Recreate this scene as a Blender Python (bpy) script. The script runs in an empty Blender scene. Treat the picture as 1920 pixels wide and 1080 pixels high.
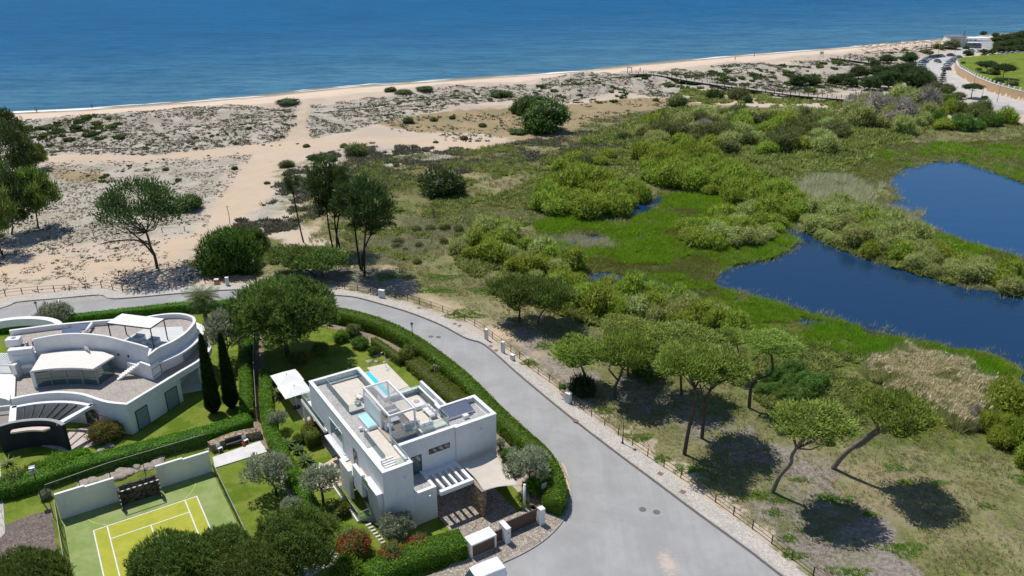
import bpy, math, random
import numpy as np
from mathutils import Vector
SC = bpy.context.scene
COL = SC.collection
# ---------------------------------------------------------------- camera
CAMH = 52.0; FPX = 1480.0; PITCH = math.radians(23.6)
cd = bpy.data.cameras.new('camera'); cam = bpy.data.objects.new('camera', cd); COL.objects.link(cam)
cam.location = (0, 0, CAMH); cam.rotation_euler = (math.pi/2 - PITCH, 0, 0)
cd.sensor_width = 36.0; cd.lens = 36.0*FPX/1920.0; cd.clip_start = 0.5; cd.clip_end = 60000
SC.camera = cam
# ---------------------------------------------------------------- sky and sun
SUN_EL = math.radians(65); SUN_DIR = math.radians(134.5)     # world angle the sun stands at (from +x)
w = bpy.data.worlds.new('World'); SC.world = w; w.use_nodes = True
nt = w.node_tree; nt.nodes.clear()
sky = nt.nodes.new('ShaderNodeTexSky'); sky.sky_type = 'NISHITA'; sky.sun_disc = False
sky.sun_elevation = SUN_EL; sky.sun_rotation = math.pi/2 - SUN_DIR
sky.air_density = 1.0; sky.dust_density = 0.3; sky.ozone_density = 4.5
bg = nt.nodes.new('ShaderNodeBackground'); bg.inputs['Strength'].default_value = 0.095
wo = nt.nodes.new('ShaderNodeOutputWorld')
nt.links.new(sky.outputs[0], bg.inputs[0]); nt.links.new(bg.outputs[0], wo.inputs[0])
sl = bpy.data.lights.new('sun', 'SUN'); sl.energy = 4.0; sl.angle = math.radians(0.53); sl.color = (1.0, 0.955, 0.89)
so = bpy.data.objects.new('sun', sl); COL.objects.link(so)
sd = Vector((math.cos(SUN_EL)*math.cos(SUN_DIR), math.cos(SUN_EL)*math.sin(SUN_DIR), math.sin(SUN_EL)))
so.rotation_euler = sd.to_track_quat('Z', 'Y').to_euler(); so.location = sd*200
SC.view_settings.view_transform = 'Standard'; SC.view_settings.look = 'None'
SC.view_settings.exposure = 0.08; SC.view_settings.gamma = 1.0
# ---------------------------------------------------------------- geometry of the picture
CT, ST = math.cos(PITCH), math.sin(PITCH)
def W(px, py, z=0.0):
    """where the sight line through photo pixel (px,py) meets height z"""
    px = np.asarray(px, float); py = np.asarray(py, float)
    u = (px-960)/FPX; v = (py-540)/FPX
    t = (z-CAMH)/(-ST-v*CT)
    return u*t, (CT-v*ST)*t
def PIX(x, y, z=0.0):
    dz = z-CAMH; f = y*CT-dz*ST; dn = -y*ST-dz*CT
    return 960+FPX*x/f, 540+FPX*dn/f
def depth_of(x, y, z=0.0): return y*CT-(z-CAMH)*ST
def PW(pts, z=0.0):
    a = np.array(pts, float); x, y = W(a[:, 0], a[:, 1], z); return np.stack([x, y], 1)
# ---------------------------------------------------------------- noise (numpy)
def _h(ix, iy, s):
    n = (ix.astype(np.int64)*374761393 + iy.astype(np.int64)*668265263 + s*974634777) & 0x7fffffff
    n = ((n ^ (n >> 13))*1274126177) & 0x7fffffff
    return ((n ^ (n >> 16)) & 0xffff)/65535.0
def vnoise(x, y, s=0):
    ix = np.floor(x); iy = np.floor(y); fx = x-ix; fy = y-iy
    fx = fx*fx*(3-2*fx); fy = fy*fy*(3-2*fy)
    a = _h(ix, iy, s); b = _h(ix+1, iy, s); c = _h(ix, iy+1, s); d = _h(ix+1, iy+1, s)
    return a+(b-a)*fx+(c-a)*fy+(a-b-c+d)*fx*fy
def fbm(x, y, s=0, o=4):
    r = 0; a = .5; t = 0
    for i in range(o):
        r = r+a*vnoise(x, y, s+i*7); t += a; a *= .5; x = x*2.03+3.1; y = y*2.03+1.7
    return r/t
def inside(x, y, poly):
    c = np.zeros(np.shape(x), bool); n = len(poly)
    for i in range(n):
        x0, y0 = poly[i]; x1, y1 = poly[(i+1) % n]
        if y0 == y1: continue
        m = ((y0 > y) != (y1 > y)) & (x < (x1-x0)*(y-y0)/(y1-y0)+x0)
        c ^= m
    return c
def pdist(x, y, pts, closed=True):
    d = np.full(np.shape(x), 1e9); n = len(pts)
    for i in range(n if closed else n-1):
        x0, y0 = pts[i]; x1, y1 = pts[(i+1) % n]
        dx, dy = x1-x0, y1-y0; L = dx*dx+dy*dy+1e-9
        t = np.clip(((x-x0)*dx+(y-y0)*dy)/L, 0, 1)
        d = np.minimum(d, (x-x0-t*dx)**2+(y-y0-t*dy)**2)
    return np.sqrt(d)
def sdist(x, y, poly):
    d = pdist(x, y, poly); return np.where(inside(x, y, poly), d, -d)
def sstep(a, b, x):
    t = np.clip((x-a)/(b-a), 0, 1); return t*t*(3-2*t)
# ---------------------------------------------------------------- outlines read off the photograph, in world metres
WATER = -0.35
SEAZ = -1.6
SHORE = PW([(-900, 285), (-300, 240), (0, 214), (160, 206), (330, 194), (500, 180), (640, 165), (900, 147), (1080, 135), (1200, 122), (1400, 104), (1600, 89), (1800, 72), (1920, 61), (2150, 38), (2400, 10)], SEAZ)
LANDP = np.vstack([SHORE, [[2500, 900], [2500, -500], [-2500, -500], [-2500, SHORE[0][1]]]])
POND1 = PW([(1333, 533), (1352, 508), (1380, 496), (1440, 487), (1478, 470), (1496, 452), (1470, 434), (1484, 424), (1520, 440), (1560, 462), (1620, 483), (1700, 508), (1790, 535), (1890, 552), (1920, 556), (2100, 600), (2200, 700), (2100, 745), (1925, 738), (1890, 722), (1917, 700), (1905, 682), (1850, 662), (1760, 645), (1660, 625), (1560, 600), (1470, 573), (1400, 552)], WATER)
POND2 = PW([(1660, 340), (1690, 318), (1740, 304), (1800, 302), (1850, 318), (1920, 345), (2100, 370), (2100, 560), (1920, 485), (1830, 462), (1770, 440), (1715, 412), (1650, 388), (1690, 372)], WATER)
POND3 = PW([(1086, 513), (1140, 510), (1190, 520), (1250, 533), (1310, 548), (1250, 556), (1150, 545), (1100, 532)], WATER)
POND4 = PW([(1200, 380), (1240, 370), (1235, 388), (1185, 412), (1140, 415)], WATER)
POND5 = PW([(1055, 445), (1120, 440), (1150, 452), (1110, 470), (1060, 462)], WATER)
POND6 = PW([(1500, 597), (1590, 612), (1650, 628), (1600, 628), (1500, 606)], WATER)
PONDS = [POND1, POND2, POND3, POND4, POND5, POND6]
WALLP = PW([(1789, 122), (1791, 129), (1796, 140), (1809, 148), (1826, 158), (1845, 167), (1867, 175.5), (1893, 183), (1920, 190), (2000, 208), (2300, 270)])
GOLF = np.vstack([WALLP, PW([(2300, 80), (1920, 97), (1830, 104), (1800, 108), (1790, 114)], 2.6)])
CARPARK = PW([(1706, 124), (1716, 115), (1745, 106), (1770, 101), (1790, 95), (1812, 90), (1850, 92), (1830, 99), (1812, 106), (1798, 112), (1790, 120), (1791, 129), (1796, 140), (1809, 148), (1826, 158), (1845, 167), (1867, 175.5), (1893, 183), (1920, 190), (2000, 208), (2300, 270), (2300, 300), (2000, 232), (1920, 211), (1868, 196), (1830, 187), (1790, 180), (1765, 170), (1745, 150), (1730, 138), (1712, 131)])
MARSHP = PW([(1000, 420), (1060, 400), (1180, 420), (1215, 370), (1300, 360), (1450, 370), (1480, 400), (1520, 480), (1480, 490), (1380, 500), (1335, 535), (1480, 575), (1660, 626), (1850, 662), (1925, 700), (1900, 735), (1780, 690), (1650, 665), (1500, 650), (1400, 620), (1330, 580), (1220, 545), (1090, 505), (1020, 465)])
MARSHQ = PW([(1440, 330), (1500, 300), (1600, 262), (1760, 268), (2100, 250), (2100, 420), (1920, 350), (1850, 320), (1800, 304), (1740, 306), (1690, 320), (1650, 352), (1500, 360)])
MARSHR = PW([(1640, 385), (1700, 400), (1780, 438), (1920, 486), (2150, 560), (2150, 600), (1920, 545), (1800, 500), (1690, 440)])
KERBC = PW([(-500, 690), (-200, 632), (0, 579), (33, 567), (110, 560), (217, 560.5), (343, 550), (443, 543.5), (540, 546), (631, 554), (711, 569), (770, 586.6), (829, 610), (874, 634), (911, 647.4), (967, 695.6), (1079, 788), (1227, 900), (1469, 1080)])
VO = (-12.06, 60.43); VA = math.radians(32.8)
def vloc(x, y):
    x = x-VO[0]; y = y-VO[1]; return x*math.cos(VA)+y*math.sin(VA), -x*math.sin(VA)+y*math.cos(VA)
def vw(u, v): return VO[0]+u*math.cos(VA)-v*math.sin(VA), VO[1]+u*math.sin(VA)+v*math.cos(VA)
def coast_sd(x, y): return sdist(x, y, LANDP)
def terrain(x, y, full=True):
    x = np.atleast_1d(np.asarray(x, float)); y = np.atleast_1d(np.asarray(y, float))
    z = np.zeros_like(x)
    sd = coast_sd(x, y)
    z += np.where(sd < 0, SEAZ+np.maximum(sd*.07, -6), SEAZ+(2.0)*sstep(0, 24, sd))-np.where(sd > 24, .4, 0)*sstep(24, 40, sd)
    # dunes
    dm = sstep(20, 32, sd)*(1-sstep(62, 90, sd))
    n = fbm(x/26+5, y/17, 3, 3); n2 = fbm(x/7, y/6, 9, 3)
    z += dm*((n-.35)*5.2*sstep(-200, -40, x+60)+(n2-.5)*1.3)
    rd = sstep(8, 20, pdist(x, y, KERBC, False)) if len(x) > 3 or True else 1
    lm = rd*sstep(85, 120, y)*(1-dm)*sstep(30, 50, sd)
    z += lm*(n2-.5)*.35
    z = np.where(sd > 60, z*(1-.0*lm), z)
    u, v = vloc(x, y)
    z -= .8*sstep(0, 1.6, np.minimum(np.minimum(u+1.5, 14-u), np.minimum(v+5.6, 6-v)))
    m = inside(x, y, GOLF)
    z = np.where(m, 2.6+(fbm(x/40, y/40, 5, 2)-.5)*1.0*sstep(0, 20, pdist(x, y, GOLF)), z)
    cp = sstep(-9, 0, sdist(x, y, CARPARK)); z = np.where(m, z, z*(1-cp))
    # wetland
    mk = np.maximum(sdist(x, y, MARSHP), np.maximum(sdist(x, y, MARSHQ), sdist(x, y, MARSHR)))
    z += sstep(-2, 2, mk)*(-.16+(fbm(x/5, y/4, 21, 3)-.5)*.45)
    for P in PONDS:
        lo = P.min(0)-6; hi = P.max(0)+6
        q = (x > lo[0]) & (x < hi[0]) & (y > lo[1]) & (y < hi[1])
        if not q.any(): continue
        xx, yy = x[q], y[q]
        s = sdist(xx, yy, P)+(fbm(xx/3.0, yy/3.0, 31, 4)-.5)*3.4
        zz = z[q]
        b = sstep(-3.5, 0, s)
        zz = np.where(s < 0, zz*(1-b)+(WATER+.0)*b, WATER-np.minimum(s*.35, .9))
        z[q] = zz
    return z
def at(px, py):
    z = 0.0
    for i in range(10):
        x, y = W(px, py, z); z = .5*z+.5*float(terrain(x, y)[0])
    return Vector((float(x), float(y), z))
def ATN(px, py):
    px = np.asarray(px, float); py = np.asarray(py, float); z = np.zeros_like(px)
    for i in range(7):
        x, y = W(px, py, z); z = .5*z+.5*terrain(x, y)
    return np.stack([x, y, z], 1)
def at_depth(px, py, Y):
    """point of the vertical plane y=Y seen at this pixel -> x, z"""
    v = (py-540)/FPX; u = (px-960)/FPX
    t = Y/(CT-v*ST); return u*t, CAMH+(-ST-v*CT)*t
def scale_at(x, y, z=0): return FPX/depth_of(x, y, z)      # photo pixels per metre
# ---------------------------------------------------------------- mesh helpers
def np_mesh(name, V, F, attrs=None):
    me = bpy.data.meshes.new(name); V = np.asarray(V, np.float32); F = np.asarray(F, np.int32)
    me.vertices.add(len(V)); me.vertices.foreach_set('co', V.ravel())
    k = F.shape[1]; me.loops.add(F.size); me.loops.foreach_set('vertex_index', F.ravel())
    me.polygons.add(len(F)); me.polygons.foreach_set('loop_start', np.arange(0, F.size, k, dtype=np.int32))
    try: me.polygons.foreach_set('loop_total', np.full(len(F), k, np.int32))
    except Exception: pass
    for nm, a in (attrs or {}).items():
        at_ = me.attributes.new(nm, 'FLOAT', 'POINT'); at_.data.foreach_set('value', np.asarray(a, np.float32).ravel())
    me.update(calc_edges=True)
    return me
def link(name, me, m=None, parent=None, loc=None):
    o = bpy.data.objects.new(name, me); COL.objects.link(o)
    if m and not me.materials: me.materials.append(m)
    if parent: o.parent = parent
    if loc is not None: o.location = loc
    return o
def tag(o, label=None, cat=None, group=None, kind=None):
    if label: o['label'] = label
    if cat: o['category'] = cat
    if group: o['group'] = group
    if kind: o['kind'] = kind
    return o
def empty(name, loc=(0, 0, 0), rz=0.0, label=None, cat=None, group=None):
    o = bpy.data.objects.new(name, None); COL.objects.link(o); o.location = loc; o.rotation_euler = (0, 0, rz)
    o.empty_display_size = .3
    return tag(o, label, cat, group)
def copy_tree(o, parent=None, loc=None, rz=None, sc=None, kids=None):
    c = o.copy(); COL.objects.link(c)
    if parent: c.parent = parent
    if loc is not None: c.location = loc
    if rz is not None: c.rotation_euler = (0, 0, rz)
    if sc is not None: c.scale = sc if hasattr(sc, '__len__') else (sc, sc, sc)
    for ch in KIDS.get(o.name, []) if kids is None else kids: copy_tree(ch, c)
    return c
KIDS = {}
def regkids():
    KIDS.clear()
    for o in COL.objects:
        if o.parent: KIDS.setdefault(o.parent.name, []).append(o)
class MB:
    def __init__(s): s.v = []; s.f = []
    def add(s, V, F):
        n = len(s.v); s.v += [tuple(p) for p in V]; s.f += [tuple(i+n for i in f) for f in F]; return s
    def box(s, x0, x1, y0, y1, z0, z1, rz=0, c=None):
        V = [(x, y, z) for z in (z0, z1) for x, y in ((x0, y0), (x1, y0), (x1, y1), (x0, y1))]
        if rz:
            cx, cy = c if c else ((x0+x1)/2, (y0+y1)/2); a, b = math.cos(rz), math.sin(rz)
            V = [(cx+(x-cx)*a-(y-cy)*b, cy+(x-cx)*b+(y-cy)*a, z) for x, y, z in V]
        return s.add(V, [(3, 2, 1, 0), (4, 5, 6, 7), (0, 1, 5, 4), (1, 2, 6, 5), (2, 3, 7, 6), (3, 0, 4, 7)])
    def prism(s, P, z0, z1):
        n = len(P); a = sum(P[i][0]*P[(i+1) % n][1]-P[(i+1) % n][0]*P[i][1] for i in range(n))
        if a < 0: P = list(P)[::-1]
        V = [(p[0], p[1], z0) for p in P]+[(p[0], p[1], z1) for p in P]
        return s.add(V, [tuple(range(n-1, -1, -1)), tuple(range(n, 2*n))]+[(i, (i+1) % n, n+(i+1) % n, n+i) for i in range(n)])
    def sheet(s, P, z):
        n = len(P); a = sum(P[i][0]*P[(i+1) % n][1]-P[(i+1) % n][0]*P[i][1] for i in range(n))
        if a < 0: P = list(P)[::-1]
        return s.add([(p[0], p[1], z) for p in P], [tuple(range(n))])
    def strip(s, path, wl, wr, z0, z1, closed=False):
        """band along a polyline: wl to its left, wr to its right; z may be a list"""
        L, R = offs(path, wl, closed), offs(path, -wr, closed); n = len(L)
        Z0 = z0 if hasattr(z0, '__len__') else [z0]*n; Z1 = z1 if hasattr(z1, '__len__') else [z1]*n
        V = []
        for i in range(n): V += [(L[i][0], L[i][1], Z0[i]), (R[i][0], R[i][1], Z0[i]), (R[i][0], R[i][1], Z1[i]), (L[i][0], L[i][1], Z1[i])]
        F = []
        for i in range(n if closed else n-1):
            a = 4*i; b = 4*((i+1) % n)
            F += [(a+3, a+2, b+2, b+3), (a, b, b+1, a+1), (a, a+3, b+3, b), (a+1, b+1, b+2, a+2)]
        if not closed: F += [(0, 1, 2, 3), (4*n-1, 4*n-2, 4*n-3, 4*n-4)]
        return s.add(V, F)
    def tube(s, pts, rad, n=6):
        pts = [Vector(p) for p in pts]; m = len(pts); rr = rad if hasattr(rad, '__len__') else [rad]*m
        V = []; F = []; up = Vector((.31, .11, .94))
        for i, p in enumerate(pts):
            d = (pts[min(i+1, m-1)]-pts[max(i-1, 0)])
            if d.length < 1e-6: d = Vector((0, 0, 1))
            d.normalize(); a = d.cross(up)
            if a.length < .1: a = d.cross(Vector((1, 0, 0)))
            a.normalize(); b = d.cross(a)
            V += [p+(a*math.cos(2*math.pi*k/n)+b*math.sin(2*math.pi*k/n))*rr[i] for k in range(n)]
        for i in range(m-1):
            for k in range(n): F.append((i*n+k, i*n+(k+1) % n, (i+1)*n+(k+1) % n, (i+1)*n+k))
        F += [tuple(range(n-1, -1, -1)), tuple((m-1)*n+k for k in range(n))]
        return s.add(V, F)
    def lathe(s, prof, n=12, c=(0, 0, 0)):
        V = []; F = []; m = len(prof)
        for r, z in prof: V += [(c[0]+r*math.cos(2*math.pi*k/n), c[1]+r*math.sin(2*math.pi*k/n), c[2]+z) for k in range(n)]
        for i in range(m-1):
            for k in range(n): F.append((i*n+k, i*n+(k+1) % n, (i+1)*n+(k+1) % n, (i+1)*n+k))
        F += [tuple(range(n-1, -1, -1)), tuple((m-1)*n+k for k in range(n))]
        return s.add(V, F)
    def build(s, name, m, parent=None, smooth=False, loc=None, bevel=0):
        me = bpy.data.meshes.new(name); me.from_pydata([tuple(p) for p in s.v], [], s.f); me.update()
        if smooth: me.polygons.foreach_set('use_smooth', [True]*len(me.polygons))
        o = link(name, me, m, parent, loc)
        if bevel:
            b = o.modifiers.new('bevel', 'BEVEL'); b.width = bevel; b.segments = 2; b.limit_method = 'ANGLE'
        return o
def offs(path, d, closed=False):
    P = [Vector((p[0], p[1])) for p in path]; n = len(P); out = []
    for i in range(n):
        a = P[i-1] if (i > 0 or closed) else None; b = P[(i+1) % n] if (i < n-1 or closed) else None
        t1 = (P[i]-a).normalized() if a is not None else None; t2 = (b-P[i]).normalized() if b is not None else None
        if t1 is None: t1 = t2
        if t2 is None: t2 = t1
        n1 = Vector((-t1.y, t1.x)); n2 = Vector((-t2.y, t2.x)); m = n1+n2
        if m.length < 1e-3: m = n1.copy()
        m.normalize(); k = d/max(.4, m.dot(n1)); out.append((P[i].x+m.x*k, P[i].y+m.y*k))
    return out
def smooth_path(P, k=4, closed=False):
    P = [np.array(p, float) for p in P]; n = len(P); out = []
    for i in range(n if closed else n-1):
        p0 = P[(i-1) % n] if (i > 0 or closed) else P[0]*2-P[1]; p1 = P[i]; p2 = P[(i+1) % n]
        p3 = P[(i+2) % n] if (i < n-2 or closed) else P[-1]*2-P[-2]
        for j in range(k):
            t = j/k; out.append(.5*((2*p1)+(-p0+p2)*t+(2*p0-5*p1+4*p2-p3)*t*t+(-p0+3*p1-3*p2+p3)*t**3))
    if not closed: out.append(P[-1])
    return [tuple(p) for p in out]
def arc(cx, cy, rx, ry, a0, a1, n):
    return [(cx+rx*math.cos(math.radians(a0+(a1-a0)*i/n)), cy+ry*math.sin(math.radians(a0+(a1-a0)*i/n))) for i in range(n+1)]
# ---------------------------------------------------------------- materials
class N:
    def __init__(s, name):
        s.m = bpy.data.materials.new(name); s.m.use_nodes = True; s.t = s.m.node_tree; s.t.nodes.clear()
        s.out = s.t.nodes.new('ShaderNodeOutputMaterial')
    def n(s, typ, ins=None, **kw):
        q = s.t.nodes.new(typ)
        for k, v in kw.items(): setattr(q, k, v)
        for k, v in (ins or {}).items():
            if isinstance(v, bpy.types.NodeSocket): s.t.links.new(v, q.inputs[k])
            elif isinstance(v, bpy.types.Node): s.t.links.new(v.outputs[0], q.inputs[k])
            else: q.inputs[k].default_value = v
        return q
    def noise(s, vec, scale, detail=3, rough=.6, dist=0):
        return s.n('ShaderNodeTexNoise', {'Vector': vec, 'Scale': scale, 'Detail': detail, 'Roughness': rough, 'Distortion': dist}).outputs[0]
    def math(s, op, a, b=0.0, c=0.0, clamp=False):
        q = s.n('ShaderNodeMath', {0: a, 1: b, 2: c}, operation=op); q.use_clamp = clamp; return q.outputs[0]
    def ramp(s, a, lo, hi):
        return s.n('ShaderNodeMapRange', {'Value': a, 'From Min': lo, 'From Max': hi}, interpolation_type='SMOOTHSTEP').outputs[0]
    def mix(s, f, a, b):
        q = s.n('ShaderNodeMix', data_type='RGBA'); q.clamp_factor = True
        for i, v in ((0, f), (6, a), (7, b)):
            if isinstance(v, bpy.types.NodeSocket): s.t.links.new(v, q.inputs[i])
            else: q.inputs[i].default_value = (v if i == 0 else (tuple(v)+(1,))[:4])
        return q.outputs[2]
    def attr(s, name, sep=False):
        q = s.n('ShaderNodeAttribute', attribute_name=name)
        return q.outputs['Fac']
    def obj(s): return s.n('ShaderNodeTexCoord').outputs['Object']
    def geo(s): return s.n('ShaderNodeNewGeometry').outputs['Position']
    def bsdf(s, col, rough=.6, bump=None, bs=.3, bd=.05, spec=.5, metal=0, **kw):
        b = s.n('ShaderNodeBsdfPrincipled', {'Roughness': rough, 'Specular IOR Level': spec, 'Metallic': metal})
        if isinstance(col, bpy.types.NodeSocket): s.t.links.new(col, b.inputs['Base Color'])
        else: b.inputs['Base Color'].default_value = (tuple(col)+(1,))[:4]
        for k, v in kw.items(): b.inputs[k].default_value = v
        if bump is not None:
            q = s.n('ShaderNodeBump', {'Height': bump, 'Strength': bs, 'Distance': bd}); s.t.links.new(q.outputs[0], b.inputs['Normal'])
        return b
    def done(s, sh): s.t.links.new(sh.outputs[0], s.out.inputs['Surface']); return s.m
def pmat(name, c1, c2=None, scale=3.0, rough=.7, spec=.3, bump=.0, bscale=None, metal=0, c3=None, wp=False):
    q = N(name); v = q.geo() if wp else q.obj()
    if c2 is None: c2 = tuple(c*.85 for c in c1)
    a = q.noise(v, scale, 5, .65); col = q.mix(q.ramp(a, .35, .65), c1, c2)
    if c3: col = q.mix(q.ramp(q.noise(v, scale*9, 3, .7), .5, .75), col, c3)
    h = q.noise(v, bscale or scale*8, 3, .6) if bump else None
    return q.done(q.bsdf(col, rough, h, bump, .05, spec, metal))
LG = 1.75
def leafmat(name, dark, light, trans=.25, rough=.55, third=None, hue=.0, gain=None):
    """leaf colours vary leaf by leaf (attribute rnd) and plant by plant"""
    g = LG if gain is None else gain; dark = tuple(min(.8, c*g) for c in dark); light = tuple(min(.85, c*g) for c in light); trans = min(.5, trans+.12)
    q = N(name); r = q.attr('rnd'); oi = q.n('ShaderNodeObjectInfo').outputs['Random']
    col = q.mix(q.ramp(r, .1, .95), dark, light)
    if third: col = q.mix(q.ramp(r, .93, .96), col, third)
    hs = q.n('ShaderNodeHueSaturation', {'Color': col, 'Value': q.math('MULTIPLY_ADD', oi, .26, .87), 'Hue': q.math('MULTIPLY_ADD', oi, .03+hue, .485-hue/2)})
    b = q.bsdf(hs.outputs[0], rough, spec=.25)
    t = q.n('ShaderNodeBsdfTranslucent', {'Color': hs.outputs[0]})
    mx = q.n('ShaderNodeMixShader', {0: trans, 1: b, 2: t})
    return q.done(mx)
# ================================================================ GROUND
ZN = dict(
 dry=[(0.9, PW([(700, 330), (860, 292), (960, 270), (1060, 262), (1100, 225), (1250, 200), (1420, 200), (1560, 205), (1720, 205), (1800, 240), (2300, 200), (2300, 330), (1920, 330), (1600, 470), (1800, 700), (2300, 760), (2300, 1400), (1650, 1400), (1420, 990), (1100, 770), (900, 610), (700, 550), (640, 480), (560, 420), (600, 370)])),
      (0.95, PW([(1480, 380), (1640, 350), (1760, 410), (2000, 520), (2100, 600), (1920, 575), (1780, 545), (1600, 500), (1500, 440)])),
      (0.5, PW([(480, 300), (640, 290), (700, 330), (640, 420), (560, 440), (500, 400)])),
      (0.75, PW([(380, 440), (480, 430), (640, 480), (760, 520), (900, 600), (700, 560), (560, 535), (400, 525), (330, 500)])),
      (0.35, PW([(-200, 360), (90, 370), (300, 300), (420, 330), (380, 400), (300, 440), (60, 470), (-200, 480)])),
      (0.5, PW([(-200, 480), (150, 510), (330, 500), (330, 525), (60, 545), (-200, 560)]))],
 marsh=[(1, MARSHP), (1, MARSHQ), (1, MARSHR), (.5, PW([(1000, 330), (1150, 300), (1200, 280), (1500, 260), (1600, 230), (1500, 300), (1460, 350), (1200, 380), (1000, 420), (930, 400)])),
        (.42, PW([(860, 400), (1000, 420), (1020, 470), (1080, 520), (900, 500), (830, 440)])), (.56, PW([(1380, 600), (1560, 600), (1900, 700), (2000, 760), (1860, 860), (1640, 850), (1480, 790), (1360, 680)]))],
 mulch=[(.9, PW([(925, 590), (1000, 612), (1090, 675), (1130, 705), (1100, 745), (1040, 710), (960, 645)])), (1, PW([(1400, 945), (1450, 905), (1560, 920), (1650, 960), (1700, 1030), (1740, 1120), (1560, 1120), (1480, 1030)])), (.62, PW([(1120, 700), (1230, 700), (1400, 790), (1560, 850), (1640, 920), (1560, 940), (1400, 900), (1240, 800), (1130, 760)])),
        (.8, PW([(560, 500), (700, 495), (800, 540), (780, 560), (660, 540), (560, 535)]))],
 path=[(1, PW([(560, 196), (580, 196), (580, 245), (590, 270), (560, 290), (530, 300), (510, 340), (490, 390), (440, 410), (420, 430), (400, 400), (430, 350), (455, 320), (490, 290), (530, 265), (552, 240)])),
       (.8, PW([(60, 296), (300, 290), (540, 262), (560, 275), (400, 297), (200, 303), (60, 306)])),
       (.8, PW([(560, 262), (700, 255), (900, 262), (1000, 250), (900, 280), (700, 268), (560, 285)])),
       (.9, PW([(300, 450), (400, 430), (470, 440), (520, 470), (420, 470), (350, 470), (345, 540), (310, 545), (300, 490)])),
       (.75, PW([(-200, 520), (60, 480), (200, 480), (330, 470), (340, 490), (200, 520), (60, 530), (-200, 560)])),
       (.7, PW([(690, 490), (720, 488), (790, 540), (900, 590), (1010, 650), (1100, 720), (1085, 730), (960, 655), (870, 598), (760, 550)])),
       (.6, PW([(400, 520), (480, 480), (560, 440), (640, 350), (690, 320), (700, 326), (600, 430), (500, 500)]))],
 lawn=[(1, PW([(380, 560), (440, 545), (640, 575), (780, 700), (900, 790), (900, 850), (1010, 960), (960, 960), (860, 1030), (700, 1300), (-400, 1500), (-500, 560), (200, 590)])), (1, GOLF)],
 flat=[(1, PW([(700, 232), (850, 212), (1000, 205), (1120, 190), (1230, 185), (1330, 195), (1480, 205), (1400, 215), (1200, 240), (1100, 250), (1020, 275), (900, 250), (780, 248)])),
       (.7, PW([(60, 310), (200, 318), (240, 340), (180, 350), (90, 340)]))],
 scrub=[(1, PW([(-400, 262), (30, 232), (300, 213), (560, 200), (900, 168), (1180, 142), (1190, 170), (1060, 190), (980, 185), (820, 212), (700, 235), (580, 262), (300, 288), (60, 294), (-400, 320)])),
        (.8, PW([(1180, 142), (1400, 124), (1600, 108), (1720, 100), (1720, 140), (1600, 172), (1500, 180), (1420, 165), (1300, 172), (1240, 182), (1180, 176)])),
        (.65, PW([(-300, 310), (60, 306), (300, 300), (480, 290), (450, 320), (400, 400), (380, 440), (300, 450), (100, 470), (-300, 480)])),
        (.7, PW([(560, 300), (700, 270), (900, 285), (1060, 250), (1100, 250), (1250, 225), (1200, 260), (960, 300), (720, 340), (600, 360), (500, 430), (440, 470), (400, 440), (500, 360)])),
        (.45, PW([(-300, 480), (300, 460), (340, 520), (-300, 560)]))],
)
def zone(name, x, y, soft):
    r = np.zeros(np.shape(x))
    for a, P in ZN[name]:
        lo = P.min(0)-12; hi = P.max(0)+12
        q = (x > lo[0]) & (x < hi[0]) & (y > lo[1]) & (y < hi[1])
        if q.any(): r[q] = np.maximum(r[q], a*sstep(-soft, soft, sdist(x[q], y[q], P)))
    return r
def make_ground():
    ys = np.concatenate([np.linspace(1500, 300, 340), np.linspace(297, 60, 150), -540+600*np.exp(-np.linspace(0.03, 1, 18)*.0)*0+np.linspace(50, -104, 18)+540])
    xs = np.linspace(-900, 2820, 1100)
    PX, PY = np.meshgrid(xs, ys)
    X, Y = W(PX, PY, 0.0)
    sh = X.shape; X = X.ravel(); Y = Y.ravel()
    Z = terrain(X, Y)
    nr, nc = sh
    idx = np.arange(nr*nc).reshape(nr, nc)
    F = np.stack([idx[:-1, :-1], idx[:-1, 1:], idx[1:, 1:], idx[1:, :-1]], -1).reshape(-1, 4)
    # outer skirt so that the sheet also runs behind and beside the camera
    V = np.stack([X, Y, Z], 1)
    at_ = {k: zone(k, X, Y, s) for k, s in (('dry', 7), ('marsh', 2.5), ('mulch', 4), ('path', 4.5), ('lawn', .3), ('flat', 7), ('scrub', 6))}
    sd = coast_sd(X, Y)
    at_['wet'] = np.clip(1-np.maximum(sd, 0)/7, 0, 1)
    at_['beach'] = sstep(34, 20, sd)
    dp = np.full(X.shape, -50.0)
    for P in PONDS:
        lo = P.min(0)-8; hi = P.max(0)+8; q = (X > lo[0]) & (X < hi[0]) & (Y > lo[1]) & (Y < hi[1])
        if q.any(): dp[q] = np.maximum(dp[q], sdist(X[q], Y[q], P))
    at_['shore'] = sstep(-2.5, .5, dp)
    me = np_mesh('ground', V, F, at_)
    me.polygons.foreach_set('use_smooth', np.ones(len(F), bool))
    return me
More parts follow.
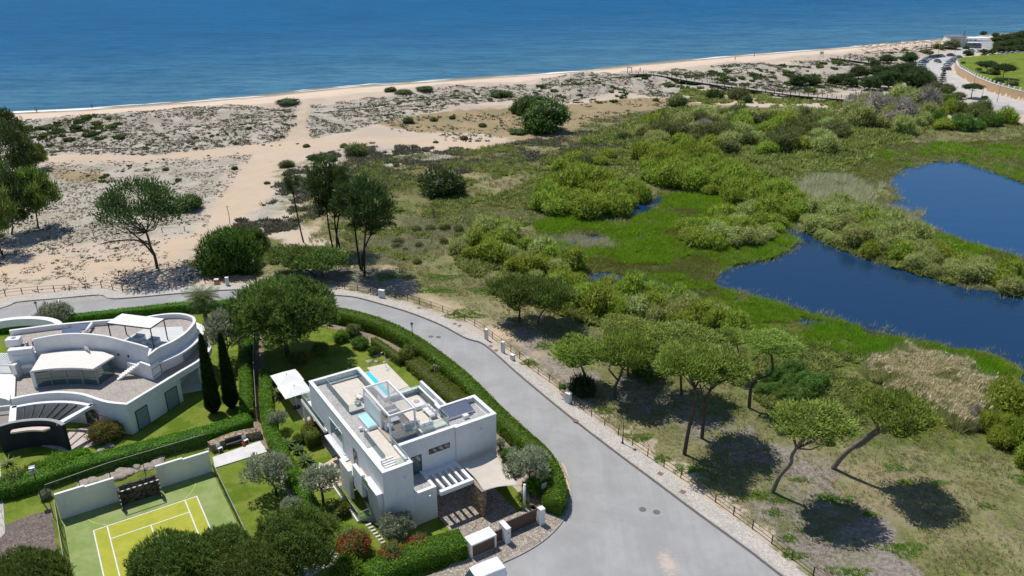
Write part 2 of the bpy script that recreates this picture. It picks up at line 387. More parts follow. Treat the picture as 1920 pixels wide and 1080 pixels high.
def ground_mat():
    q = N('ground'); P = q.geo()
    nb = q.noise(P, .035, 5, .6); nm = q.noise(P, .35, 5, .65); nf = q.noise(P, 2.2, 4, .7); nx = q.noise(P, .12, 5, .7, .4)
    def mask(name, k=.9, lo=.4, hi=.62, n=nm):
        a = q.attr(name); return q.ramp(q.math('ADD', a, q.math('MULTIPLY', q.math('SUBTRACT', n, .5), q.math('MULTIPLY', k, q.ramp(a, 0, .3)))), lo, hi)
    sand = q.mix(q.ramp(nb, .35, .65), (.56, .455, .35), (.47, .39, .31))
    sand = q.mix(q.math('MULTIPLY', q.ramp(nf, .45, .7), .35), sand, (.40, .345, .28))
    scr = q.mix(q.ramp(nx, .4, .6), (.45, .41, .35), (.33, .30, .24))
    scr = q.mix(q.ramp(nf, .52, .68), scr, (.17, .17, .115))
    col = q.mix(q.math('MULTIPLY', mask('scrub'), .85), sand, scr)
    fl = q.mix(q.ramp(nx, .35, .65), (.36, .27, .16), (.27, .22, .12)); fl = q.mix(q.math('MULTIPLY', q.ramp(nf, .5, .7), .6), fl, (.17, .14, .07))
    col = q.mix(mask('flat', .8), col, fl)
    dry = q.mix(q.ramp(nx, .35, .62), (.13, .135, .045), (.24, .215, .105))
    dry = q.mix(q.ramp(nf, .48, .62), dry, (.10, .13, .03)); dry = q.mix(q.math('MULTIPLY', q.ramp(q.noise(P, 5, 4, .8), .56, .66), .8), dry, (.40, .37, .27)); dry = q.mix(q.math('MULTIPLY', q.ramp(q.noise(P, .9, 4, .7), .54, .64), .6), dry, (.13, .18, .03)); dry = q.mix(q.math('MULTIPLY', q.ramp(nb, .5, .62), .6), dry, (.34, .27, .18))
    col = q.mix(mask('dry', 1.1), col, dry)
    pth = q.mix(q.ramp(nm, .3, .7), (.60, .44, .29), (.52, .42, .31))
    mu = q.mix(q.ramp(nf, .4, .62), (.20, .165, .135), (.30, .27, .235)); mu = q.mix(q.ramp(q.noise(P, 8, 3, .8), .55, .7), mu, (.12, .095, .07))
    mu = q.mix(q.math('MULTIPLY', q.ramp(nx, .5, .62), .8), mu, (.13, .15, .045))
    col = q.mix(mask('mulch', 1.3), col, mu)
    col = q.mix(q.math('MULTIPLY', mask('path', 1.7, .2, .85, nx), .72), col, pth)
    ma = q.mix(q.ramp(nx, .38, .6), (.085, .14, .016), (.125, .13, .03)); ma = q.mix(q.ramp(nm, .55, .7), ma, (.035, .06, .012))
    col = q.mix(mask('marsh', .9), col, ma)
    col = q.mix(q.ramp(q.attr('shore'), .1, .7), col, q.mix(q.ramp(nm, .4, .6), (.055, .065, .02), (.10, .085, .05)))
    la = q.mix(q.ramp(nm, .35, .65), (.125, .185, .018), (.185, .22, .036)); la = q.mix(q.math('MULTIPLY', q.ramp(nf, .45, .7), .5), la, (.24, .25, .075))
    la = q.mix(q.math('MULTIPLY', q.ramp(q.noise(P, .22, 5, .7), .48, .62), .85), la, (.085, .145, .012))
    col = q.mix(q.ramp(q.attr('lawn'), .45, .55), col, la)
    bc = q.mix(q.ramp(q.noise(P, .12, 4, .6), .35, .65), (.66, .53, .415), (.60, .475, .365))
    col = q.mix(q.ramp(q.attr('beach'), .35, .6), col, bc)
    col = q.mix(q.ramp(q.math('ADD', q.attr('wet'), q.math('MULTIPLY', q.math('SUBTRACT', nm, .5), .35)), .45, .75), col, (.40, .31, .22))
    h = q.math('ADD', q.math('MULTIPLY', nf, .6), q.math('MULTIPLY', q.noise(P, 9, 3, .7), .35))
    return q.done(q.bsdf(col, .95, h, .5, .12, .1))
tag(link('ground', make_ground(), ground_mat()), kind='structure')
def water_mat(name, col, rough, sc, bs, bd, spec=.5, shallow=False):
    q = N(name); P = q.geo()
    mp = q.n('ShaderNodeMapping', {'Vector': P, 'Rotation': (0, 0, -.25), 'Scale': (.45, 1, 1)})
    h = q.math('ADD', q.noise(mp, sc, 4, .65, .3), q.math('MULTIPLY', q.noise(mp, sc*.12, 3, .6), 2.2))
    if shallow:
        a = q.attr('near'); n = q.noise(P, .02, 3, .6)
        c = q.mix(q.ramp(q.math('ADD', a, q.math('MULTIPLY', q.math('SUBTRACT', n, .5), .25)), .0, .9), col, (.075, .205, .30))
        c = q.mix(q.math('MULTIPLY', q.ramp(q.noise(mp, .022, 5, .7), .4, .65), .30), c, tuple(k*.55 for k in col)); m2 = q.n('ShaderNodeMapping', {'Vector': P, 'Rotation': (0, 0, -.12), 'Scale': (.28, 1, 1)}); c = q.mix(q.math('MULTIPLY', q.ramp(q.noise(m2, .2, 5, .85), .42, .6), .5), c, (.003, .06, .15)); c = q.mix(q.math('MULTIPLY', q.ramp(q.noise(m2, .14, 5, .85, .5), .52, .66), .35), c, (.02, .16, .30)); c = q.mix(q.math('MULTIPLY', q.ramp(q.noise(mp, .42, 3, .8), .6, .75), .25), c, (.10, .22, .32))
        c = q.mix(q.ramp(q.attr('near'), .955, .985), c, (.22, .22, .17))
    else: c = col
    return q.done(q.bsdf(c, rough, h, bs, bd, spec, IOR=1.13 if shallow else 1.33))
# ---------------------------------------------------------------- sea, surf, ponds
def make_sea():
    # rows follow the shoreline outwards so the shallows can be coloured by distance from the beach
    S = np.array(smooth_path([tuple(p) for p in SHORE], 12)); n = len(S)
    d = S[-1]-S[0]; d = d/np.linalg.norm(d); nrm = np.array([-d[1], d[0]])
    E0 = S[0]-d*4000; E1 = S[-1]+d*6000
    S = np.vstack([E0, S, E1]); offs_ = [-3, 0, 1.5, 4, 8, 15, 30, 60, 100, 180, 300, 600, 1500, 5000, 25000]
    V = []; A = []
    for k in offs_:
        w_ = (fbm(S[:, 0]/9, S[:, 1]/9, 77, 2)-.5)*1.5*(k < 3)
        V.append(np.column_stack([S+nrm*(k)+nrm*w_[:, None], np.full(len(S), SEAZ)])); A.append(np.full(len(S), math.exp(-max(k, 0)/140.0)))
    V = np.vstack(V); A = np.hstack(A); nc = len(S); nr = len(offs_)
    idx = np.arange(nr*nc).reshape(nr, nc)
    F = np.stack([idx[:-1, :-1], idx[:-1, 1:], idx[1:, 1:], idx[1:, :-1]], -1).reshape(-1, 4)
    return np_mesh('sea', V, F, {'near': A}), S, nrm
seame, SLINE, SNRM = make_sea()
tag(link('sea', seame, water_mat('sea', (.004, .110, .262), .38, .9, 1.0, .6, .09, True)), kind='structure')
def make_surf():
    q = N('surf'); P = q.geo(); q.done(q.bsdf((.80, .82, .80), .6))
    S = SLINE[1:-1]; V = []; F = []
    t = np.arange(len(S)); f = fbm(S[:, 0]/22, S[:, 1]/22, 55, 3)
    for k, (lo, base) in enumerate(((.40, 0.2), (.60, 3.2))):
        wd = np.clip((f if k == 0 else fbm(S[:, 0]/15, S[:, 1]/15, 91, 3))-lo, 0, 1)*11+(.25 if k == 0 else 0)
        b = base+(fbm(S[:, 0]/7, S[:, 1]/7, 13, 2)-.5)*1.2; n0 = len(V)
        for i in range(len(S)):
            a = S[i]+SNRM*b[i]; c = S[i]+SNRM*(b[i]+max(wd[i], .02)); V += [(a[0], a[1], SEAZ+.03), (c[0], c[1], SEAZ+.03)]
        F += [(n0+2*i, n0+2*i+2, n0+2*i+3, n0+2*i+1) for i in range(len(S)-1)]
    me = bpy.data.meshes.new('surf'); me.from_pydata(V, [], F); return link('surf', me, q.m)
tag(make_surf(), kind='structure')
pw = water_mat('pond', (.008, .036, .092), .10, 1.6, .30, .06, .5)
pw2 = water_mat('pond_sky_tint', (.010, .060, .155), .10, 1.6, .30, .06, .5)  # lighter blue base stands in for sky reflected in the upper pond
for i, P in enumerate(PONDS):
    c = P.mean(0); Q = [tuple(p) for p in offs([tuple(p) for p in P], 4.0 if sum(P[k][0]*P[(k+1) % len(P)][1]-P[(k+1) % len(P)][0]*P[k][1] for k in range(len(P))) < 0 else -4.0, True)]
    tag(MB().sheet(Q, WATER-.003*i).build('pond_water', pw2 if i == 1 else pw), kind='structure')
# wet patches scattered through the marsh show the same water a little below the grass
# ================================================================ ROADS AND PAVEMENTS
KERB = PW([(-500, 690), (-200, 632), (0, 579), (33, 567), (110, 560), (187, 553.5), (217, 560.5), (343, 550), (443, 543.5), (540, 546), (631, 554), (667, 557.6), (711, 569), (770, 586.6), (829, 610), (874, 634), (911, 647.4), (967, 695.6), (1015, 736), (1079, 788), (1157, 848), (1227, 900), (1310, 962), (1400, 1027), (1469, 1080), (1700, 1255), (1900, 1420)])
PAVO = PW([(-500, 672), (-200, 618), (0, 568), (20, 560), (100, 550), (187, 541.7), (233, 549), (317, 541.7), (443, 535), (540, 537), (664, 549.6), (711, 559), (770, 574.8), (844, 600), (874, 612), (907, 636), (955.6, 669.6), (1000, 703), (1063, 752), (1110, 783.5), (1189, 840), (1267.6, 898.5), (1330, 942), (1400, 992.5), (1510, 1080), (1750, 1255), (1960, 1420)])
INNER = np.vstack([PW([(-500, 722), (-200, 648), (0, 599), (60, 594), (142, 587), (252, 574.6), (343, 565), (441, 560.5)], 1.5), PW([(530, 561), (616, 569), (667, 580.7), (726, 598.5), (785, 628), (844, 669.6), (887, 705), (940, 758), (989, 803), (1026, 835.5)], 1.9), PW([(1056, 868), (1067, 901), (1071, 933), (1062, 966), (1038, 998), (1001, 1027), (948, 1054), (870, 1085), (760, 1130), (600, 1210), (400, 1330), (400, 1500), (1900, 1500)])])
def asphalt():
    q = N('asphalt'); P = q.geo()
    a = q.noise(P, .25, 4, .6); f = q.noise(P, 25, 3, .8); mp = q.n('ShaderNodeMapping', {'Vector': P, 'Rotation': (0, 0, .7), 'Scale': (1, .06, 1)})
    st = q.noise(mp, 1.3, 4, .6)
    col = q.mix(q.ramp(a, .3, .7), (.305, .302, .295), (.37, .367, .36)); col = q.mix(q.math('MULTIPLY', q.ramp(st, .45, .7), .35), col, (.28, .278, .27))
    col = q.mix(q.math('MULTIPLY', q.ramp(f, .5, .75), .3), col, (.48, .47, .46))
    sp = q.ramp(q.noise(P, .5, 5, .7, .6), .66, .74); col = q.mix(q.math('MULTIPLY', sp, .5), col, (.20, .20, .20)); col = q.mix(q.math('MULTIPLY', q.ramp(q.noise(P, .11, 5, .7, 1.2), .5, .62), .3), col, (.27, .268, .26)); ck = q.n('ShaderNodeTexVoronoi', {'Vector': q.n('ShaderNodeVectorMath', {0: P, 1: q.n('ShaderNodeTexNoise', {'Vector': P, 'Scale': .8, 'Detail': 4.0}).outputs[1]}, operation='ADD'), 'Scale': .16}, feature='DISTANCE_TO_EDGE'); col = q.mix(q.math('MULTIPLY', q.ramp(ck.outputs[0], .010, .002), .10), col, (.16, .16, .155))
    # pale scuffed patch near the junction
    X = q.n('ShaderNodeSeparateXYZ', {0: P})
    cx, cy = W(1252, 1058); dx = q.math('DIVIDE', q.math('SUBTRACT', X.outputs[0], float(cx)), 1.1); dy = q.math('DIVIDE', q.math('SUBTRACT', X.outputs[1], float(cy)), 2.0)
    r = q.math('SQRT', q.math('ADD', q.math('MULTIPLY', dx, dx), q.math('MULTIPLY', dy, dy)))
    r = q.math('ADD', r, q.math('MULTIPLY', q.math('SUBTRACT', q.noise(P, 2.0, 4, .8), .5), 2.4))
    col = q.mix(q.math('MULTIPLY', q.ramp(r, 1.1, .1), .85), col, (.55, .45, .38))
    return q.done(q.bsdf(col, .85, f, .3, .02, .2))
def cobble(name, c1, c2, joint, sc=6.0):
    q = N(name); P = q.geo(); v = q.n('ShaderNodeTexVoronoi', {'Vector': P, 'Scale': sc}, feature='F1'); e = q.n('ShaderNodeTexVoronoi', {'Vector': P, 'Scale': sc}, feature='DISTANCE_TO_EDGE')
    r = q.n('ShaderNodeSeparateColor', {0: v.outputs['Color']}).outputs[0]
    col = q.mix(r, c1, c2); col = q.mix(q.math('MULTIPLY', q.ramp(q.noise(P, .5, 4, .7), .5, .7), .5), col, tuple(k*.72 for k in c2)); col = q.mix(q.ramp(e.outputs[0], .09, .03), col, joint)
    return q.done(q.bsdf(col, .8, e.outputs[0], .5, .02, .3))
ASPH = asphalt(); COB = cobble('white_cobble', (.62, .57, .51), (.46, .43, .39), (.30, .27, .23), 5.5); COB2 = cobble('drive_cobble', (.50, .42, .34), (.27, .235, .20), (.13, .11, .09), 4.0)
CON = pmat('concrete', (.42, .40, .37), (.34, .32, .30), 2.0, .85, bump=.2, wp=True); KER = pmat('kerb_stone', (.40, .37, .33), (.30, .28, .25), 1.5, .8, wp=True)
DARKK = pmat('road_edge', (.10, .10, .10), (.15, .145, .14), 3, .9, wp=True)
kp = smooth_path([tuple(p) for p in KERB], 4); po = smooth_path([tuple(p) for p in PAVO], 4); ip = smooth_path([tuple(p) for p in INNER[:-2]], 4)+[tuple(INNER[-2]), tuple(INNER[-1])]
tag(MB().sheet(ip+kp[::-1], .03).build('road', ASPH), kind='structure')
tag(MB().sheet(kp+po[::-1], .15).strip(po, .0, .12, -.1, .156).build('pavement', COB), kind='structure')
tag(MB().strip(kp, .02, .14, -.1, .162).build('kerb', KER), kind='structure')
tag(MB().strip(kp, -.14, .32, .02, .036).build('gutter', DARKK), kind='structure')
bay = PW([(0, 580), (33, 568), (110, 561), (187, 554.5), (215, 561), (150, 566), (60, 574)])
tag(MB().sheet([tuple(p) for p in bay], .040).build('parking_bay', cobble('bay_paving', (.42, .39, .36), (.36, .34, .31), (.25, .24, .22), 3)), kind='structure')
tag(MB().strip([tuple(p) for p in PW([(110, 561), (108, 571)])], .07, .07, .03, .046).build('bay_line', pmat('white_line', (.7, .7, .68))), kind='structure')
# apron in front of the villa gate
ap = PW([(882, 1048), (905, 1040), (935, 1020), (1012, 958), (1014, 950), (1040, 930), (1062, 905), (1071, 933), (1062, 966), (1038, 998), (1001, 1027), (948, 1054), (870, 1085), (820, 1100), (780, 1090)])
aps = [tuple(p) for p in ap]
tag(MB().sheet(aps, .12).build('gate_apron', COB2), kind='structure')
tag(MB().strip(smooth_path([tuple(p) for p in PW([(1050, 868), (1066, 901), (1071, 933), (1062, 966), (1038, 998), (1001, 1027), (948, 1054), (870, 1085), (760, 1130)])], 4), .06, .08, -.1, .14).build('apron_kerb', KER), kind='structure')
# ================================================================ VEGETATION LIBRARY
def nrmv(v): return v/np.maximum(np.linalg.norm(v, axis=1, keepdims=True), 1e-6)
def leaf_quads(P, Nn, size, rng, jit=.8, asp=.55):
    n = len(P); d = nrmv(Nn+rng.normal(0, jit, (n, 3))); a = nrmv(np.cross(d, rng.normal(0, 1, (n, 3)))); b = np.cross(d, a)
    s = (size*(.6+.8*rng.random(n)))[:, None]
    V = np.stack([P-a*s, P+b*s*asp, P+a*s, P-b*s*asp], 1).reshape(-1, 3)
    F = np.arange(4*n).reshape(n, 4); return V, F
def spikes(P, D, L, wd, rng, k=2, spread=.5):
    """k thin blades from each point, pointing about along D"""
    P = np.repeat(P, k, 0); D = np.repeat(D, k, 0); L = np.repeat(np.broadcast_to(L, (len(P)//k,)), k); wd = np.repeat(np.broadcast_to(wd, (len(P)//k,)), k)
    n = len(P); d = nrmv(D+rng.normal(0, spread, (n, 3))); a = nrmv(np.cross(d, np.array([0, 0, 1.0])+rng.normal(0, .45, (n, 3))))
    L = (L*(.65+.7*rng.random(n)))[:, None]; w_ = wd[:, None]
    V = np.stack([P-a*w_*.5, P+a*w_*.5, P+d*L+a*w_*.12, P+d*L-a*w_*.12], 1).reshape(-1, 3)
    return V, np.arange(4*n).reshape(n, 4)
def rep(r, k): return np.repeat(r, k)
def fib(n, rng, zlo=-.2):
    i = np.arange(n)+rng.random(n)*.6; z = 1-(1-zlo)*(i/n); ph = i*2.399963+rng.random()*6; r = np.sqrt(np.maximum(0, 1-z*z))
    return np.stack([r*np.cos(ph), r*np.sin(ph), z], 1)
def lobes_cloud(C, R, n, rng, flat=.8, zlo=-.35, bury=.72):
    """points spread over lobes (centres C, radii R), dropping those buried in a neighbour"""
    A = R**2/np.sum(R**2); P = []; Q = []; Lb = []
    for i in range(len(C)):
        m = max(6, int(n*A[i])); d = fib(m, rng, zlo); r = R[i]*(1+rng.normal(0, .07, m))[:, None]
        P.append(C[i]+d*r*np.array([1, 1, flat])); Q.append(d); Lb.append(np.full(m, i))
    P = np.vstack(P); Q = np.vstack(Q); Lb = np.hstack(Lb); keep = np.ones(len(P), bool)
    for i in range(len(C)):
        dd = np.linalg.norm((P-C[i])/np.array([1, 1, flat]), axis=1); keep &= ~((dd < R[i]*bury) & (Lb != i))
    return P[keep], Q[keep], Lb[keep]
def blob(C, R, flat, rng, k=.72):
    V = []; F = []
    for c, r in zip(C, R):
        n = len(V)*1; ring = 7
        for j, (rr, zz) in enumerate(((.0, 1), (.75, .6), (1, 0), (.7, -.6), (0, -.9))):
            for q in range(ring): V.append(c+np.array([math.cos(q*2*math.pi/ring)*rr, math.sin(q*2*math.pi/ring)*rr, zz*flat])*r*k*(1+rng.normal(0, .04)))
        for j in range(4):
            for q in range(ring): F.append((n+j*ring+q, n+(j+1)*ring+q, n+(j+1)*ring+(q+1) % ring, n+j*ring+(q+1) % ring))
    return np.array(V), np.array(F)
def join(parts):
    V = []; F = []; A = []; n = 0
    for v, f, a in parts: V.append(v); F.append(f+n); A.append(a); n += len(v)
    return np.vstack(V), np.vstack(F), np.hstack(A)
def pine_crown(name, R, H, seed, nl=26, n=5200, lob=.30, hole=.0, needle=.26, flat=.62, dome=.75, ell=1.0, cores=True):
    """umbrella pine crown: a dome of clumps, each bristling with needle tufts. origin at crown centre"""
    rng = np.random.default_rng(seed); C = []; Rr = []
    for d in fib(nl, rng, .02):
        rr = math.sqrt(max(0, 1-d[2]**2)); k = rr**.9
        if rng.random() < hole: continue
        C.append([d[0]*R*(.80+rng.normal(0, .07)), d[1]*R*ell*(.80+rng.normal(0, .07)), (d[2]**1.0)*H*dome*.75-H*.15+rng.normal(0, .05)*H]); Rr.append(R*lob*(.75+.5*rng.random()))
    for i in range(int(nl*.35)):
        a = rng.random()*6.28; r = R*(.2+.55*rng.random()); C.append([math.cos(a)*r, math.sin(a)*r*ell, -H*.22+rng.random()*H*.25]); Rr.append(R*lob*(.7+.3*rng.random()))
    C = np.array(C); Rr = np.array(Rr)
    # every lobe carries rounded knobs, every knob bristles with needle tufts
    kn = max(120, n//9); kr = .40*R/2.5
    K, KD, Lb = lobes_cloud(C, Rr, kn, rng, flat, -.45); K = K+KD*rng.normal(0, .06, (len(K), 1))*R
    m = 12; d = np.tile(fib(m, rng, -.15), (len(K), 1)); ax = nrmv(KD+np.array([0, 0, .5])); ax = np.repeat(ax, m, 0)
    D = nrmv(d*.9+ax*.6); kk = np.repeat(kr*(.7+.6*rng.random(len(K))), m)[:, None]
    P = np.repeat(K, m, 0)+d*kk*.8
    rn =   .55*np.repeat(rng.random(len(K)), m)+.25*rng.random(len(P))+.2*np.clip(D[:, 2], 0, 1)*rng.random(len(P))  # tufts facing up are toned lighter, putting top light into the colour
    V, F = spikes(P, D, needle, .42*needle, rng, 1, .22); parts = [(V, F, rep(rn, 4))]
    if cores: bv, bf = blob(C, Rr, flat, rng, .82); parts.append((bv, bf, np.full(len(bv), .15)))  # dark core tone paints shade into the gaps between knobs
    V, F, A = join(parts); return np_mesh(name, V, F, {'rnd': A}), C, Rr
def leafy_crown(name, rx, ry, rz, seed, nl=16, n=5000, leaf=.11, lob=.42, jit=.7, up=0.0, feather=0, zlo=-.3, flat=.9, core=.8, knob=None):
    rng = np.random.default_rng(seed); d = fib(nl, rng, zlo); C = d*np.array([rx, ry, rz])*(1-lob*.75)*(1+rng.normal(0, .08, (nl, 1))); Rr = min(rx, ry)*lob*(.75+.5*rng.random(nl))
    C = np.vstack([C, [[0, 0, 0]]]); Rr = np.append(Rr, min(rx, ry, rz)*.75)
    P, D, Lb = lobes_cloud(C, Rr, n, rng, flat, -.6)
    P = P+D*(vnoise(P[:, 0]*4+9, P[:, 1]*4+P[:, 2]*3, seed)[:, None]-.5)*(knob or .5*leaf*4)
    rn = rng.random(len(P))*.6+.4*vnoise(P[:, 0]*3, P[:, 1]*3+P[:, 2]*2, seed+5)
    V, F = leaf_quads(P, D+np.array([0, 0, .65]), leaf, rng, jit*.8); parts = [(V, F, rep(rn, 4))]
    if feather:
        k = rng.choice(len(P), int(len(P)*feather)); V, F = spikes(P[k], nrmv(D[k]+np.array([0, 0, .9])), leaf*4.2, leaf*.8, rng, 2, .35); parts.append((V, F, rep(rn[k], 8)))
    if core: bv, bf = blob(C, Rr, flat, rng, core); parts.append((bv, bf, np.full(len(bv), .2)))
    V, F, A = join(parts); return np_mesh(name, V, F, {'rnd': A}), C, Rr
# leaf materials
M = {}
M['pine'] = leafmat('umbrella_pine_needles', (.062, .098, .014), (.255, .320, .055), .26)
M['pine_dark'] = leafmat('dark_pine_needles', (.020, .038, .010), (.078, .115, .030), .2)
M['pine_mid'] = leafmat('pine_needles', (.042, .072, .013), (.160, .205, .042), .22)
M['willow'] = leafmat('willow_leaves', (.10, .145, .014), (.31, .365, .055), .4)
M['olive_green'] = leafmat('dull_shrub_leaves', (.070, .085, .025), (.165, .180, .060), .3)
M['pale_shrub'] = leafmat('pale_shrub_leaves', (.15, .18, .05), (.38, .40, .15), .35)
M['grey_shrub'] = leafmat('grey_twigs', (.17, .15, .12), (.33, .30, .26), .1)
M['hedge'] = leafmat('hedge_leaves', (.040, .095, .006), (.180, .300, .022), .35)
M['hedge_olive'] = leafmat('clipped_shrub_leaves', (.06, .085, .012), (.16, .175, .03), .3)
M['olive'] = leafmat('olive_tree_leaves', (.105, .120, .070), (.30, .33, .22), .15)
M['cypress'] = leafmat('cypress_leaves', (.008, .022, .006), (.030, .058, .014), .1)
M['red_leaf'] = leafmat('red_tipped_leaves', (.05, .07, .012), (.20, .13, .03), .25, third=(.42, .05, .02))
M['oleander'] = leafmat('bottlebrush_leaves', (.05, .085, .02), (.13, .17, .05), .25)
M['red_flower'] = leafmat('red_flowers', (.30, .006, .008), (.55, .03, .02), .1)
M['white_flower'] = leafmat('white_flowers', (.55, .5, .55), (.8, .78, .8), .1)
M['bright_bush'] = leafmat('bright_green_leaves', (.045, .095, .014), (.130, .200, .036), .35)
M['juniper'] = leafmat('juniper_leaves', (.022, .048, .007), (.085, .145, .018), .2)
M['scrub'] = leafmat('dune_scrub', (.06, .062, .038), (.19, .18, .125), .15, gain=1.2)
M['scrub_green'] = leafmat('green_dune_plants', (.035, .060, .015), (.085, .120, .030), .2)
M['drygrass'] = leafmat('dry_grass', (.13, .135, .045), (.33, .30, .15), .3)
M['greengrass'] = leafmat('fresh_grass', (.08, .13, .02), (.19, .25, .045), .35)
M['marshgrass'] = leafmat('marsh_grass', (.075, .150, .006), (.195, .325, .018), .38)
M['marsh_dull'] = leafmat('olive_marsh_grass', (.085, .115, .018), (.210, .235, .055), .38)
M['reed'] = leafmat('reed_stems', (.16, .19, .06), (.38, .36, .17), .3)
M['reed_tan'] = leafmat('dry_reed_plumes', (.42, .34, .25), (.66, .55, .42), .3, gain=1.3)
M['reed_grey'] = leafmat('faded_reeds', (.22, .22, .13), (.42, .40, .27), .3)
M['iceplant'] = leafmat('ice_plant_mat', (.060, .115, .010), (.155, .250, .028), .3, third=(.75, .70, .25))
M['palm'] = leafmat('palm_fronds', (.030, .052, .012), (.105, .145, .038), .15)
M['agave'] = leafmat('agave_leaves', (.07, .11, .03), (.24, .27, .10), .2)
M['bark'] = pmat('pine_bark', (.115, .085, .065), (.055, .042, .035), 5, .9, bump=.5)
M['bark_grey'] = pmat('grey_bark', (.24, .20, .165), (.12, .10, .085), 5, .9, bump=.5)
M['bark_dark'] = pmat('dark_bark', (.045, .035, .03), (.025, .02, .018), 5, .9, bump=.5)
# ---------------------------------------------------------------- ground cover
RNG = np.random.default_rng(7)
def sample_px(poly_px, n, z=0.0, even='screen'):
    """n random points of the ground inside a photo-outlined region, spread evenly over the ground"""
    P = PW(poly_px, z); lo = P.min(0); hi = P.max(0); out = np.zeros((0, 2))
    while len(out) < n:
        q = lo+(hi-lo)*RNG.random((int(n*3)+50, 2)); q = q[inside(q[:, 0], q[:, 1], P)]
        if even == 'screen':            # thin out with distance: far clumps are drawn larger and fewer
            dd = np.hypot(q[:, 0], q[:, 1]); q = q[RNG.random(len(q)) < (dd.min()/dd)**1.2]
        out = np.vstack([out, q])
        if len(q) == 0: break
    return out[:n]
def ground_pts(xy, keep=None):
    z = terrain(xy[:, 0], xy[:, 1]); return np.column_stack([xy, z])
def not_water(P, m=0.0):
    ok = np.ones(len(P), bool)
    for Q in PONDS: ok &= ~inside(P[:, 0], P[:, 1], Q)
    return ok
def tufts(P, rad, hgt_, nb, w, rng, lean=.5):
    """little clumps: nb blades fanning out of each point"""
    n = len(P); k = nb; B = np.repeat(P, k, 0); r = np.repeat(np.broadcast_to(rad, (n,)), k); h = np.repeat(np.broadcast_to(hgt_, (n,)), k); ww = np.repeat(np.broadcast_to(w, (n,)), k)
    a = rng.random(n*k)*6.283; rr = np.sqrt(rng.random(n*k))*r; off = np.stack([np.cos(a)*rr, np.sin(a)*rr, np.zeros(n*k)], 1)
    D = nrmv(np.stack([np.cos(a)*lean, np.sin(a)*lean, np.ones(n*k)], 1)+rng.normal(0, .25, (n*k, 3)))
    L = (h*(.6+.7*rng.random(n*k)))[:, None]; s = nrmv(np.cross(D, np.array([0, 0, 1.0])+rng.normal(0, .35, (n*k, 3))))*(ww[:, None])
    Q = B+off; V = np.stack([Q-s*.5, Q+s*.5, Q+D*L+s*.1, Q+D*L-s*.1], 1).reshape(-1, 3)
    return V, np.arange(4*n*k).reshape(-1, 4), np.repeat(np.repeat(rng.random(n), k)*.7+rng.random(n*k)*.3, 4)
def stuff(name, arrs, m, label):
    V, F, A = join(arrs); return tag(link(name, np_mesh(name, V, F, {'rnd': A}), m), label, name.replace('_', ' '), kind='stuff')
def thin(xy, sc, thr, seed, oct_=4, st=None):
    n = fbm(xy[:, 0]/sc, xy[:, 1]/sc*(st or 1), seed, oct_); return xy[n > thr]
# dune scrub: low dark cushions in the sand
def cushions(xy, r0, r1, rng, fl=.45, nb=9):
    P = ground_pts(xy); n = len(P); r = r0+(r1-r0)*rng.random(n)**2
    # cushion = fan of short wide blades
    return tufts(P, r*.8, r*fl*1.6, nb, r*.55, rng, .9)
def scrub_field():
    rng = np.random.default_rng(3); out = []
    S1 = [(-700, 262), (30, 230), (300, 211), (560, 198), (900, 167), (1180, 141), (1190, 172), (1060, 190), (985, 185), (820, 214), (700, 235), (580, 262), (300, 290), (60, 296), (-700, 325)]
    xy = thin(sample_px(S1, 46000), 3.4, .42, 41)
    pth = zone('path', xy[:, 0], xy[:, 1], 2); xy = xy[pth < .25+.5*rng.random(len(xy))]; out.append(cushions(xy, .12, .5, rng))
    S2 = [(1180, 140), (1400, 122), (1600, 106), (1720, 98), (1720, 140), (1600, 172), (1500, 180), (1420, 167), (1300, 174), (1240, 184), (1180, 178)]
    xy = thin(sample_px(S2, 9000), 8, .48, 42, 4, .6); out.append(cushions(xy, .25, .95, rng, .35))
    S3 = [(-700, 318), (60, 304), (300, 298), (480, 288), (450, 320), (400, 400), (380, 440), (300, 460), (100, 480), (-700, 500)]
    xy = thin(sample_px(S3, 24000), 4, .44, 43); xy = xy[zone('path', xy[:, 0], xy[:, 1], 4) < .2+.7*rng.random(len(xy))]; out.append(cushions(xy, .1, .34, rng))
    S4 = [(560, 300), (700, 266), (900, 280), (1060, 250), (1250, 225), (1200, 270), (960, 310), (760, 345), (640, 380), (560, 430), (500, 440), (440, 470), (420, 440), (500, 360)]
    xy = thin(sample_px(S4, 20000), 5, .44, 44); xy = xy[zone('path', xy[:, 0], xy[:, 1], 4) < .2+.6*rng.random(len(xy))]; out.append(cushions(xy, .15, .75, rng, .6))
    S5 = [(-300, 470), (380, 450), (430, 520), (330, 535), (60, 548), (-300, 560)]
    xy = thin(sample_px(S5, 3500), 4, .5, 45); out.append(cushions(xy, .1, .35, rng))
    S6 = [(700, 230), (1000, 205), (1230, 185), (1480, 205), (1250, 250), (1020, 275), (780, 260)]
    xy = thin(sample_px(S6, 2600), 8, .5, 46); out.append(cushions(xy, .15, .7, rng, .6))
    return out
stuff('dune_scrub', scrub_field(), M['scrub'], 'grey green cushions of scrub dotted over the sand dunes')
def green_dune():
    rng = np.random.default_rng(4); out = []
    for poly, n, a, b in (([(40, 240), (230, 225), (230, 262), (60, 270)], 70, .6, 1.8), ([(60, 290), (560, 205), (560, 280), (300, 300), (420, 400), (100, 330)], 120, .3, .9), ([(1180, 150), (1480, 125), (1720, 100), (1700, 150), (1500, 175), (1300, 175)], 260, .8, 2.4), ([(1190, 150), (1180, 195), (980, 190), (1000, 165)], 90, .5, 1.5), ([(560, 210), (900, 172), (980, 185), (700, 230)], 80, .4, 1.1)):
        out.append(cushions(sample_px(poly, n), a, b, rng, .35, 60))
    return out
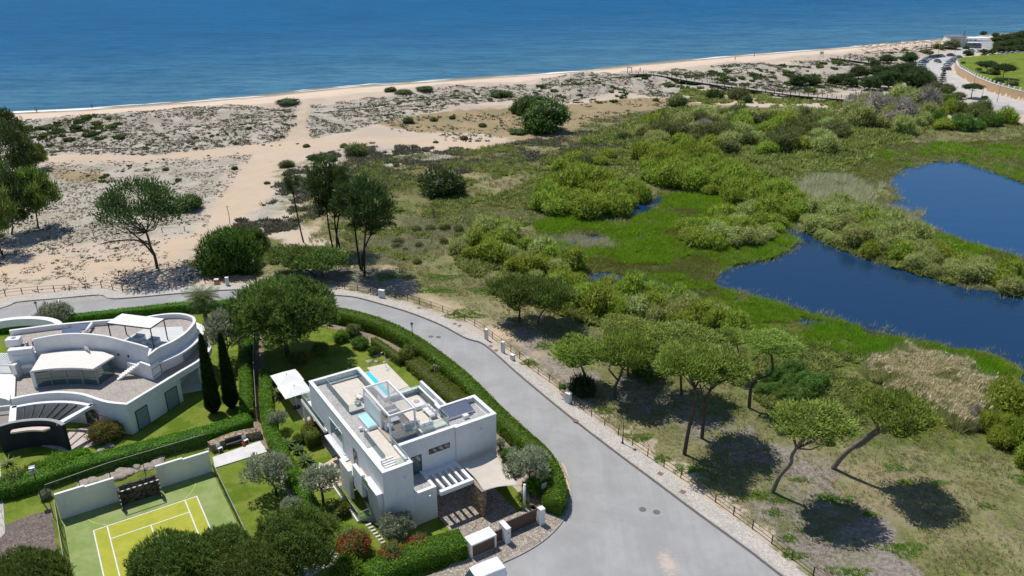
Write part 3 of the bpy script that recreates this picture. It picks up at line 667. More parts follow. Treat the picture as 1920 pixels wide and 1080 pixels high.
stuff('dune_plants', green_dune(), M['scrub_green'], 'dark green low plants spreading over the pale dunes')
DRY = [(640, 300), (860, 285), (960, 265), (1060, 262), (1100, 225), (1250, 205), (1420, 205), (1560, 205), (1720, 205), (1800, 240), (2100, 220), (2100, 420), (1600, 470), (1800, 700), (2100, 760), (2100, 1150), (1650, 1150), (1420, 990), (1100, 765), (960, 655), (880, 600), (760, 560), (640, 520), (520, 440)]
def dry_field():
    rng = np.random.default_rng(5); xy = sample_px(DRY, 60000); xy = xy[not_water(xy)]
    xy = thin(xy, 6, .45, 51); p = zone('path', xy[:, 0], xy[:, 1], 2); mu = zone('mulch', xy[:, 0], xy[:, 1], 3); xy = xy[(p < .3) & (rng.random(len(xy)) > mu*.85)]
    P = ground_pts(xy); d = np.hypot(P[:, 0], P[:, 1])/90
    return [tufts(P, .16*d, .34*np.clip(d, .7, 1.6), 7, .05*d, rng, .6)]
stuff('dry_grass', dry_field(), M['drygrass'], 'dry yellow green grass tufts between the ponds and the road')
def green_field():
    rng = np.random.default_rng(6); out = []
    xy = sample_px(DRY, 34000); xy = xy[not_water(xy)]; gz = inside(xy[:, 0], xy[:, 1], PW([(1380, 600), (1650, 650), (1880, 740), (1780, 900), (1560, 860), (1420, 790), (1330, 680)])); xy = xy[fbm(xy[:, 0]/9, xy[:, 1]/9, 61, 4) > np.where(gz, .40, .53)]; mu = zone('mulch', xy[:, 0], xy[:, 1], 3); xy = xy[(zone('path', xy[:, 0], xy[:, 1], 2) < .3) & (rng.random(len(xy)) > mu*.5)]
    P = ground_pts(xy); d = np.hypot(P[:, 0], P[:, 1])/90
    out.append(tufts(P, .2*d, .3*np.clip(d, .7, 1.6), 7, .055*d, rng, .7))
    return out
stuff('green_grass', green_field(), M['greengrass'], 'fresh green grass patches growing through the dry meadow')
def marsh_field(dull):
    rng = np.random.default_rng(8+dull); out = []
    for P0, n, cut in ((MARSHP, 60000, .41), (MARSHQ, 18000, .54), (MARSHR, 9000, .44)):
        xy = sample_px(np.stack(PIX(P0[:, 0], P0[:, 1]), 1), n); xy = xy[not_water(xy)]
        b = fbm(xy[:, 0]/11, xy[:, 1]/8, 63, 4)+(rng.random(len(xy))-.5)*.08; xy = xy[(b < cut) if dull else (b >= cut)]; xy = xy[fbm(xy[:, 0]/2.5, xy[:, 1]/2, 64, 3) > (.30 if dull else .34)]
        P = ground_pts(xy); P = P[P[:, 2] > WATER-.02-.25*(fbm(P[:, 0]/3, P[:, 1]/3, 66, 3) > .5)]; d = np.hypot(P[:, 0], P[:, 1])/90
        hh = (.12+.8*fbm(P[:, 0]/2.6, P[:, 1]/2.6, 71, 3))*(.7 if dull else 1)
        out.append(tufts(P, .18*d, hh*np.clip(d, .7, 1.3), 6, .055*d, rng, .7))
    return out
stuff('marsh_grass', marsh_field(0), M['marshgrass'], 'bright green marsh grass carpeting the wet ground round the ponds')
stuff('marsh_sedge', marsh_field(1), M['marsh_dull'], 'olive brown sedge filling the duller parts of the marsh')
def reeds(name, poly, n, h, m, label, seed, thr=.40, plume=None, w=.045):
    rng = np.random.default_rng(seed); xy = thin(sample_px(poly, n), 4, thr, seed)
    sd_ = sdist(xy[:, 0], xy[:, 1], PW(poly))+(fbm(xy[:, 0]/2.5, xy[:, 1]/2.5, seed+3, 3)-.5)*5; xy = xy[rng.random(len(xy)) < sstep(-.3, 3.2, sd_)]
    P = ground_pts(xy); P[:, 2] = np.maximum(P[:, 2], WATER-.1); d = np.hypot(P[:, 0], P[:, 1])/90; hv = h*(.35+.9*fbm(P[:, 0]/2, P[:, 1]/2, seed+9, 3)+.25*rng.random(len(P)))
    arr = [tufts(P, .3*d, hv, 7, w*d, rng, .3)]
    o = stuff(name, arr, m, label)
    if plume:
        k_ = (rng.random(len(P)) < .8) & (fbm(P[:, 0]/3, P[:, 1]/3, 88, 3) > .36); Q = P[k_]+np.array([.12, .0, 0]); Q[:, 2] += hv[k_]*.85
        V, F = spikes(Q, np.tile([.35, -.1, .9], (len(Q), 1)), .42, .13, rng, 2, .35)
        stuff('reed_plumes', [(V, F, rep(rng.random(len(Q)), 8))], plume, 'pale feathery plumes of '+label[:1].lower()+label[1:])
    return o
reeds('tall_reeds', [(1610, 690), (1690, 655), (1800, 680), (1880, 735), (1860, 800), (1790, 815), (1730, 780), (1640, 740)], 11000, 1.9, M['reed'], 'tall reeds with cream plumes below the pond in the lower right', 11, .3, M['reed_tan'])
reeds('reed_bed', [(1450, 350), (1560, 320), (1660, 350), (1640, 390), (1720, 420), (1700, 440), (1560, 400), (1500, 400)], 3600, 1.6, M['reed_grey'], 'faded grey green reed bed between the two ponds', 12, .35)
reeds('reed_fringe', [(1650, 385), (1740, 392), (1730, 425), (1700, 408), (1660, 402)], 700, 1.4, M['reed_grey'], 'thin fringe of reeds standing in the water of the upper pond', 13, .4)
reeds('sedge_patch', [(1010, 450), (1060, 435), (1150, 445), (1160, 465), (1080, 480), (1020, 475)], 1500, .9, M['reed_grey'], 'silvery sedges leaning over the shallow pool in the marsh', 14, .35)
reeds('meadow_sedge', [(640, 440), (820, 400), (960, 400), (1000, 440), (860, 450), (760, 500), (680, 500)], 5200, .55, M['reed_grey'], 'wind-combed grey green sedges on the slope behind the tall pines', 15, .42)
reeds('bank_grass', [(1560, 590), (1700, 640), (1900, 690), (1880, 720), (1700, 690), (1560, 660), (1480, 600)], 3600, .8, M['marshgrass'], 'taller bright grass along the near bank of the pond', 16, .38)
M['brush'] = leafmat('low_brush_leaves', (.10, .13, .028), (.25, .285, .08), .3)
M['palegrass'] = leafmat('bleached_grass', (.30, .28, .19), (.52, .48, .36), .3, gain=1.1)
def brush_field():
    rng = np.random.default_rng(29); out = []
    for poly, n, thr, r0, r1 in (([(1020, 300), (1110, 255), (1250, 203), (1420, 203), (1600, 200), (1760, 235), (1560, 330), (1450, 350), (1300, 300), (1200, 300), (1180, 345), (1000, 345)], 15000, .45, .35, 1.3), ([(620, 330), (700, 300), (960, 272), (1010, 330), (1000, 420), (850, 450), (760, 490), (620, 450)], 9000, .50, .25, .8), ([(850, 450), (1000, 480), (1090, 560), (1400, 610), (1440, 660), (1330, 660), (1120, 610), (960, 560), (860, 500)], 6000, .46, .3, .9), ([(1280, 172), (1480, 180), (1660, 193), (1720, 206), (1560, 205), (1400, 200), (1260, 192)], 2600, .47, .3, 1.1), ([(1500, 440), (1560, 370), (1700, 420), (1920, 530), (1920, 560), (1780, 540), (1600, 490)], 4000, .4, .3, 1.0), ([(1380, 610), (1620, 650), (1700, 760), (1560, 820), (1420, 760)], 2600, .5, .2, .6)):
        xy = sample_px(poly, n); xy = xy[not_water(xy)]; xy = thin(xy, 7, thr, 93, 4); out.append(cushions(xy, r0, r1, rng, .7, 16))
    return out
stuff('low_brush', brush_field(), M['brush'], 'continuous low olive brush filling the ground between willows and dunes')
def pale_field():
    rng = np.random.default_rng(31); xy = thin(sample_px([(960, 600), (1100, 640), (1330, 700), (1600, 800), (1900, 860), (2050, 1000), (2050, 1150), (1650, 1150), (1420, 980), (1150, 790), (1000, 690)], 16000), 4, .52, 96)
    a = tufts(ground_pts(xy), .12, .16, 5, .035, rng, .9); xy = thin(sample_px(DRY, 20000), 7, .56, 98); xy = xy[not_water(xy)]; P = ground_pts(xy); d = np.hypot(P[:, 0], P[:, 1])/90
    return [a, tufts(P, .2*d, .25*d, 6, .05*d, rng, .8)]
stuff('bleached_grass', pale_field(), M['palegrass'], 'bleached straw coloured tufts scattered through the meadow')
def pond_fringe():
    rng = np.random.default_rng(19); out = []
    for P0 in PONDS:
        L = np.vstack([P0, P0[:1]]); d = np.diff(L, axis=0); ln = np.hypot(d[:, 0], d[:, 1]); n = int(ln.sum()*5); i = rng.choice(len(d), n, p=ln/ln.sum()); xy = L[i]+d[i]*rng.random((n, 1))+rng.normal(0, 1.0, (n, 2)); xy = xy[fbm(xy[:, 0]/4, xy[:, 1]/4, 95, 3) > .42]
        P = ground_pts(xy); P[:, 2] = np.maximum(P[:, 2], WATER-.1); dd = np.hypot(P[:, 0], P[:, 1])/90; out.append(tufts(P, .22*dd, (.35+.9*fbm(P[:, 0]/3, P[:, 1]/3, 97, 3)), 7, .045*dd, rng, .4))
    return out
stuff('pond_fringe', pond_fringe(), M['reed'], 'ragged fringe of rushes along the pond edges')
def mat_patches():
    rng = np.random.default_rng(9); out = []
    spots = [(1430, 930, 2.0, .8), (1570, 938, 2.0, .7), (1460, 940, 1.2, .5), (1680, 878, 1.5, .6), (1450, 962, .9, .6), (1480, 1010, .9, .6), (1690, 1030, 2.0, 1.0), (1550, 930, 1.2, .5), (1760, 905, 1.2, .5), (1485, 1040, 1.1, .8), (1590, 1075, 1.8, .8), (1850, 950, 1., .5), (1630, 965, .9, .5), (1500, 900, 1, .5), (870, 590, 3.0, 1.6), (830, 520, 3.5, 1.3), (905, 545, 2.5, 1.2), (1130, 770, 1.4, .7), (820, 545, 3, 1.2), (1200, 820, 1.6, .8), (1290, 880, 1.8, .8), (1240, 860, 1.0, .8), (730, 520, 2.5, 1.2), (1020, 650, 1.4, 1.), (990, 680, 1.3, .8), (1100, 735, 1.2, .7), (1930, 900, 2, .8), (1700, 905, 1.2, .6)]
    for px, py, rx, ry in spots:
        c = at(px, py); n = int(130*rx*ry)+20; a = rng.random(n)*6.28; r = np.sqrt(rng.random(n))*(1+.35*np.sin(3*a+px)); xy = np.stack([c.x+np.cos(a)*r*rx, c.y+np.sin(a)*r*ry], 1)
        out.append(tufts(ground_pts(xy), .12, .13, 6, .07, rng, .9))
    return out
stuff('ice_plant', mat_patches(), M['iceplant'], 'low mats of bright green ice plant with small yellow flowers')
# ================================================================ MATERIALS FOR BUILT THINGS
def stucco():
    q = N('white_stucco'); v = q.obj(); a = q.noise(v, .9, 5, .65); st = q.noise(q.n('ShaderNodeMapping', {'Vector': v, 'Scale': (2.6, 2.6, .16)}), 1.0, 5, .7)
    col = q.mix(q.ramp(a, .35, .65), (.80, .80, .79), (.74, .745, .74)); col = q.mix(q.math('MULTIPLY', q.ramp(st, .52, .75), .35), col, (.60, .59, .56))
    return q.done(q.bsdf(col, .8, q.noise(v, 30, 3, .6), .12, .03, .2))
M['stucco'] = stucco()
M['stucco_cap'] = pmat('white_coping', (.82, .81, .79), (.74, .72, .69), 1.4, .7)
M['gravel'] = cobble('roof_gravel', (.56, .55, .53), (.38, .375, .37), (.24, .235, .23), 7.0)
M['gravel_warm'] = cobble('beige_roof_gravel', (.50, .445, .39), (.36, .32, .285), (.24, .21, .19), 6.0)
def tiles(name, c1, c2, joint, s=.6):
    q = N(name); b = q.n('ShaderNodeTexBrick', {'Vector': q.obj(), 'Color1': c1+(1,), 'Color2': c2+(1,), 'Mortar': joint+(1,), 'Scale': 1.0, 'Mortar Size': .012, 'Brick Width': s, 'Row Height': s}, offset=0.0)
    n_ = q.noise(q.obj(), 1.5, 4, .6); col = q.mix(q.math('MULTIPLY', q.ramp(n_, .45, .7), .25), b.outputs[0], tuple(k*.75 for k in c1))
    return q.done(q.bsdf(col, .6, b.outputs[1], .2, .01, .3))
M['deck'] = tiles('beige_deck_tiles', (.66, .595, .50), (.62, .56, .475), (.52, .46, .38))
M['deck_pale'] = tiles('pale_deck_tiles', (.62, .62, .60), (.58, .58, .56), (.5, .5, .48))
M['terracotta'] = tiles('sand_coloured_paving', (.62, .49, .34), (.58, .46, .33), (.48, .37, .26), .5)
M['patio'] = tiles('pale_patio_paving', (.60, .57, .52), (.55, .52, .48), (.45, .43, .4), .45)
def glass(name, tint, a=.78, rough=.03):
    q = N(name); t = q.n('ShaderNodeBsdfTransparent', {'Color': tint+(1,)}); g = q.n('ShaderNodeBsdfGlossy', {'Roughness': rough, 'Color': (.85, .95, .95, 1)})
    d = q.n('ShaderNodeBsdfDiffuse', {'Color': (.75, .86, .84, 1)})
    f = q.n('ShaderNodeFresnel', {'IOR': 1.45}); m1 = q.n('ShaderNodeMixShader', {0: f.outputs[0], 1: t, 2: g}); m2 = q.n('ShaderNodeMixShader', {0: 1-a, 1: m1, 2: d})
    return q.done(m2)
M['glass'] = glass('balustrade_glass', (.93, .98, .97), .90)
M['edge'] = pmat('pale_glass_edge', (.55, .66, .62), (.5, .62, .6), 3, .3); M['frosted'] = glass('blue_screen_glass', (.70, .88, .90), .45)
def window_mat(name, c, r=.08):
    q = N(name); n_ = q.noise(q.obj(), .7, 2, .5); return q.done(q.bsdf(q.mix(n_, c, tuple(k*1.8 for k in c)), r, spec=.9, **{'Coat Weight': .6, 'Coat Roughness': .03}))
M['window'] = window_mat('window_glass', (.030, .042, .045)); M['window_pale'] = window_mat('curtained_window_glass', (.20, .26, .29))
M['window_green'] = window_mat('tinted_window_glass', (.035, .075, .075))
M['dark_metal'] = pmat('dark_window_metal', (.055, .055, .06), (.04, .04, .045), 5, .5); M['grey_metal'] = pmat('grey_metal', (.30, .30, .30), (.25, .25, .25), 5, .45, metal=.6)
M['steel'] = pmat('steel', (.55, .56, .57), (.45, .46, .47), 5, .35, metal=.8); M['white_metal'] = pmat('white_painted_metal', (.80, .80, .80), (.76, .76, .77), 3, .45)
M['brown_metal'] = pmat('brown_metal', (.11, .075, .055), (.08, .055, .04), 4, .5)
M['fabric_white'] = pmat('white_canvas', (.80, .79, .77), (.74, .73, .71), 2, .9, bump=.1); M['fabric_sand'] = pmat('sand_coloured_shade_cloth', (.60, .535, .46), (.55, .49, .42), 1.2, .95, bump=.1)
M['cushion'] = pmat('white_cushion', (.72, .72, .73), (.60, .61, .63), 3, .95); M['cushion_grey'] = pmat('grey_cushion', (.30, .30, .31), (.42, .42, .43), 4, .95)
def wood(name, c1, c2, s=8, ax=0):
    q = N(name); v = q.n('ShaderNodeMapping', {'Vector': q.obj(), 'Scale': ((1, 8, 8) if ax == 0 else (8, 8, 1))}); w_ = q.noise(v, 1.2, 4, .6); X = q.n('ShaderNodeSeparateXYZ', {0: q.obj()})
    fr = q.math('FRACT', q.math('MULTIPLY', X.outputs[0], s)); col = q.mix(w_, c1, c2); col = q.mix(q.ramp(fr, .1, .02), col, tuple(k*.35 for k in c1))
    return q.done(q.bsdf(col, .65, w_, .2, .01, .3))
M['gate_wood'] = wood('dark_gate_boards', (.105, .070, .050), (.145, .10, .075), 7); M['wood'] = wood('weathered_wood', (.36, .22, .15), (.28, .17, .12), 6)
def stonewall(name, c1, c2, j, s=(2.2, 2.2, 5.5), off=0):
    q = N(name); v = q.n('ShaderNodeMapping', {'Vector': q.obj(), 'Scale': s}); vo = q.n('ShaderNodeTexVoronoi', {'Vector': v, 'Scale': 1.0}); e = q.n('ShaderNodeTexVoronoi', {'Vector': v, 'Scale': 1.0}, feature='DISTANCE_TO_EDGE')
    r = q.n('ShaderNodeSeparateColor', {0: vo.outputs['Color']}).outputs[0]; col = q.mix(r, c1, c2); col = q.mix(q.ramp(e.outputs[0], .10, .02), col, j)
    return q.done(q.bsdf(col, .9, e.outputs[0], .9, .06, .2))
M['stone'] = stonewall('dry_stone', (.44, .34, .23), (.24, .18, .12), (.05, .04, .03)); M['rock'] = pmat('rock', (.48, .41, .33), (.30, .27, .24), 2, .9, bump=.5, c3=(.18, .16, .14))
M['dark_render'] = pmat('charcoal_render', (.030, .034, .038), (.022, .025, .028), 1.2, .75); M['pool'] = window_mat('pool_water', (.02, .50, .60), .05); M['skylight'] = window_mat('turquoise_tub_cover', (.26, .52, .50), .3)
def solar_mat():
    q = N('solar_tubes'); X = q.n('ShaderNodeSeparateXYZ', {0: q.obj()}); f = q.math('FRACT', q.math('MULTIPLY', X.outputs[0], 7.5)); return q.done(q.bsdf(q.mix(q.ramp(f, .55, .7), (.018, .035, .10), (.30, .33, .38)), .2, spec=.8))
M['solar'] = solar_mat(); M['panel_blue'] = pmat('blue_solar_panel', (.03, .07, .17), (.04, .09, .21), 4, .15, .8)
M['soil'] = pmat('bed_soil', (.30, .24, .175), (.20, .155, .11), 1.5, .95, bump=.3, wp=True)
# ================================================================ WHITE VILLA (own axes u to the right, v to the back)
VIL = empty('modern_villa', (VO[0], VO[1], 0), VA, 'white cubic villa with gravel roof terraces beside the bend in the road', 'house')
def rooflike(poly, z, th, cap, parent, gr, hz=.6):
    MB().strip(poly, th if ccw(poly) else 0, 0 if ccw(poly) else th, z, z+hz, True).build('parapet', M['stucco'], parent)
    MB().strip(poly, (th+.03) if ccw(poly) else .03, .03 if ccw(poly) else (th+.03), z+hz, z+hz+.05, True).build('coping', M['stucco_cap'], parent)
def ccw(P): return sum(P[i][0]*P[(i+1) % len(P)][1]-P[(i+1) % len(P)][0]*P[i][1] for i in range(len(P))) > 0
UP = [(0, 0), (3.1, 0), (3.1, 3.1), (9.4, 3.1), (9.4, 2.9), (14.25, 2.9), (14.25, 7.4), (10.0, 7.4), (10.0, 12.4), (6.05, 12.4), (6.05, 20.05), (0, 20.05)]
MB().prism(UP, 2.8, 6.15).build('upper_wall', M['stucco'], VIL)
MB().prism([(0, 0), (3.1, 0), (3.1, 2.9), (14.25, 2.92), (14.25, 7.4), (10.0, 7.4), (10.0, 12.4), (6.05, 12.4), (6.05, 20.05), (.55, 20.05), (.55, 5.6), (0, 5.6)], -1.2, 2.8).build('ground_floor_wall', M['stucco'], VIL)
rooflike(UP, 6.15, .36, .4, VIL, 0)
MB().prism([(.4, 5.3), (9.6, 5.3), (9.6, 3.5), (13.8, 3.5), (13.8, 7.0), (9.6, 7.0), (9.6, 12.0), (5.65, 12.0), (5.65, 19.6), (.4, 19.6)], 6.15, 6.2).build('gravel_roof', M['gravel'], VIL)
MB().prism([(1.7, 12.2), (5.2, 12.2), (5.2, 18.8), (1.7, 18.8)], 6.2, 6.32).prism([(1.35, .8), (2.85, .8), (2.85, 7.6), (1.55, 7.6)], 6.2, 6.32).prism([(6.2, 4.6), (9.3, 4.6), (9.3, 11.9), (6.2, 11.9)], 6.2, 6.32).build('roof_deck', M['deck'], VIL)
MB().prism([(2.95, 4.9), (6.2, 4.9), (6.2, 11.9), (3.3, 11.9), (3.3, 7.9), (2.95, 7.9)], 6.2, 6.33).build('pergola_deck', pmat('taupe_deck', (.42, .36, .29), (.37, .32, .26), 2), VIL)  # brownish deck area under the roof pergola
# stair well by the front parapet: its shade is a flat dark-coloured strip
MB().box(3.3, 5.9, 3.55, 4.7, 6.16, 6.26).build('stair_well_strip', window_mat('stair_well_dark', (.05, .06, .11), .1), VIL)
for z0, (a, b, c, d) in ((2.8, (3.12, 5.5, 0.0, 3.08)),):
    MB().box(a, b, c, d, -1.2, 2.8).build('low_block', M['stucco'], VIL)
    MB().box(a+.05, b-.35, c+.4, d, 2.8, 2.86).build('low_gravel_roof', M['gravel'], VIL)
    MB().box(a, b, c, .38, 2.8, 2.98).box(b-.34, b, .38, d, 2.8, 2.98).build('low_parapet', M['stucco_cap'], VIL)
# carport frame with four open bays
MB().box(5.52, 9.25, -.85, -.45, 2.35, 2.8).box(8.9, 9.25, -.45, 2.88, 2.35, 2.8).box(5.52, 8.9, 2.2, 2.88, 2.35, 2.8).build('carport_frame', M['stucco'], VIL)
for i in range(4): MB().box(6.0+i*.72, 6.25+i*.72, -.45, 2.2, 2.4, 2.84).build('carport_beam', M['stucco'], VIL)
def window(parent, u0, u1, v, z0, z1, gl, fr, out=(0, -1), n=1, t=.06):
    f = MB(); o = .05
    if out[1]:
        s = out[1]; y0, y1 = sorted((v, v+s*o)); g = MB().box(u0+t, u1-t, *sorted((v, v+s*.02)), z0+t, z1-t)
        f.box(u0, u1, y0, y1, z0, z0+t).box(u0, u1, y0, y1, z1-t, z1)
        for k in range(n+1): x = u0+(u1-u0-t)*k/n; f.box(x, x+t, y0, y1, z0+t, z1-t)
    else:
        s = out[0]; x0, x1 = sorted((v, v+s*o)); g = MB().box(*sorted((v, v+s*.02)), u0+t, u1-t, z0+t, z1-t)
        f.box(x0, x1, u0, u1, z0, z0+t).box(x0, x1, u0, u1, z1-t, z1)
        for k in range(n+1): y = u0+(u1-u0-t)*k/n; f.box(x0, x1, y, y+t, z0+t, z1-t)
    w_ = g.build('window', gl, parent); f.build('frame', fr, w_); return w_
window(VIL, 6.35, 8.75, 3.1, 4.55, 5.15, M['window'], M['dark_metal'])
window(VIL, 4.35, 5.5, 3.1, 2.87, 4.95, M['window_green'], M['dark_metal'], n=1)
window(VIL, 10.3, 14.0, 0, 2.95, 5.35, M['window_pale'], M['stucco'], (-1, 0), t=.12)
window(VIL, 6.45, 7.35, 0, 2.95, 5.3, M['window'], M['dark_metal'], (-1, 0), n=2)
window(VIL, 9.6, 13.4, .55, 0.02, 2.5, M['window'], M['dark_metal'], (-1, 0), n=4)
window(VIL, 15.8, 17.2, .55, 0.4, 2.3, M['window'], M['dark_metal'], (-1, 0), n=1)
window(VIL, 4.0, 5.4, 0, 0.1, 2.2, M['window'], M['dark_metal'], (-1, 0), n=1)
MB().box(-.55, -.01, 9.0, 14.6, 2.62, 2.82).build('canopy_slab', M['stucco'], VIL)
MB().box(-.14, -.002, 9.95, 14.2, 2.86, 2.95).build('window_sill', M['stucco_cap'], VIL)
# garden wing at the back left with its frameless balcony
MB().box(-.35, 0, 15.2, 22.8, 2.7, 2.9).box(0, 6.0, 20.07, 22.8, 2.7, 2.9).build('veranda_roof', M['stucco'], VIL)
MB().box(-.33, -.18, 15.2, 22.8, 2.9, 3.12).box(-.18, 6.0, 22.62, 22.8, 2.9, 3.12).build('veranda_kerb', M['stucco_cap'], VIL)
for v in (19.9, 22.3): MB().box(-.3, 0, v, v+.35, -.1, 2.7).build('veranda_column', M['stucco'], VIL)
# left side: blade walls, steps, slatted screen
MB().prism([(-1.15, 6.2), (-.75, 6.2), (-.75, 8.7), (-1.15, 8.7)], -.3, 3.55).build('blade_wall', M['stucco'], VIL)
MB().prism([(-.85, 3.5), (-.45, 3.5), (-.45, 5.7), (-.85, 5.7)], 2.0, 4.6).build('blade_wall', M['stucco'], VIL)
MB().box(-.75, -.01, 6.1, 8.7, 2.7, 2.86).build('balcony_floor', M['deck'], VIL)
MB().box(-.45, -.01, 1.9, 5.7, 3.7, 3.9).build('landing_floor', M['deck'], VIL)
for i in range(5): MB().box(-.75, -.02, 5.72+i*.1-.02, 5.9+i*.1, 2.1+i*.16, 2.17+i*.16).build('step', M['wood'], VIL)
for i in range(16):
    v = .35+i*.19; MB().add([(-.62+i*.0, v, 4.2), (-.02, v, 4.2), (-.02, v, -.9), (-.12, v, -.9), (-.62, v+.06, 4.2), (-.02, v+.06, 4.2), (-.02, v+.06, -.9), (-.12, v+.06, -.9)], [(0, 3, 2, 1), (4, 5, 6, 7), (0, 1, 5, 4), (1, 2, 6, 5), (2, 3, 7, 6), (3, 0, 4, 7)]).build('screen_slat', M['white_metal'], VIL)
MB().box(-.66, -.01, .3, 3.4, 4.2, 4.3).build('screen_cap', M['white_metal'], VIL)
for i in range(5): MB().box(.75+i*.0, 2.0, 1.9-i*.26, 2.15-i*.26, 6.2, 6.7-i*.1).build('roof_step', M['stucco_cap'], VIL)
MB().box(-1.95, -1.7, 2.6, 9.2, -1.0, .22).build('terrace_wall', M['stucco_cap'], VIL)
MB().box(-1.7, -.01, 2.6, 2.8, -1.0, .1).build('terrace_wall', M['stucco_cap'], VIL)
def rail(path, z, h, parent=None, gl=None, name='balustrade'):
    m = MB().strip(path, .008, .008, z+.04, z+h); o = m.build(name, gl or M['glass'], parent)
    MB().strip(path, .014, .014, z+h, z+h+.03).build('glass_edge', M['edge'], o); MB().strip(path, .03, .03, z, z+.05).build('base_channel', M['steel'], o); return o
for pth, z in (([(1.6, 12.1), (1.6, 18.95), (5.3, 18.95), (5.3, 13.2)], 6.2), ([(1.6, 12.1), (3.2, 12.1)], 6.2), ([(1.25, 7.4), (1.2, 2.0)], 6.2), ([(2.95, 4.5), (2.95, .75), (1.6, .75)], 6.2), ([(3.0, 4.8), (6.1, 4.8)], 6.2), ([(6.3, 4.45), (9.45, 4.45), (9.45, 6.4)], 6.2), ([(9.5, 7.7), (9.5, 11.9), (6.2, 11.9)], 6.2)):
    rail(pth, z, 1.0, VIL)
rail([(-1.82, 2.7), (-1.82, 9.0)], .22, .95, VIL); rail([(-.25, 15.3), (-.25, 22.7), (5.9, 22.7)], 3.12, .8, VIL); rail([(-1.7, 2.7), (-.1, 2.7)], .1, 1.0, VIL)
rail([(-.8, 1.95), (-.8, 3.4)], 3.9, .9, VIL)
MB().box(10.95, 11.25, 7.45, 14.2, -.1, 6.2).build('fin_wall', M['stucco'], VIL)
MB().box(10.02, 10.94, 7.45, 10.6, 2.7, 5.6).build('light_shaft', M['stucco'], VIL); MB().box(10.2, 10.9, 8.0, 9.8, 5.6, 5.64).build('shaft_glass', M['window_pale'], VIL)
MB().box(10.9, 10.945, 10.9, 14.0, 3.8, 5.9).build('glass_screen', M['frosted'], VIL)
for u, v, z in ((2.1, -.03, 5.6), (12.3, 2.87, 5.7), (4.6, -.03, 2.45)):
    c = MB().tube([(u, v, z), (u, v-.22, z)], [.05, .05], 8).lathe([(.02, -.12), (.09, -.06), (.10, 0), (.02, .03)], 10, (u, v-.26, z)); c.build('camera_dome', M['white_metal'], VIL)
MB().tube([(-.02, 10.8, 5.75), (-.5, 10.8, 5.85)], .05, 8).build('spout', M['white_metal'], VIL)
# ---- things on the villa's roof
def vthing(name, u, v, z, label, cat, rz=0, group=None):
    x, y = vw(u, v); return empty(name, (x, y, z), VA+rz, label, cat, group)
t = vthing('roof_pergola', 3.2, 5.2, 6.32, 'white louvred pergola standing over the seating on the villa roof', 'pergola')
W_, L_, Hp = 2.9, 6.6, 2.55
for x in (0, W_-.16):
    for y in (0, L_-.16): MB().box(x, x+.16, y, y+.16, 0, Hp).build('post', M['white_metal'], t)
MB().box(0, W_, 0, .16, Hp, Hp+.22).box(0, W_, L_-.16, L_, Hp, Hp+.22).box(0, .16, .16, L_-.16, Hp, Hp+.22).box(W_-.16, W_, .16, L_-.16, Hp, Hp+.22).build('frame', M['white_metal'], t)
lv = MB()
for i in range(34):
    y = .2+i*.185
    lv.add([(.16, y, Hp+.14), (W_-.16, y, Hp+.14), (W_-.16, y+.075, Hp+.05), (.16, y+.075, Hp+.05), (.16, y-.008, Hp+.13), (W_-.16, y-.008, Hp+.13), (W_-.16, y+.067, Hp+.04), (.16, y+.067, Hp+.04)], [(0, 1, 2, 3), (7, 6, 5, 4), (0, 4, 5, 1), (1, 5, 6, 2), (2, 6, 7, 3), (3, 7, 4, 0)])
lv.build('louvres', M['white_metal'], t)
MB().box(-.02, .12, 2.2, L_-.3, 0, 2.2).build('side_screen', M['stucco'], t)
t = vthing('plunge_tub', 2.0, 7.9, 6.2, 'turquoise covered plunge tub on the gravel roof beside the pergola', 'tub')
MB().box(0, 1.0, 0, 2.8, 0, .42).build('shell', M['white_metal'], t, bevel=.05); MB().box(.08, .92, .08, 2.72, .42, .47).build('cover', M['skylight'], t)
t = vthing('roof_vent', 1.2, 8.3, 6.2, 'small white vent box on the gravel roof near the tub', 'vent'); MB().box(0, .35, 0, .3, .2, .4).build('cap', M['white_metal'], t); MB().tube([(.17, .15, 0), (.17, .15, .2)], .09, 8).box(.45, .7, -.3, -.05, 0, .15).build('pipe', M['white_metal'], t)
def armchair(u, v, rz, label, wd=.8, nm='garden_armchair', cat='armchair', cush=None, group=None):
    t = vthing(nm, u, v, 6.33, label, cat, rz, group)
    m = MB()
    for k in range(5): m.box(-wd/2, wd/2, -.42, -.38, .12+k*.14, .19+k*.14)
    for sx in (-1, 1):
        for k in range(4): m.box(sx*wd/2-.02, sx*wd/2+.02, -.38, .4, .12+k*.14, .19+k*.14)
        m.box(sx*wd/2-.04, sx*wd/2+.04, .36, .42, 0, .62).box(sx*wd/2-.04, sx*wd/2+.04, -.44, -.38, 0, .8)
    m.build('frame', M['white_metal'], t); n_ = max(1, round(wd/.75))
    for k in range(n_):
        x0 = -wd/2+.05+k*(wd-.1)/n_; MB().box(x0, x0+(wd-.1)/n_-.02, -.34, .38, .26, .42).build('seat_cushion', M['cushion'], t, bevel=.04)
        MB().box(x0+.03, x0+(wd-.1)/n_-.05, -.36, -.2, .43, .78).build('back_cushion', cush or M['cushion'], t, bevel=.05)
    return t
armchair(3.85, 7.2, math.radians(-90), 'white slatted armchair at the near left corner under the roof pergola')
armchair(5.9, 6.2, 0, 'white slatted two-seat sofa with dark cushions under the roof pergola', 1.7, 'garden_sofa', 'sofa', M['cushion_grey'])
armchair(5.2, 9.6, math.radians(180), 'white slatted sofa at the far side under the roof pergola', 1.5, 'garden_sofa', 'sofa')
armchair(7.2, 5.3, 0, 'white slatted bench sofa against the front glass just outside the pergola', 1.3, 'garden_sofa', 'sofa')
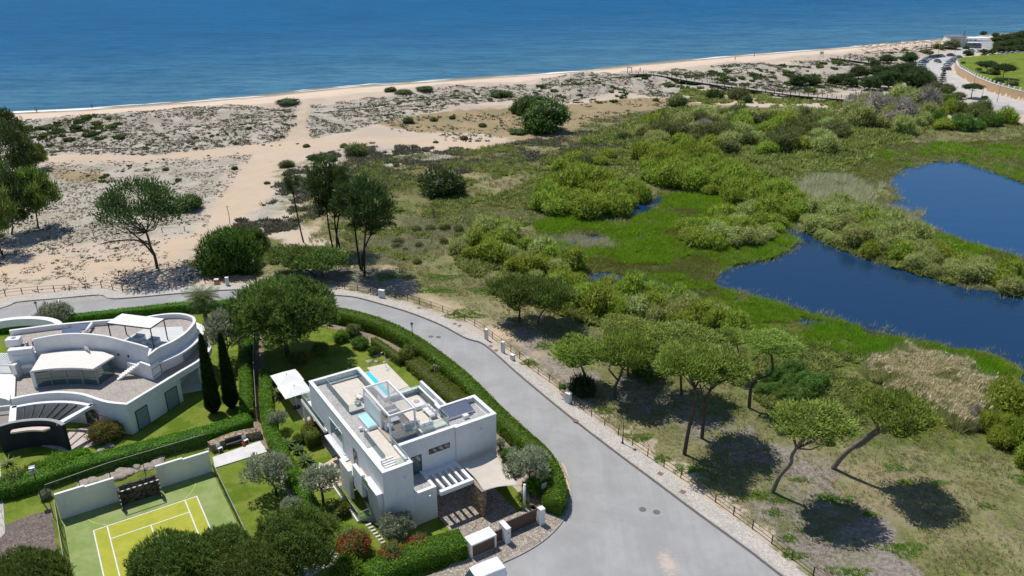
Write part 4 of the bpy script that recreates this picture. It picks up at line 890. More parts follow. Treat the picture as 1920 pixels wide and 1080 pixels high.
armchair(8.6, 7.2, math.radians(90), 'white slatted sofa heaped with pale pillows on the right roof terrace', 1.9, 'garden_sofa', 'sofa')
t = vthing('coffee_table', 4.9, 7.9, 6.33, 'low white table in the middle of the pergola seating', 'table'); MB().box(-.5, .5, -.35, .35, .32, .36).build('table_top', M['white_metal'], t)
for x in (-.45, .4):
    for y in (-.3, .25): MB().box(x, x+.05, y, y+.05, 0, .32).build('leg', M['white_metal'], t)
t = vthing('daybed', 8.3, 9.3, 6.33, 'white square daybed with a round tray near the back of the right terrace', 'daybed'); MB().box(-.6, .6, -.8, .8, .08, .3).build('base', M['white_metal'], t); MB().box(-.57, .57, -.77, .77, .3, .45).build('mattress', M['cushion'], t, bevel=.05); MB().lathe([(.3, 0), (.33, .05), (.05, .06)], 16, (0, .3, .45)).build('tray', pmat('pink_tray', (.5, .38, .36)), t)
t = vthing('lounge_chair', 3.6, 14.0, 6.32, 'reclining chair with a white towel standing alone on the beige roof deck', 'lounge chair', math.radians(200))
MB().box(-.3, .3, -.5, .35, .3, .34).build('seat', M['fabric_white'], t); MB().add([(-.3, .35, .34), (.3, .35, .34), (.3, .95, .95), (-.3, .95, .95), (-.3, .38, .30), (.3, .38, .30), (.3, .98, .91), (-.3, .98, .91)], [(0, 1, 2, 3), (7, 6, 5, 4), (0, 4, 5, 1), (1, 5, 6, 2), (2, 6, 7, 3), (3, 7, 4, 0)]).build('backrest', M['fabric_white'], t)
for x in (-.32, .28):
    MB().tube([(x, -.5, 0), (x, .4, .55), (x, .9, .6)], .02, 6).tube([(x, .4, 0), (x, -.3, .55), (x, -.5, .3)], .02, 6).build('leg', M['brown_metal'], t)
t = vthing('side_table', 3.0, 13.1, 6.32, 'small slatted side table beside the reclining chair on the roof deck', 'table'); MB().box(-.28, .28, -.28, .28, .38, .42).build('table_top', M['grey_metal'], t)
for x in (-.26, .22): MB().box(x, x+.04, -.26, .26, 0, .38).build('leg', M['grey_metal'], t)
t = vthing('solar_heater', 11.4, 6.1, 6.2, 'row of dark blue solar tubes tilted on the gravel of the right roof', 'solar panel')
MB().add([(-1.55, -.85, .18), (1.55, -.85, .18), (1.55, .85, .62), (-1.55, .85, .62), (-1.55, -.85, .12), (1.55, -.85, .12), (1.55, .85, .56), (-1.55, .85, .56)], [(0, 1, 2, 3), (7, 6, 5, 4), (0, 4, 5, 1), (1, 5, 6, 2), (2, 6, 7, 3), (3, 7, 4, 0)]).build('tubes', M['solar'], t)
MB().box(-1.6, 1.6, -.98, -.86, .06, .24).box(-1.6, 1.6, .86, .96, .45, .68).build('header', M['steel'], t); MB().box(-1.4, -1.35, .8, .9, 0, .5).box(1.35, 1.4, .8, .9, 0, .5).build('stand', M['steel'], t)
t = vthing('roof_box', 11.6, 4.75, 6.2, 'white box beside the solar tubes on the right roof', 'box'); MB().box(-.3, .3, -.25, .25, 0, .4).build('casing', M['white_metal'], t, bevel=.03); MB().tube([(.3, 0, .1), (1.0, .2, .08), (1.4, .9, .1)], .05, 8).build('pipe', M['steel'], t)
# ---- shade sail, posts, stone wall, gates
sx = empty('shade_sail', (VO[0], VO[1], 0), VA, 'beige shade sail stretched from the villa wall over the driveway', 'shade sail')
cn = [np.array(c) for c in ((9.3, 2.2, 2.85), (13.6, 2.5, 2.9), (12.75, -4.0, 2.6), (9.3, -2.7, 2.55))]; V = []; n_ = 14
for i in range(n_+1):
    for j in range(n_+1):
        a, b = i/n_, j/n_; p = (cn[0]*(1-a)+cn[1]*a)*(1-b)+(cn[3]*(1-a)+cn[2]*a)*b
        c = np.array([11.2, -.6, 2.5]); e = max(4*a*(1-a)*(abs(b-.5)*2)**3, 4*b*(1-b)*(abs(a-.5)*2)**3); p = p+(c-p)*e*.14; p[2] -= 4*a*(1-a)*4*b*(1-b)*.28; V.append(tuple(p))
F = [(i*(n_+1)+j, (i+1)*(n_+1)+j, (i+1)*(n_+1)+j+1, i*(n_+1)+j+1) for i in range(n_) for j in range(n_)]
o = MB().add(V, F).build('cloth', M['fabric_sand'], sx, True); s_ = o.modifiers.new('t', 'SOLIDIFY'); s_.thickness = .01
t = vthing('sail_post', 13.15, -4.15, -.6, 'round white post holding the front corner of the shade sail', 'post'); MB().tube([(0, 0, 0), (0, 0, 3.25)], .13, 14).build('shaft', M['stucco'], t, True); MB().lathe([(.14, 0), (.14, .05), (.02, .07)], 14, (0, 0, 3.25)).build('cap', M['stucco_cap'], t)
t = vthing('stone_wall', 9.2, -2.5, -.8, 'freestanding dry stone wall between the two carport bays', 'wall'); MB().box(0, .5, 0, 2.4, 0, 3.15).build('masonry', M['stone'], t, bevel=.03); MB().box(-.03, .53, -.03, 2.43, 3.15, 3.23).build('coping', pmat('stone_coping', (.36, .30, .23), (.24, .2, .16), 4), t)
t = vthing('bin_store', 4.95, -7.75, 0, 'white bin store with a dark brown timber front beside the gate', 'bin store')
MB().prism([(0, 0), (2.7, 0), (2.7, 1.35), (0, 1.35)], 1.45, 1.62).box(0, .12, .02, 1.35, -.1, 1.45).box(2.5, 2.7, .02, 1.35, -.1, 1.45).box(.12, 2.5, .02, .1, -.1, .14).box(.12, 2.5, 1.2, 1.35, -.1, 1.45).build('casing', M['stucco'], t); MB().box(.14, 2.48, .03, .09, .16, 1.43).build('door', M['gate_wood'], t)
t = vthing('gate_pillar', 8.6, -7.95, 0, 'white gate pillar with a doorbell between the small and large gates', 'pillar'); MB().box(0, .5, 0, 1.3, -.1, 1.85).build('shaft', M['stucco'], t); MB().box(.2, .3, -.03, -.002, 1.3, 1.45).build('doorbell', M['dark_metal'], t); MB().box(-.02, .52, -.02, 1.32, 1.85, 1.9).build('cap', M['stucco_cap'], t)
t = vthing('gate_pillar', 12.75, -7.55, 0, 'white gate pillar at the hedge end of the large gate', 'pillar'); MB().box(0, .55, 0, .55, -.1, 1.95).build('shaft', M['stucco'], t); MB().box(-.02, .57, -.02, .57, 1.95, 2.0).build('cap', M['stucco_cap'], t)
t = vthing('driveway_gate', 9.15, -6.75, 0, 'long dark brown boarded sliding gate across the driveway', 'gate'); MB().box(0, 3.7, -.03, .03, .18, 1.55).build('boards', M['gate_wood'], t); MB().box(0, 3.7, -.05, .05, 1.55, 1.62).box(0, 3.7, -.05, .05, .1, .18).build('frame', M['brown_metal'], t); MB().box(-.2, 4.0, -.06, .06, .004, .05).build('track', M['stucco_cap'], t)
t = vthing('garden_gate', 7.66, -7.2, 0, 'small dark brown pedestrian gate between the bin store and pillar', 'gate'); MB().box(0, .93, -.03, .03, .12, 1.45).build('boards', M['gate_wood'], t); MB().box(0, .93, -.05, .05, 1.45, 1.5).build('frame', M['brown_metal'], t); MB().box(.08, .2, -.1, -.05, .75, .8).build('handle', M['steel'], t)
t = vthing('notice_board', 15.2, -4.6, 0, 'small grey sign on a post rising from the hedge', 'sign'); MB().tube([(0, 0, 0), (0, 0, 2.2)], .03, 6).build('post', M['grey_metal'], t); MB().box(-.3, .3, -.05, -.035, 1.7, 2.35).build('board', pmat('grey_board', (.42, .46, .45)), t)
def vsheet(name, pts, z, m, hz=.0):
    P = [vw(*p) for p in pts]; o = MB().prism(P, z-(hz or .3), z).build(name, m); return tag(o, kind='structure')
vsheet('driveway', [(5.55, 2.9), (14.2, 2.9), (14.1, -2.5), (13.4, -4.6), (5.55, -4.6), (5.55, -.6)], -.74, COB2)
vsheet('gate_forecourt', [(5.0, -5.2), (7.6, -4.6), (13.3, -4.6), (13.4, -7.6), (9.1, -7.9), (9.1, -7.6), (7.7, -7.3), (7.7, -6.4), (5.0, -6.4)], .06, COB2)
tag(MB().add([(*vw(5.2, -5.2), .05), (*vw(13.3, -4.75), .05), (*vw(13.3, -3.9), -.75), (*vw(5.2, -3.9), -.75)], [(0, 1, 2, 3)]).build('ramp', COB2), kind='structure')
vsheet('side_terrace', [(-3.3, 9.4), (-3.3, 12.9), (-.8, 13.6), (.5, 14.2), (.5, 8.9), (-1.7, 8.9)], .10, M['terracotta'])
vsheet('garden_terrace', [(-.1, 14.3), (.5, 14.3), (.5, 20.1), (6.0, 20.1), (6, 23), (-.25, 29.2), (-.25, 21.5)], .08, M['terracotta'])
vsheet('pool_terrace', [(9.2, 23.0), (13.7, 23.3), (13.8, 30.4), (11.1, 30.7), (11.1, 29.3), (10.9, 24.0), (9.2, 22.9)], .10, M['deck'])
vsheet('pool_border', [(6.1, 12.5), (11, 14.3), (13.7, 14.3), (13.7, 23.2), (9.2, 22.9), (6.1, 22.8)], .09, M['deck'])
sp = vthing('swimming_pool', 0, 0, 0, 'narrow turquoise swimming pool running behind the villa', 'pool')
MB().box(8.9, 10.85, 15.5, 29.3, .11, .15).build('water', M['pool'], sp); MB().box(8.65, 8.9, 15.3, 29.5, .08, .2).box(10.85, 11.08, 15.3, 29.5, .08, .2).box(8.9, 10.85, 29.3, 29.5, .08, .2).build('rim', M['deck_pale'], sp)
t = vthing('garden_shower', 13.3, 29.6, .1, 'slim steel garden shower by the far end of the pool', 'shower'); MB().tube([(0, 0, 0), (0, 0, 2.2), (-.1, 0, 2.3), (-.4, 0, 2.3)], .03, 8).build('pipe', M['steel'], t); MB().lathe([(.14, 0), (.14, .03), (.03, .05)], 12, (-.4, 0, 2.24)).build('head', M['steel'], t)
# ---- square parasols
def parasol(u, v, label):
    t = vthing('square_parasol', u, v, .08, label, 'parasol', 0, 'square parasols on the garden terrace'); S = 1.62
    for i, (a, b) in enumerate(((0, 1), (1, 2), (2, 3), (3, 0))):
        pass
    c = [(-S, -S, 2.55), (S, -S, 2.55), (S, S, 2.55), (-S, S, 2.55), (0, 0, 3.05)]; mid = [(0, -S, 2.6), (S, 0, 2.6), (0, S, 2.6), (-S, 0, 2.6)]
    V = c+mid; F = [(0, 5, 4), (5, 1, 4), (1, 6, 4), (6, 2, 4), (2, 7, 4), (7, 3, 4), (3, 8, 4), (8, 0, 4)]
    V2 = V+[(x*1.003, y*1.003, z-.06) for x, y, z in V]; F2 = F+[tuple(k+9 for k in f[::-1]) for f in F]+[(a, a+9, b+9, b) for a, b in ((0, 5), (5, 1), (1, 6), (6, 2), (2, 7), (7, 3), (3, 8), (8, 0))]
    MB().add(V2, F2).build('canopy', M['fabric_white'], t); MB().tube([(0, 0, .1), (0, 0, 3.08)], .035, 8).build('pole', M['white_metal'], t); MB().lathe([(.06, 0), (.07, .06), (.02, .1)], 8, (0, 0, 3.04)).build('finial', M['dark_metal'], t)
    MB().lathe([(.48, 0), (.48, .08), (.1, .12)], 20).build('base', M['dark_metal'], t)
    for a in range(4): MB().tube([(0, 0, 2.0), (S*.62*math.cos(a*math.pi/2+.785), S*.62*math.sin(a*math.pi/2+.785), 2.68)], .015, 5).build('rib', M['white_metal'], t)
parasol(-.02, 26.2, 'nearer white square parasol over the garden terrace beside the villa'); parasol(.12, 29.4, 'farther white square parasol over the terrace next to the lawn shade')
def sunbed(u, v, rz, label):
    t = vthing('sun_lounger', u, v, .1, label, 'sun lounger', rz, 'sun loungers on the side terrace')
    MB().box(-.32, .32, -.95, .95, .24, .32).build('frame', M['white_metal'], t); MB().box(-.3, .3, -.93, .35, .32, .42).build('mattress', M['cushion'], t, bevel=.03)
    MB().add([(-.3, .35, .33), (.3, .35, .33), (.3, .9, .7), (-.3, .9, .7), (-.3, .35, .43), (.3, .35, .43), (.3, .86, .79), (-.3, .86, .79)], [(3, 2, 1, 0), (4, 5, 6, 7), (0, 1, 5, 4), (1, 2, 6, 5), (2, 3, 7, 6), (3, 0, 4, 7)]).build('backrest', M['cushion'], t)
    for x in (-.28, .24):
        for y in (-.85, .8): MB().box(x, x+.05, y, y+.05, 0, .24).build('leg', M['white_metal'], t)
sunbed(-1.3, 12.3, math.radians(65), 'white sun lounger farther back on the side terrace'); sunbed(-1.35, 11.2, math.radians(65), 'white sun lounger nearer the front on the side terrace')
# stepping slabs at the foot of the slatted screen
for i in range(8):
    x, y = vw(-1.15+.02*i, 1.9-i*.5); o = MB().box(-.3, .3, -.11, .11, -.2, .0).build('stepping_slab', M['patio'], None, loc=(x, y, float(terrain(x, y)[0])+.08)); o.rotation_euler = (0, 0, VA)
    tag(o, 'pale stepping slab in the row along the foot of the slatted screen', 'paving slab', 'stepping slabs beside the villa')
# ================================================================ CURVED WHITE VILLA ON THE LEFT
CV = empty('curved_villa', (-50, 85, 0), 0, 'white villa of curved walls and gravel roofs with a charcoal garage', 'house')
OFFX = (-50, 85)
def C(P): return [(p[0]-OFFX[0], p[1]-OFFX[1]) for p in P]
def cpart(mb, name, m, smooth=False, **k): return mb.build(name, m, CV, smooth, **k)
# lower storey: footprint and deep white fascia
front = smooth_path([(-57.5, 77.9), (-55.6, 78.8), (-53.4, 79.3), (-51.3, 79.2), (-49.7, 78.8), (-48.2, 78.1), (-46.2, 77.2), (-43.7, 76.75)], 3)
right = [(-43.7, 76.75), (-40.35, 84.45)]
bulge = smooth_path([(-40.35, 84.45), (-39.35, 86.6), (-38.85, 88.6), (-39.0, 90.6), (-39.7, 92.4), (-40.9, 94.0), (-42.5, 95.0)], 4)
low = C(front+right[1:]+bulge[1:]+[(-47, 95.3), (-59.0, 92.9), (-62.6, 88.6), (-60.1, 82.6)])
cpart(MB().prism(C(front+[(-43.75, 76.8), (-40.7, 84.1), (-42.6, 85.2), (-42.6, 94.2), (-47, 95.0), (-59, 92.6), (-62.3, 88.6), (-59.9, 82.6)]), -.3, 3.25), 'ground_floor_wall', M['stucco'])
cpart(MB().prism(low, 3.25, 3.45), 'roof_slab', M['stucco'])
lc = low
cpart(MB().strip(lc, .32 if ccw(lc) else 0, 0 if ccw(lc) else .32, 3.45, 4.0, True), 'fascia', M['stucco'])
cpart(MB().strip(lc, .35 if ccw(lc) else .03, .03 if ccw(lc) else .35, 4.0, 4.05, True), 'coping', M['stucco_cap'])
gr = offs(lc, .34 if ccw(lc) else -.34, True); cpart(MB().prism(gr, 3.45, 3.55), 'lower_gravel_roof', M['gravel_warm'])
cpart(MB().tube([(p[0], p[1], z) for (p, z) in zip(C([(-40.0, 88.2)]*2), (-.3, 3.25))], .17, 12), 'column', M['stucco'], True)
cpart(MB().prism(C([(-43.0, 84.9), (-38.7, 86.9), (-38.9, 90), (-42.6, 92)]), -.1, .1), 'porch_floor', M['deck_pale'])
# facade windows on the right side
def face(p, q, a, b, z0, z1, name, m, fm, parent=CV, proud=.03, n=1, nm='frame'):
    p = Vector(p); q = Vector(q); d = (q-p).normalized(); nv = Vector((d.y, -d.x)); p = p-Vector(OFFX)
    def slab(s, t, u, v, o0, o1):
        A = p+d*s+nv*o0; B = p+d*t+nv*o0; Cc = p+d*t+nv*o1; D = p+d*s+nv*o1; return [(A.x, A.y), (B.x, B.y), (Cc.x, Cc.y), (D.x, D.y)], u, v
    w_ = MB().prism(*slab(a, b, z0, z1, .0, proud)).build(name, m, parent); f = MB()
    for s, t, u, v in ((a-.07, b+.07, z0-.07, z0), (a-.07, b+.07, z1, z1+.07), (a-.07, a, z0, z1), (b, b+.07, z0, z1)): f.prism(*slab(s, t, u, v, -.02, proud+.03))
    for k in range(1, n): s = a+(b-a)*k/n; f.prism(*slab(s-.03, s+.03, z0, z1, proud, proud+.03))
    f.build(nm, fm, w_); return w_
face((-43.7, 76.75), (-40.7, 84.1), .9, 2.5, .05, 2.5, 'shutter_door', pmat('grey_shutter', (.26, .31, .32), (.23, .28, .29), 6, .6), M['dark_metal'])
face((-43.7, 76.75), (-40.7, 84.1), 5.4, 7.2, .05, 2.5, 'shutter_door', pmat('grey_shutter_b', (.26, .31, .32), (.23, .28, .29), 6, .6), M['dark_metal'])
# upper storey with the round end
ru = smooth_path([(-43.0, 85.2), (-41.9, 86.9), (-41.3, 88.8), (-41.1, 90.8), (-41.25, 92.5), (-42.0, 93.9), (-43.5, 94.8), (-45.2, 95.0), (-46.9, 94.6), (-48.6, 93.8)], 4)
up = C([(-60.6, 84.3), (-58.3, 85.0)]+smooth_path([(-58.3, 85.6), (-56.6, 86.3), (-54.7, 86.7), (-52.6, 86.7), (-50.4, 86.4), (-48.1, 85.9), (-45.6, 85.1), (-44.0, 84.6)], 3)+[(-43.45, 83.1)]+ru+[(-53.2, 93.0), (-59.5, 91.6), (-64.0, 90.0)])
cpart(MB().prism(up, 3.5, 6.1), 'upper_wall', M['stucco'])
cpart(MB().strip(up[2:], .3 if ccw(up) else 0, 0 if ccw(up) else .3, 6.1, 6.8), 'parapet', M['stucco'])
cpart(MB().strip(up[2:], .33 if ccw(up) else .03, .03 if ccw(up) else .33, 6.8, 6.86), 'coping', M['stucco_cap'])
g2 = offs(up, .3 if ccw(up) else -.3, True); cpart(MB().prism(g2, 6.1, 6.2), 'upper_gravel_roof', M['gravel_warm'])
wa = C(smooth_path([(-58.45, 85.7), (-56.6, 86.38), (-54.7, 86.75), (-52.6, 86.74), (-50.4, 86.44), (-48.1, 85.93), (-45.6, 85.12), (-44.05, 84.6)], 4)); nn = len(wa)
cpart(MB().strip(wa, .12, .14, 3.5, [7.75+.25*math.sin(math.pi*min(1, i/nn*1.4))-.55*max(0, i/nn-.6)/.4 for i in range(nn)]), 'arc_wall', M['stucco'])
cpart(MB().strip(C([(-43.3, 85.0)]+ru), .1, .9, 5.15, 5.32), 'eave', M['stucco_cap'])
cpart(MB().strip(C(ru[6:22]), -.04, .10, 3.6, 5.1), 'curved_window', M['window_pale'])
cpart(MB().prism(C([(-49.5, 87.2), (-43.7, 85.6), (-42.3, 87.3), (-41.8, 90.0), (-43, 92.2), (-47.5, 91.8)]), 6.2, 6.26), 'terrace_floor', M['deck_pale'])
cpart(MB().prism(C([(-47.2, 84.9), (-43.4, 83.05), (-43.0, 84.6), (-46.2, 85.9)]), 3.5, 5.0), 'stair_landing', M['stucco']); cpart(MB().strip(C([(-45.1, 84.0), (-43.4, 83.05), (-42.95, 84.9)]), .18, .08, 5.0, 5.55), 'landing_parapet', M['stucco_cap'])
for i in range(9):
    a = i/9; x = -47.7+2.6*a; y = 82.9+1.15*a; cpart(MB().prism(C([(x, y), (x+.30, y+.13), (x-.12, y+1.0), (x-.42, y+.87)]), 3.55+i*.19, 3.62+i*.19+.06), 'stair_tread', M['stucco_cap'])
cpart(MB().add([(*C([(-47.8, 82.85)])[0], 3.5), (*C([(-45.1, 84.02)])[0], 5.2), (*C([(-45.1, 84.02)])[0], 4.95), (*C([(-47.5, 82.98)])[0], 3.5), (*C([(-47.83, 82.9)])[0], 3.5), (*C([(-45.13, 84.07)])[0], 5.2), (*C([(-45.13, 84.07)])[0], 4.95), (*C([(-47.53, 83.03)])[0], 3.5)], [(0, 1, 2, 3), (7, 6, 5, 4), (0, 4, 5, 1), (1, 5, 6, 2), (2, 6, 7, 3), (3, 7, 4, 0)]), 'stair_stringer', M['stucco_cap'])
face((-43.45, 83.1), (-42.9, 85.1), .1, 1.6, 3.9, 4.85, 'window', M['window_pale'], M['dark_metal'])
# glazed curved room with pale roof
gf = smooth_path([(-56.6, 81.3), (-54.9, 81.85), (-53.2, 82.1), (-51.3, 82.1), (-49.4, 81.85)], 4); gb = [(-48.75, 84.6), (-50.5, 85.6), (-53, 86.2), (-57.4, 85.2)]
cpart(MB().prism(C(gf+gb), 3.5, 5.75), 'glazed_room', M['window_green'])
cpart(MB().prism(C(offs(gf, -.35)+[(-48.4, 84.7), (-50.5, 85.9), (-53, 86.5), (-57.6, 85.4)]), 5.75, 5.98), 'pale_roof', pmat('cream_roof', (.78, .73, .67), (.72, .66, .60), 1.5))
for i in (0, 4, 8, 12, 16):
    x, y = gf[i]; w2 = .22 if i == 0 else .07; cpart(MB().prism(C([(x-w2, y-.06), (x+w2, y-.06), (x+w2, y+.1), (x-w2, y+.1)]), 3.5, 5.75), 'mullion', M['stucco'] if i == 0 else M['grey_metal'])
cpart(MB().strip(C(gf), .0, .05, 3.5, 3.62), 'sill_rail', M['grey_metal']); cpart(MB().strip(C(gf), .0, .05, 4.45, 4.52), 'transom', M['grey_metal'])
# recess with slab on the left, left wing
cpart(MB().prism(C([(-61.0, 84.3), (-58.4, 85.0), (-58.6, 85.6), (-61.2, 85.2)]), 5.4, 6.85), 'left_parapet', M['stucco'])
cpart(MB().prism(C([(-60.4, 83.4), (-59.9, 83.4), (-59.9, 85.0), (-60.4, 85.0)]), 3.5, 5.4), 'pier', M['stucco'])
cpart(MB().prism(C([(-59.6, 84.0), (-58.4, 84.4), (-58.5, 85.1), (-59.7, 84.8)]), 4.6, 5.0), 'white_shelf', M['stucco_cap'])
cpart(MB().prism(C([(-72, 82), (-64, 80.6), (-59.2, 79.2), (-58.4, 78.8), (-61.0, 84.2), (-64.5, 88.5), (-72, 90)]), -.3, 3.3), 'left_wing', M['stucco'])
for i in range(9): cpart(MB().box(-14.6+i*.32, -14.48+i*.32, .4, 3.2, 4.4, 4.52), 'trellis_bar', M['white_metal'])
cpart(MB().box(-14.8, -11.6, .3, .5, 4.2, 4.4).box(-14.8, -11.6, 3.1, 3.3, 4.2, 4.4).box(-14.8, -14.6, .3, 3.3, 3.3, 4.2), 'trellis_frame', M['stucco'])
ri = arc(-66.5, 94.6, 5.2, 3.2, -20, 200, 26); cpart(MB().strip(C(ri), 0, .8, 3.6, 4.6), 'ring_canopy', M['stucco'], loc=None)
cpart(MB().strip(C(ri), .02, .82, 4.6, 4.66), 'ring_coping', M['stucco_cap'])
cpart(MB().box(-15.4, -15.1, 7.0, 7.3, -.3, 3.6), 'ring_column', M['stucco'])
# arched patio frame with radial beams, charcoal garage wall
pa = smooth_path([(-57.3, 77.5), (-55.2, 78.35), (-53.0, 78.7), (-50.8, 78.6), (-48.1, 77.9)], 4)
cpart(MB().strip(C(pa), .0, .45, 3.0, 3.35), 'patio_frame_arc', M['stucco']); cpart(MB().prism(C([(-48.1, 77.9), (-48.5, 78.1), (-50.5, 74.1), (-49.9, 73.8)]), 3.0, 3.35), 'patio_frame_beam', M['stucco']); cpart(MB().prism(C([(-57.6, 77.6), (-56.9, 77.7), (-55.0, 74.2), (-55.7, 74.0)]), 3.0, 3.35), 'patio_frame_beam', M['stucco'])
for i in range(6):
    a = (i+1)/7; o = pa[int(a*(len(pa)-1))]; b = (-55.2+5.0*a, 74.5+.25*math.sin(a*3.14)); d = Vector((b[0]-o[0], b[1]-o[1])).normalized(); nn_ = Vector((-d.y, d.x))*.06
    cpart(MB().prism(C([(o[0]+nn_.x, o[1]+nn_.y), (o[0]-nn_.x, o[1]-nn_.y), (b[0]-nn_.x, b[1]-nn_.y), (b[0]+nn_.x, b[1]+nn_.y)]), 3.02, 3.22), 'radial_beam', M['dark_metal'])
ga = smooth_path([(-56.5, 73.1), (-55.2, 74.0), (-53.6, 74.45), (-52, 74.5), (-50.7, 74.2), (-49.5, 73.5)], 4)
cpart(MB().strip(C(ga), .35, .0, -.3, 3.35), 'garage_wall', M['dark_render']); cpart(MB().strip(C(ga), .4, .05, 3.35, 3.42), 'garage_coping', pmat('grey_coping', (.33, .34, .34), (.28, .28, .28), 2))
cpart(MB().strip(C(smooth_path([(-55.3, 73.75), (-53.4, 74.25), (-51.6, 74.2), (-51.2, 74.0)], 4)), .0, .7, 2.55, 2.75), 'garage_hood', pmat('cream_hood', (.70, .60, .50), (.6, .5, .42), 2))
cpart(MB().strip(C([(-65, 76.0), (-57.6, 77.6)]), .1, .1, 3.2, 3.4), 'thin_wall_cap', M['stucco_cap'])
cpart(MB().prism(C([(-65, 76.5), (-57.5, 78.2), (-56.4, 74.2), (-64, 72.5)]), 2.2, 2.4), 'garage_roof', pmat('brown_roof', (.27, .24, .21), (.24, .21, .19), 2))
cpart(MB().prism(C([(-57, 74.5), (-48.2, 79), (-44.9, 77.2), (-45.5, 76.2), (-49.0, 72.9), (-50.2, 73.6), (-53.4, 74.6)]), -.1, .08), 'patio_floor', pmat('pink_paving', (.55, .47, .42), (.48, .41, .37), 3, bump=.2))
cpart(MB().box(-1.0+4.9, 4.45, -6.9, -6.3, -.1, 1.35), 'meter_cupboard', M['stucco']); cpart(MB().box(3.85, 4.5, -6.95, -6.25, 1.35, 1.42), 'cupboard_cap', M['stucco_cap'])
face((-50.4, 79.0), (-46.2, 77.3), .5, 3.2, .3, 2.4, 'window', M['window'], M['grey_metal'], n=3)
cpart(MB().strip(C(smooth_path([(-49.8, 78.6), (-48, 77.9), (-46.5, 77.3)], 4)), .03, .03, 1.9, 1.96), 'curved_rail', M['grey_metal'])
for (x, y) in ((-48.5, 85.95), (-47.1, 85.55)): cpart(MB().lathe([(.12, 0), (.12, .25), (.02, .28)], 10, (x-OFFX[0], y-OFFX[1]-.1, 5.4)), 'wall_lamp', M['dark_metal'])
# ---- things on and round the curved villa
t = empty('roof_awning', (-46.6, 87.9, 6.25), math.radians(-14), 'white flat awning on dark legs over the roof terrace of the curved villa', 'awning')
for x in (-3.05, 2.95):
    for y in (-1.3, 1.3): MB().box(x, x+.1, y, y+.1, 0, 2.75).build('post', M['dark_metal'], t)
MB().box(-3.1, 3.1, -1.35, 1.45, 2.75, 2.87).build('frame', M['dark_metal'], t); MB().box(-3.05, 3.05, -1.3, 1.4, 2.871, 2.92).build('cloth', M['fabric_white'], t)
for i, (x, y, l) in enumerate(((-46.8, 88.3, 'white cube sofa under the left half of the dark-legged awning'), (-44.6, 87.5, 'white cube sofa by the right leg of the dark-legged awning'))):
    t = empty('outdoor_sofa', (x, y, 6.27), math.radians(-14), l, 'sofa'); MB().box(-.65, .65, -.4, .4, 0, .4).build('base', M['cushion'], t, bevel=.04); MB().box(-.65, .65, .25, .4, .4, .75).build('backrest', M['cushion'], t, bevel=.04); MB().box(-.65, -.5, -.4, .25, .4, .6).box(.5, .65, -.4, .25, .4, .6).build('arms', M['cushion'], t)
t = empty('low_table', (-45.7, 87.4, 6.27), math.radians(-14), 'low white table between the two cube sofas', 'table'); MB().box(-.4, .4, -.3, .3, .25, .32).build('table_top', M['white_metal'], t); MB().box(-.3, .3, -.2, .2, 0, .25).build('base', M['white_metal'], t)
t = empty('satellite_dish', (-52.0, 85.9, 5.9), math.radians(232), 'large white satellite dish bolted to the curved wall', 'satellite dish')
V = []; F = []; n_ = 20
for i in range(5):
    r = .85*i/4
    for k in range(n_): a = k*2*math.pi/n_; V.append((.25*(r/.85)**2, r*math.cos(a), r*math.sin(a)*1.05))
for i in range(4):
    for k in range(n_): F.append((i*n_+k, i*n_+(k+1) % n_, (i+1)*n_+(k+1) % n_, (i+1)*n_+k))
o = MB().add(V, F).build('reflector', M['white_metal'], t, True); o.modifiers.new('t', 'SOLIDIFY').thickness = .03
MB().tube([(0, 0, 0), (-.45, 0, -.25), (-.75, 0, -.25)], .06, 8).build('bracket', M['dark_metal'], t); MB().tube([(.2, 0, -.8), (.8, 0, -.1)], .025, 6).lathe([(.06, 0), (.08, .1), (.02, .14)], 8, (.82, 0, -.12)).build('feed_arm', M['dark_metal'], t)
for i, (x, y, l) in enumerate(((-56.3, 90.2, 'nearer of two blue solar panels on the left gravel roof'), (-55.8, 91.6, 'farther of two blue solar panels on the left gravel roof'))):
    t = empty('solar_array', (x, y, 6.2), math.radians(18), l, 'solar panel'); MB().add([(-1.1, -.45, .1), (1.0, -.45, .1), (1.0, .5, .6), (-1.1, .5, .6), (-1.1, -.45, .05), (1.0, -.45, .05), (1.0, .5, .55), (-1.1, .5, .55)], [(0, 1, 2, 3), (7, 6, 5, 4), (0, 4, 5, 1), (1, 5, 6, 2), (2, 6, 7, 3), (3, 7, 4, 0)]).build('panel', M['panel_blue'], t); MB().box(-1.0, -.95, .4, .45, 0, .5).box(.85, .9, .4, .45, 0, .5).build('stand', M['steel'], t)
t = empty('tank_heater', (-54.3, 90.8, 6.2), math.radians(100), 'white tube water tank on a frame beside the blue solar panels', 'water tank'); MB().tube([(-1.2, 0, .6), (1.2, 0, .6)], .2, 12).build('tank', M['white_metal'], t, True); MB().box(-1, -.95, -.3, .3, 0, .5).box(.95, 1, -.3, .3, 0, .5).build('stand', M['steel'], t)
t = empty('air_conditioner', (-61.6, 86.9, 6.2), math.radians(10), 'white air handling box at the left corner of the curved villa roof', 'air conditioner'); MB().box(-.85, .75, -.55, .55, .2, 1.1).build('casing', M['white_metal'], t, bevel=.04); MB().box(-.7, -.6, -.4, .4, 0, .2).box(.5, .6, -.4, .4, 0, .2).build('feet', M['steel'], t); MB().lathe([(.3, 0), (.3, .03), (.05, .04)], 14, (0, 0, 1.1)).build('fan_grille', M['grey_metal'], t)
for i, (x, y) in enumerate(((-60.1, 86.9), (-59.6, 87.3))): tag(MB().lathe([(.15, 0), (.15, .5), (.22, .55), (.02, .65)], 10).build('roof_vent', M['grey_metal'], None, loc=(x, y, 6.2)), 'grey mushroom vent beside the white box on the left roof', 'vent', 'grey vents on the curved villa roof')
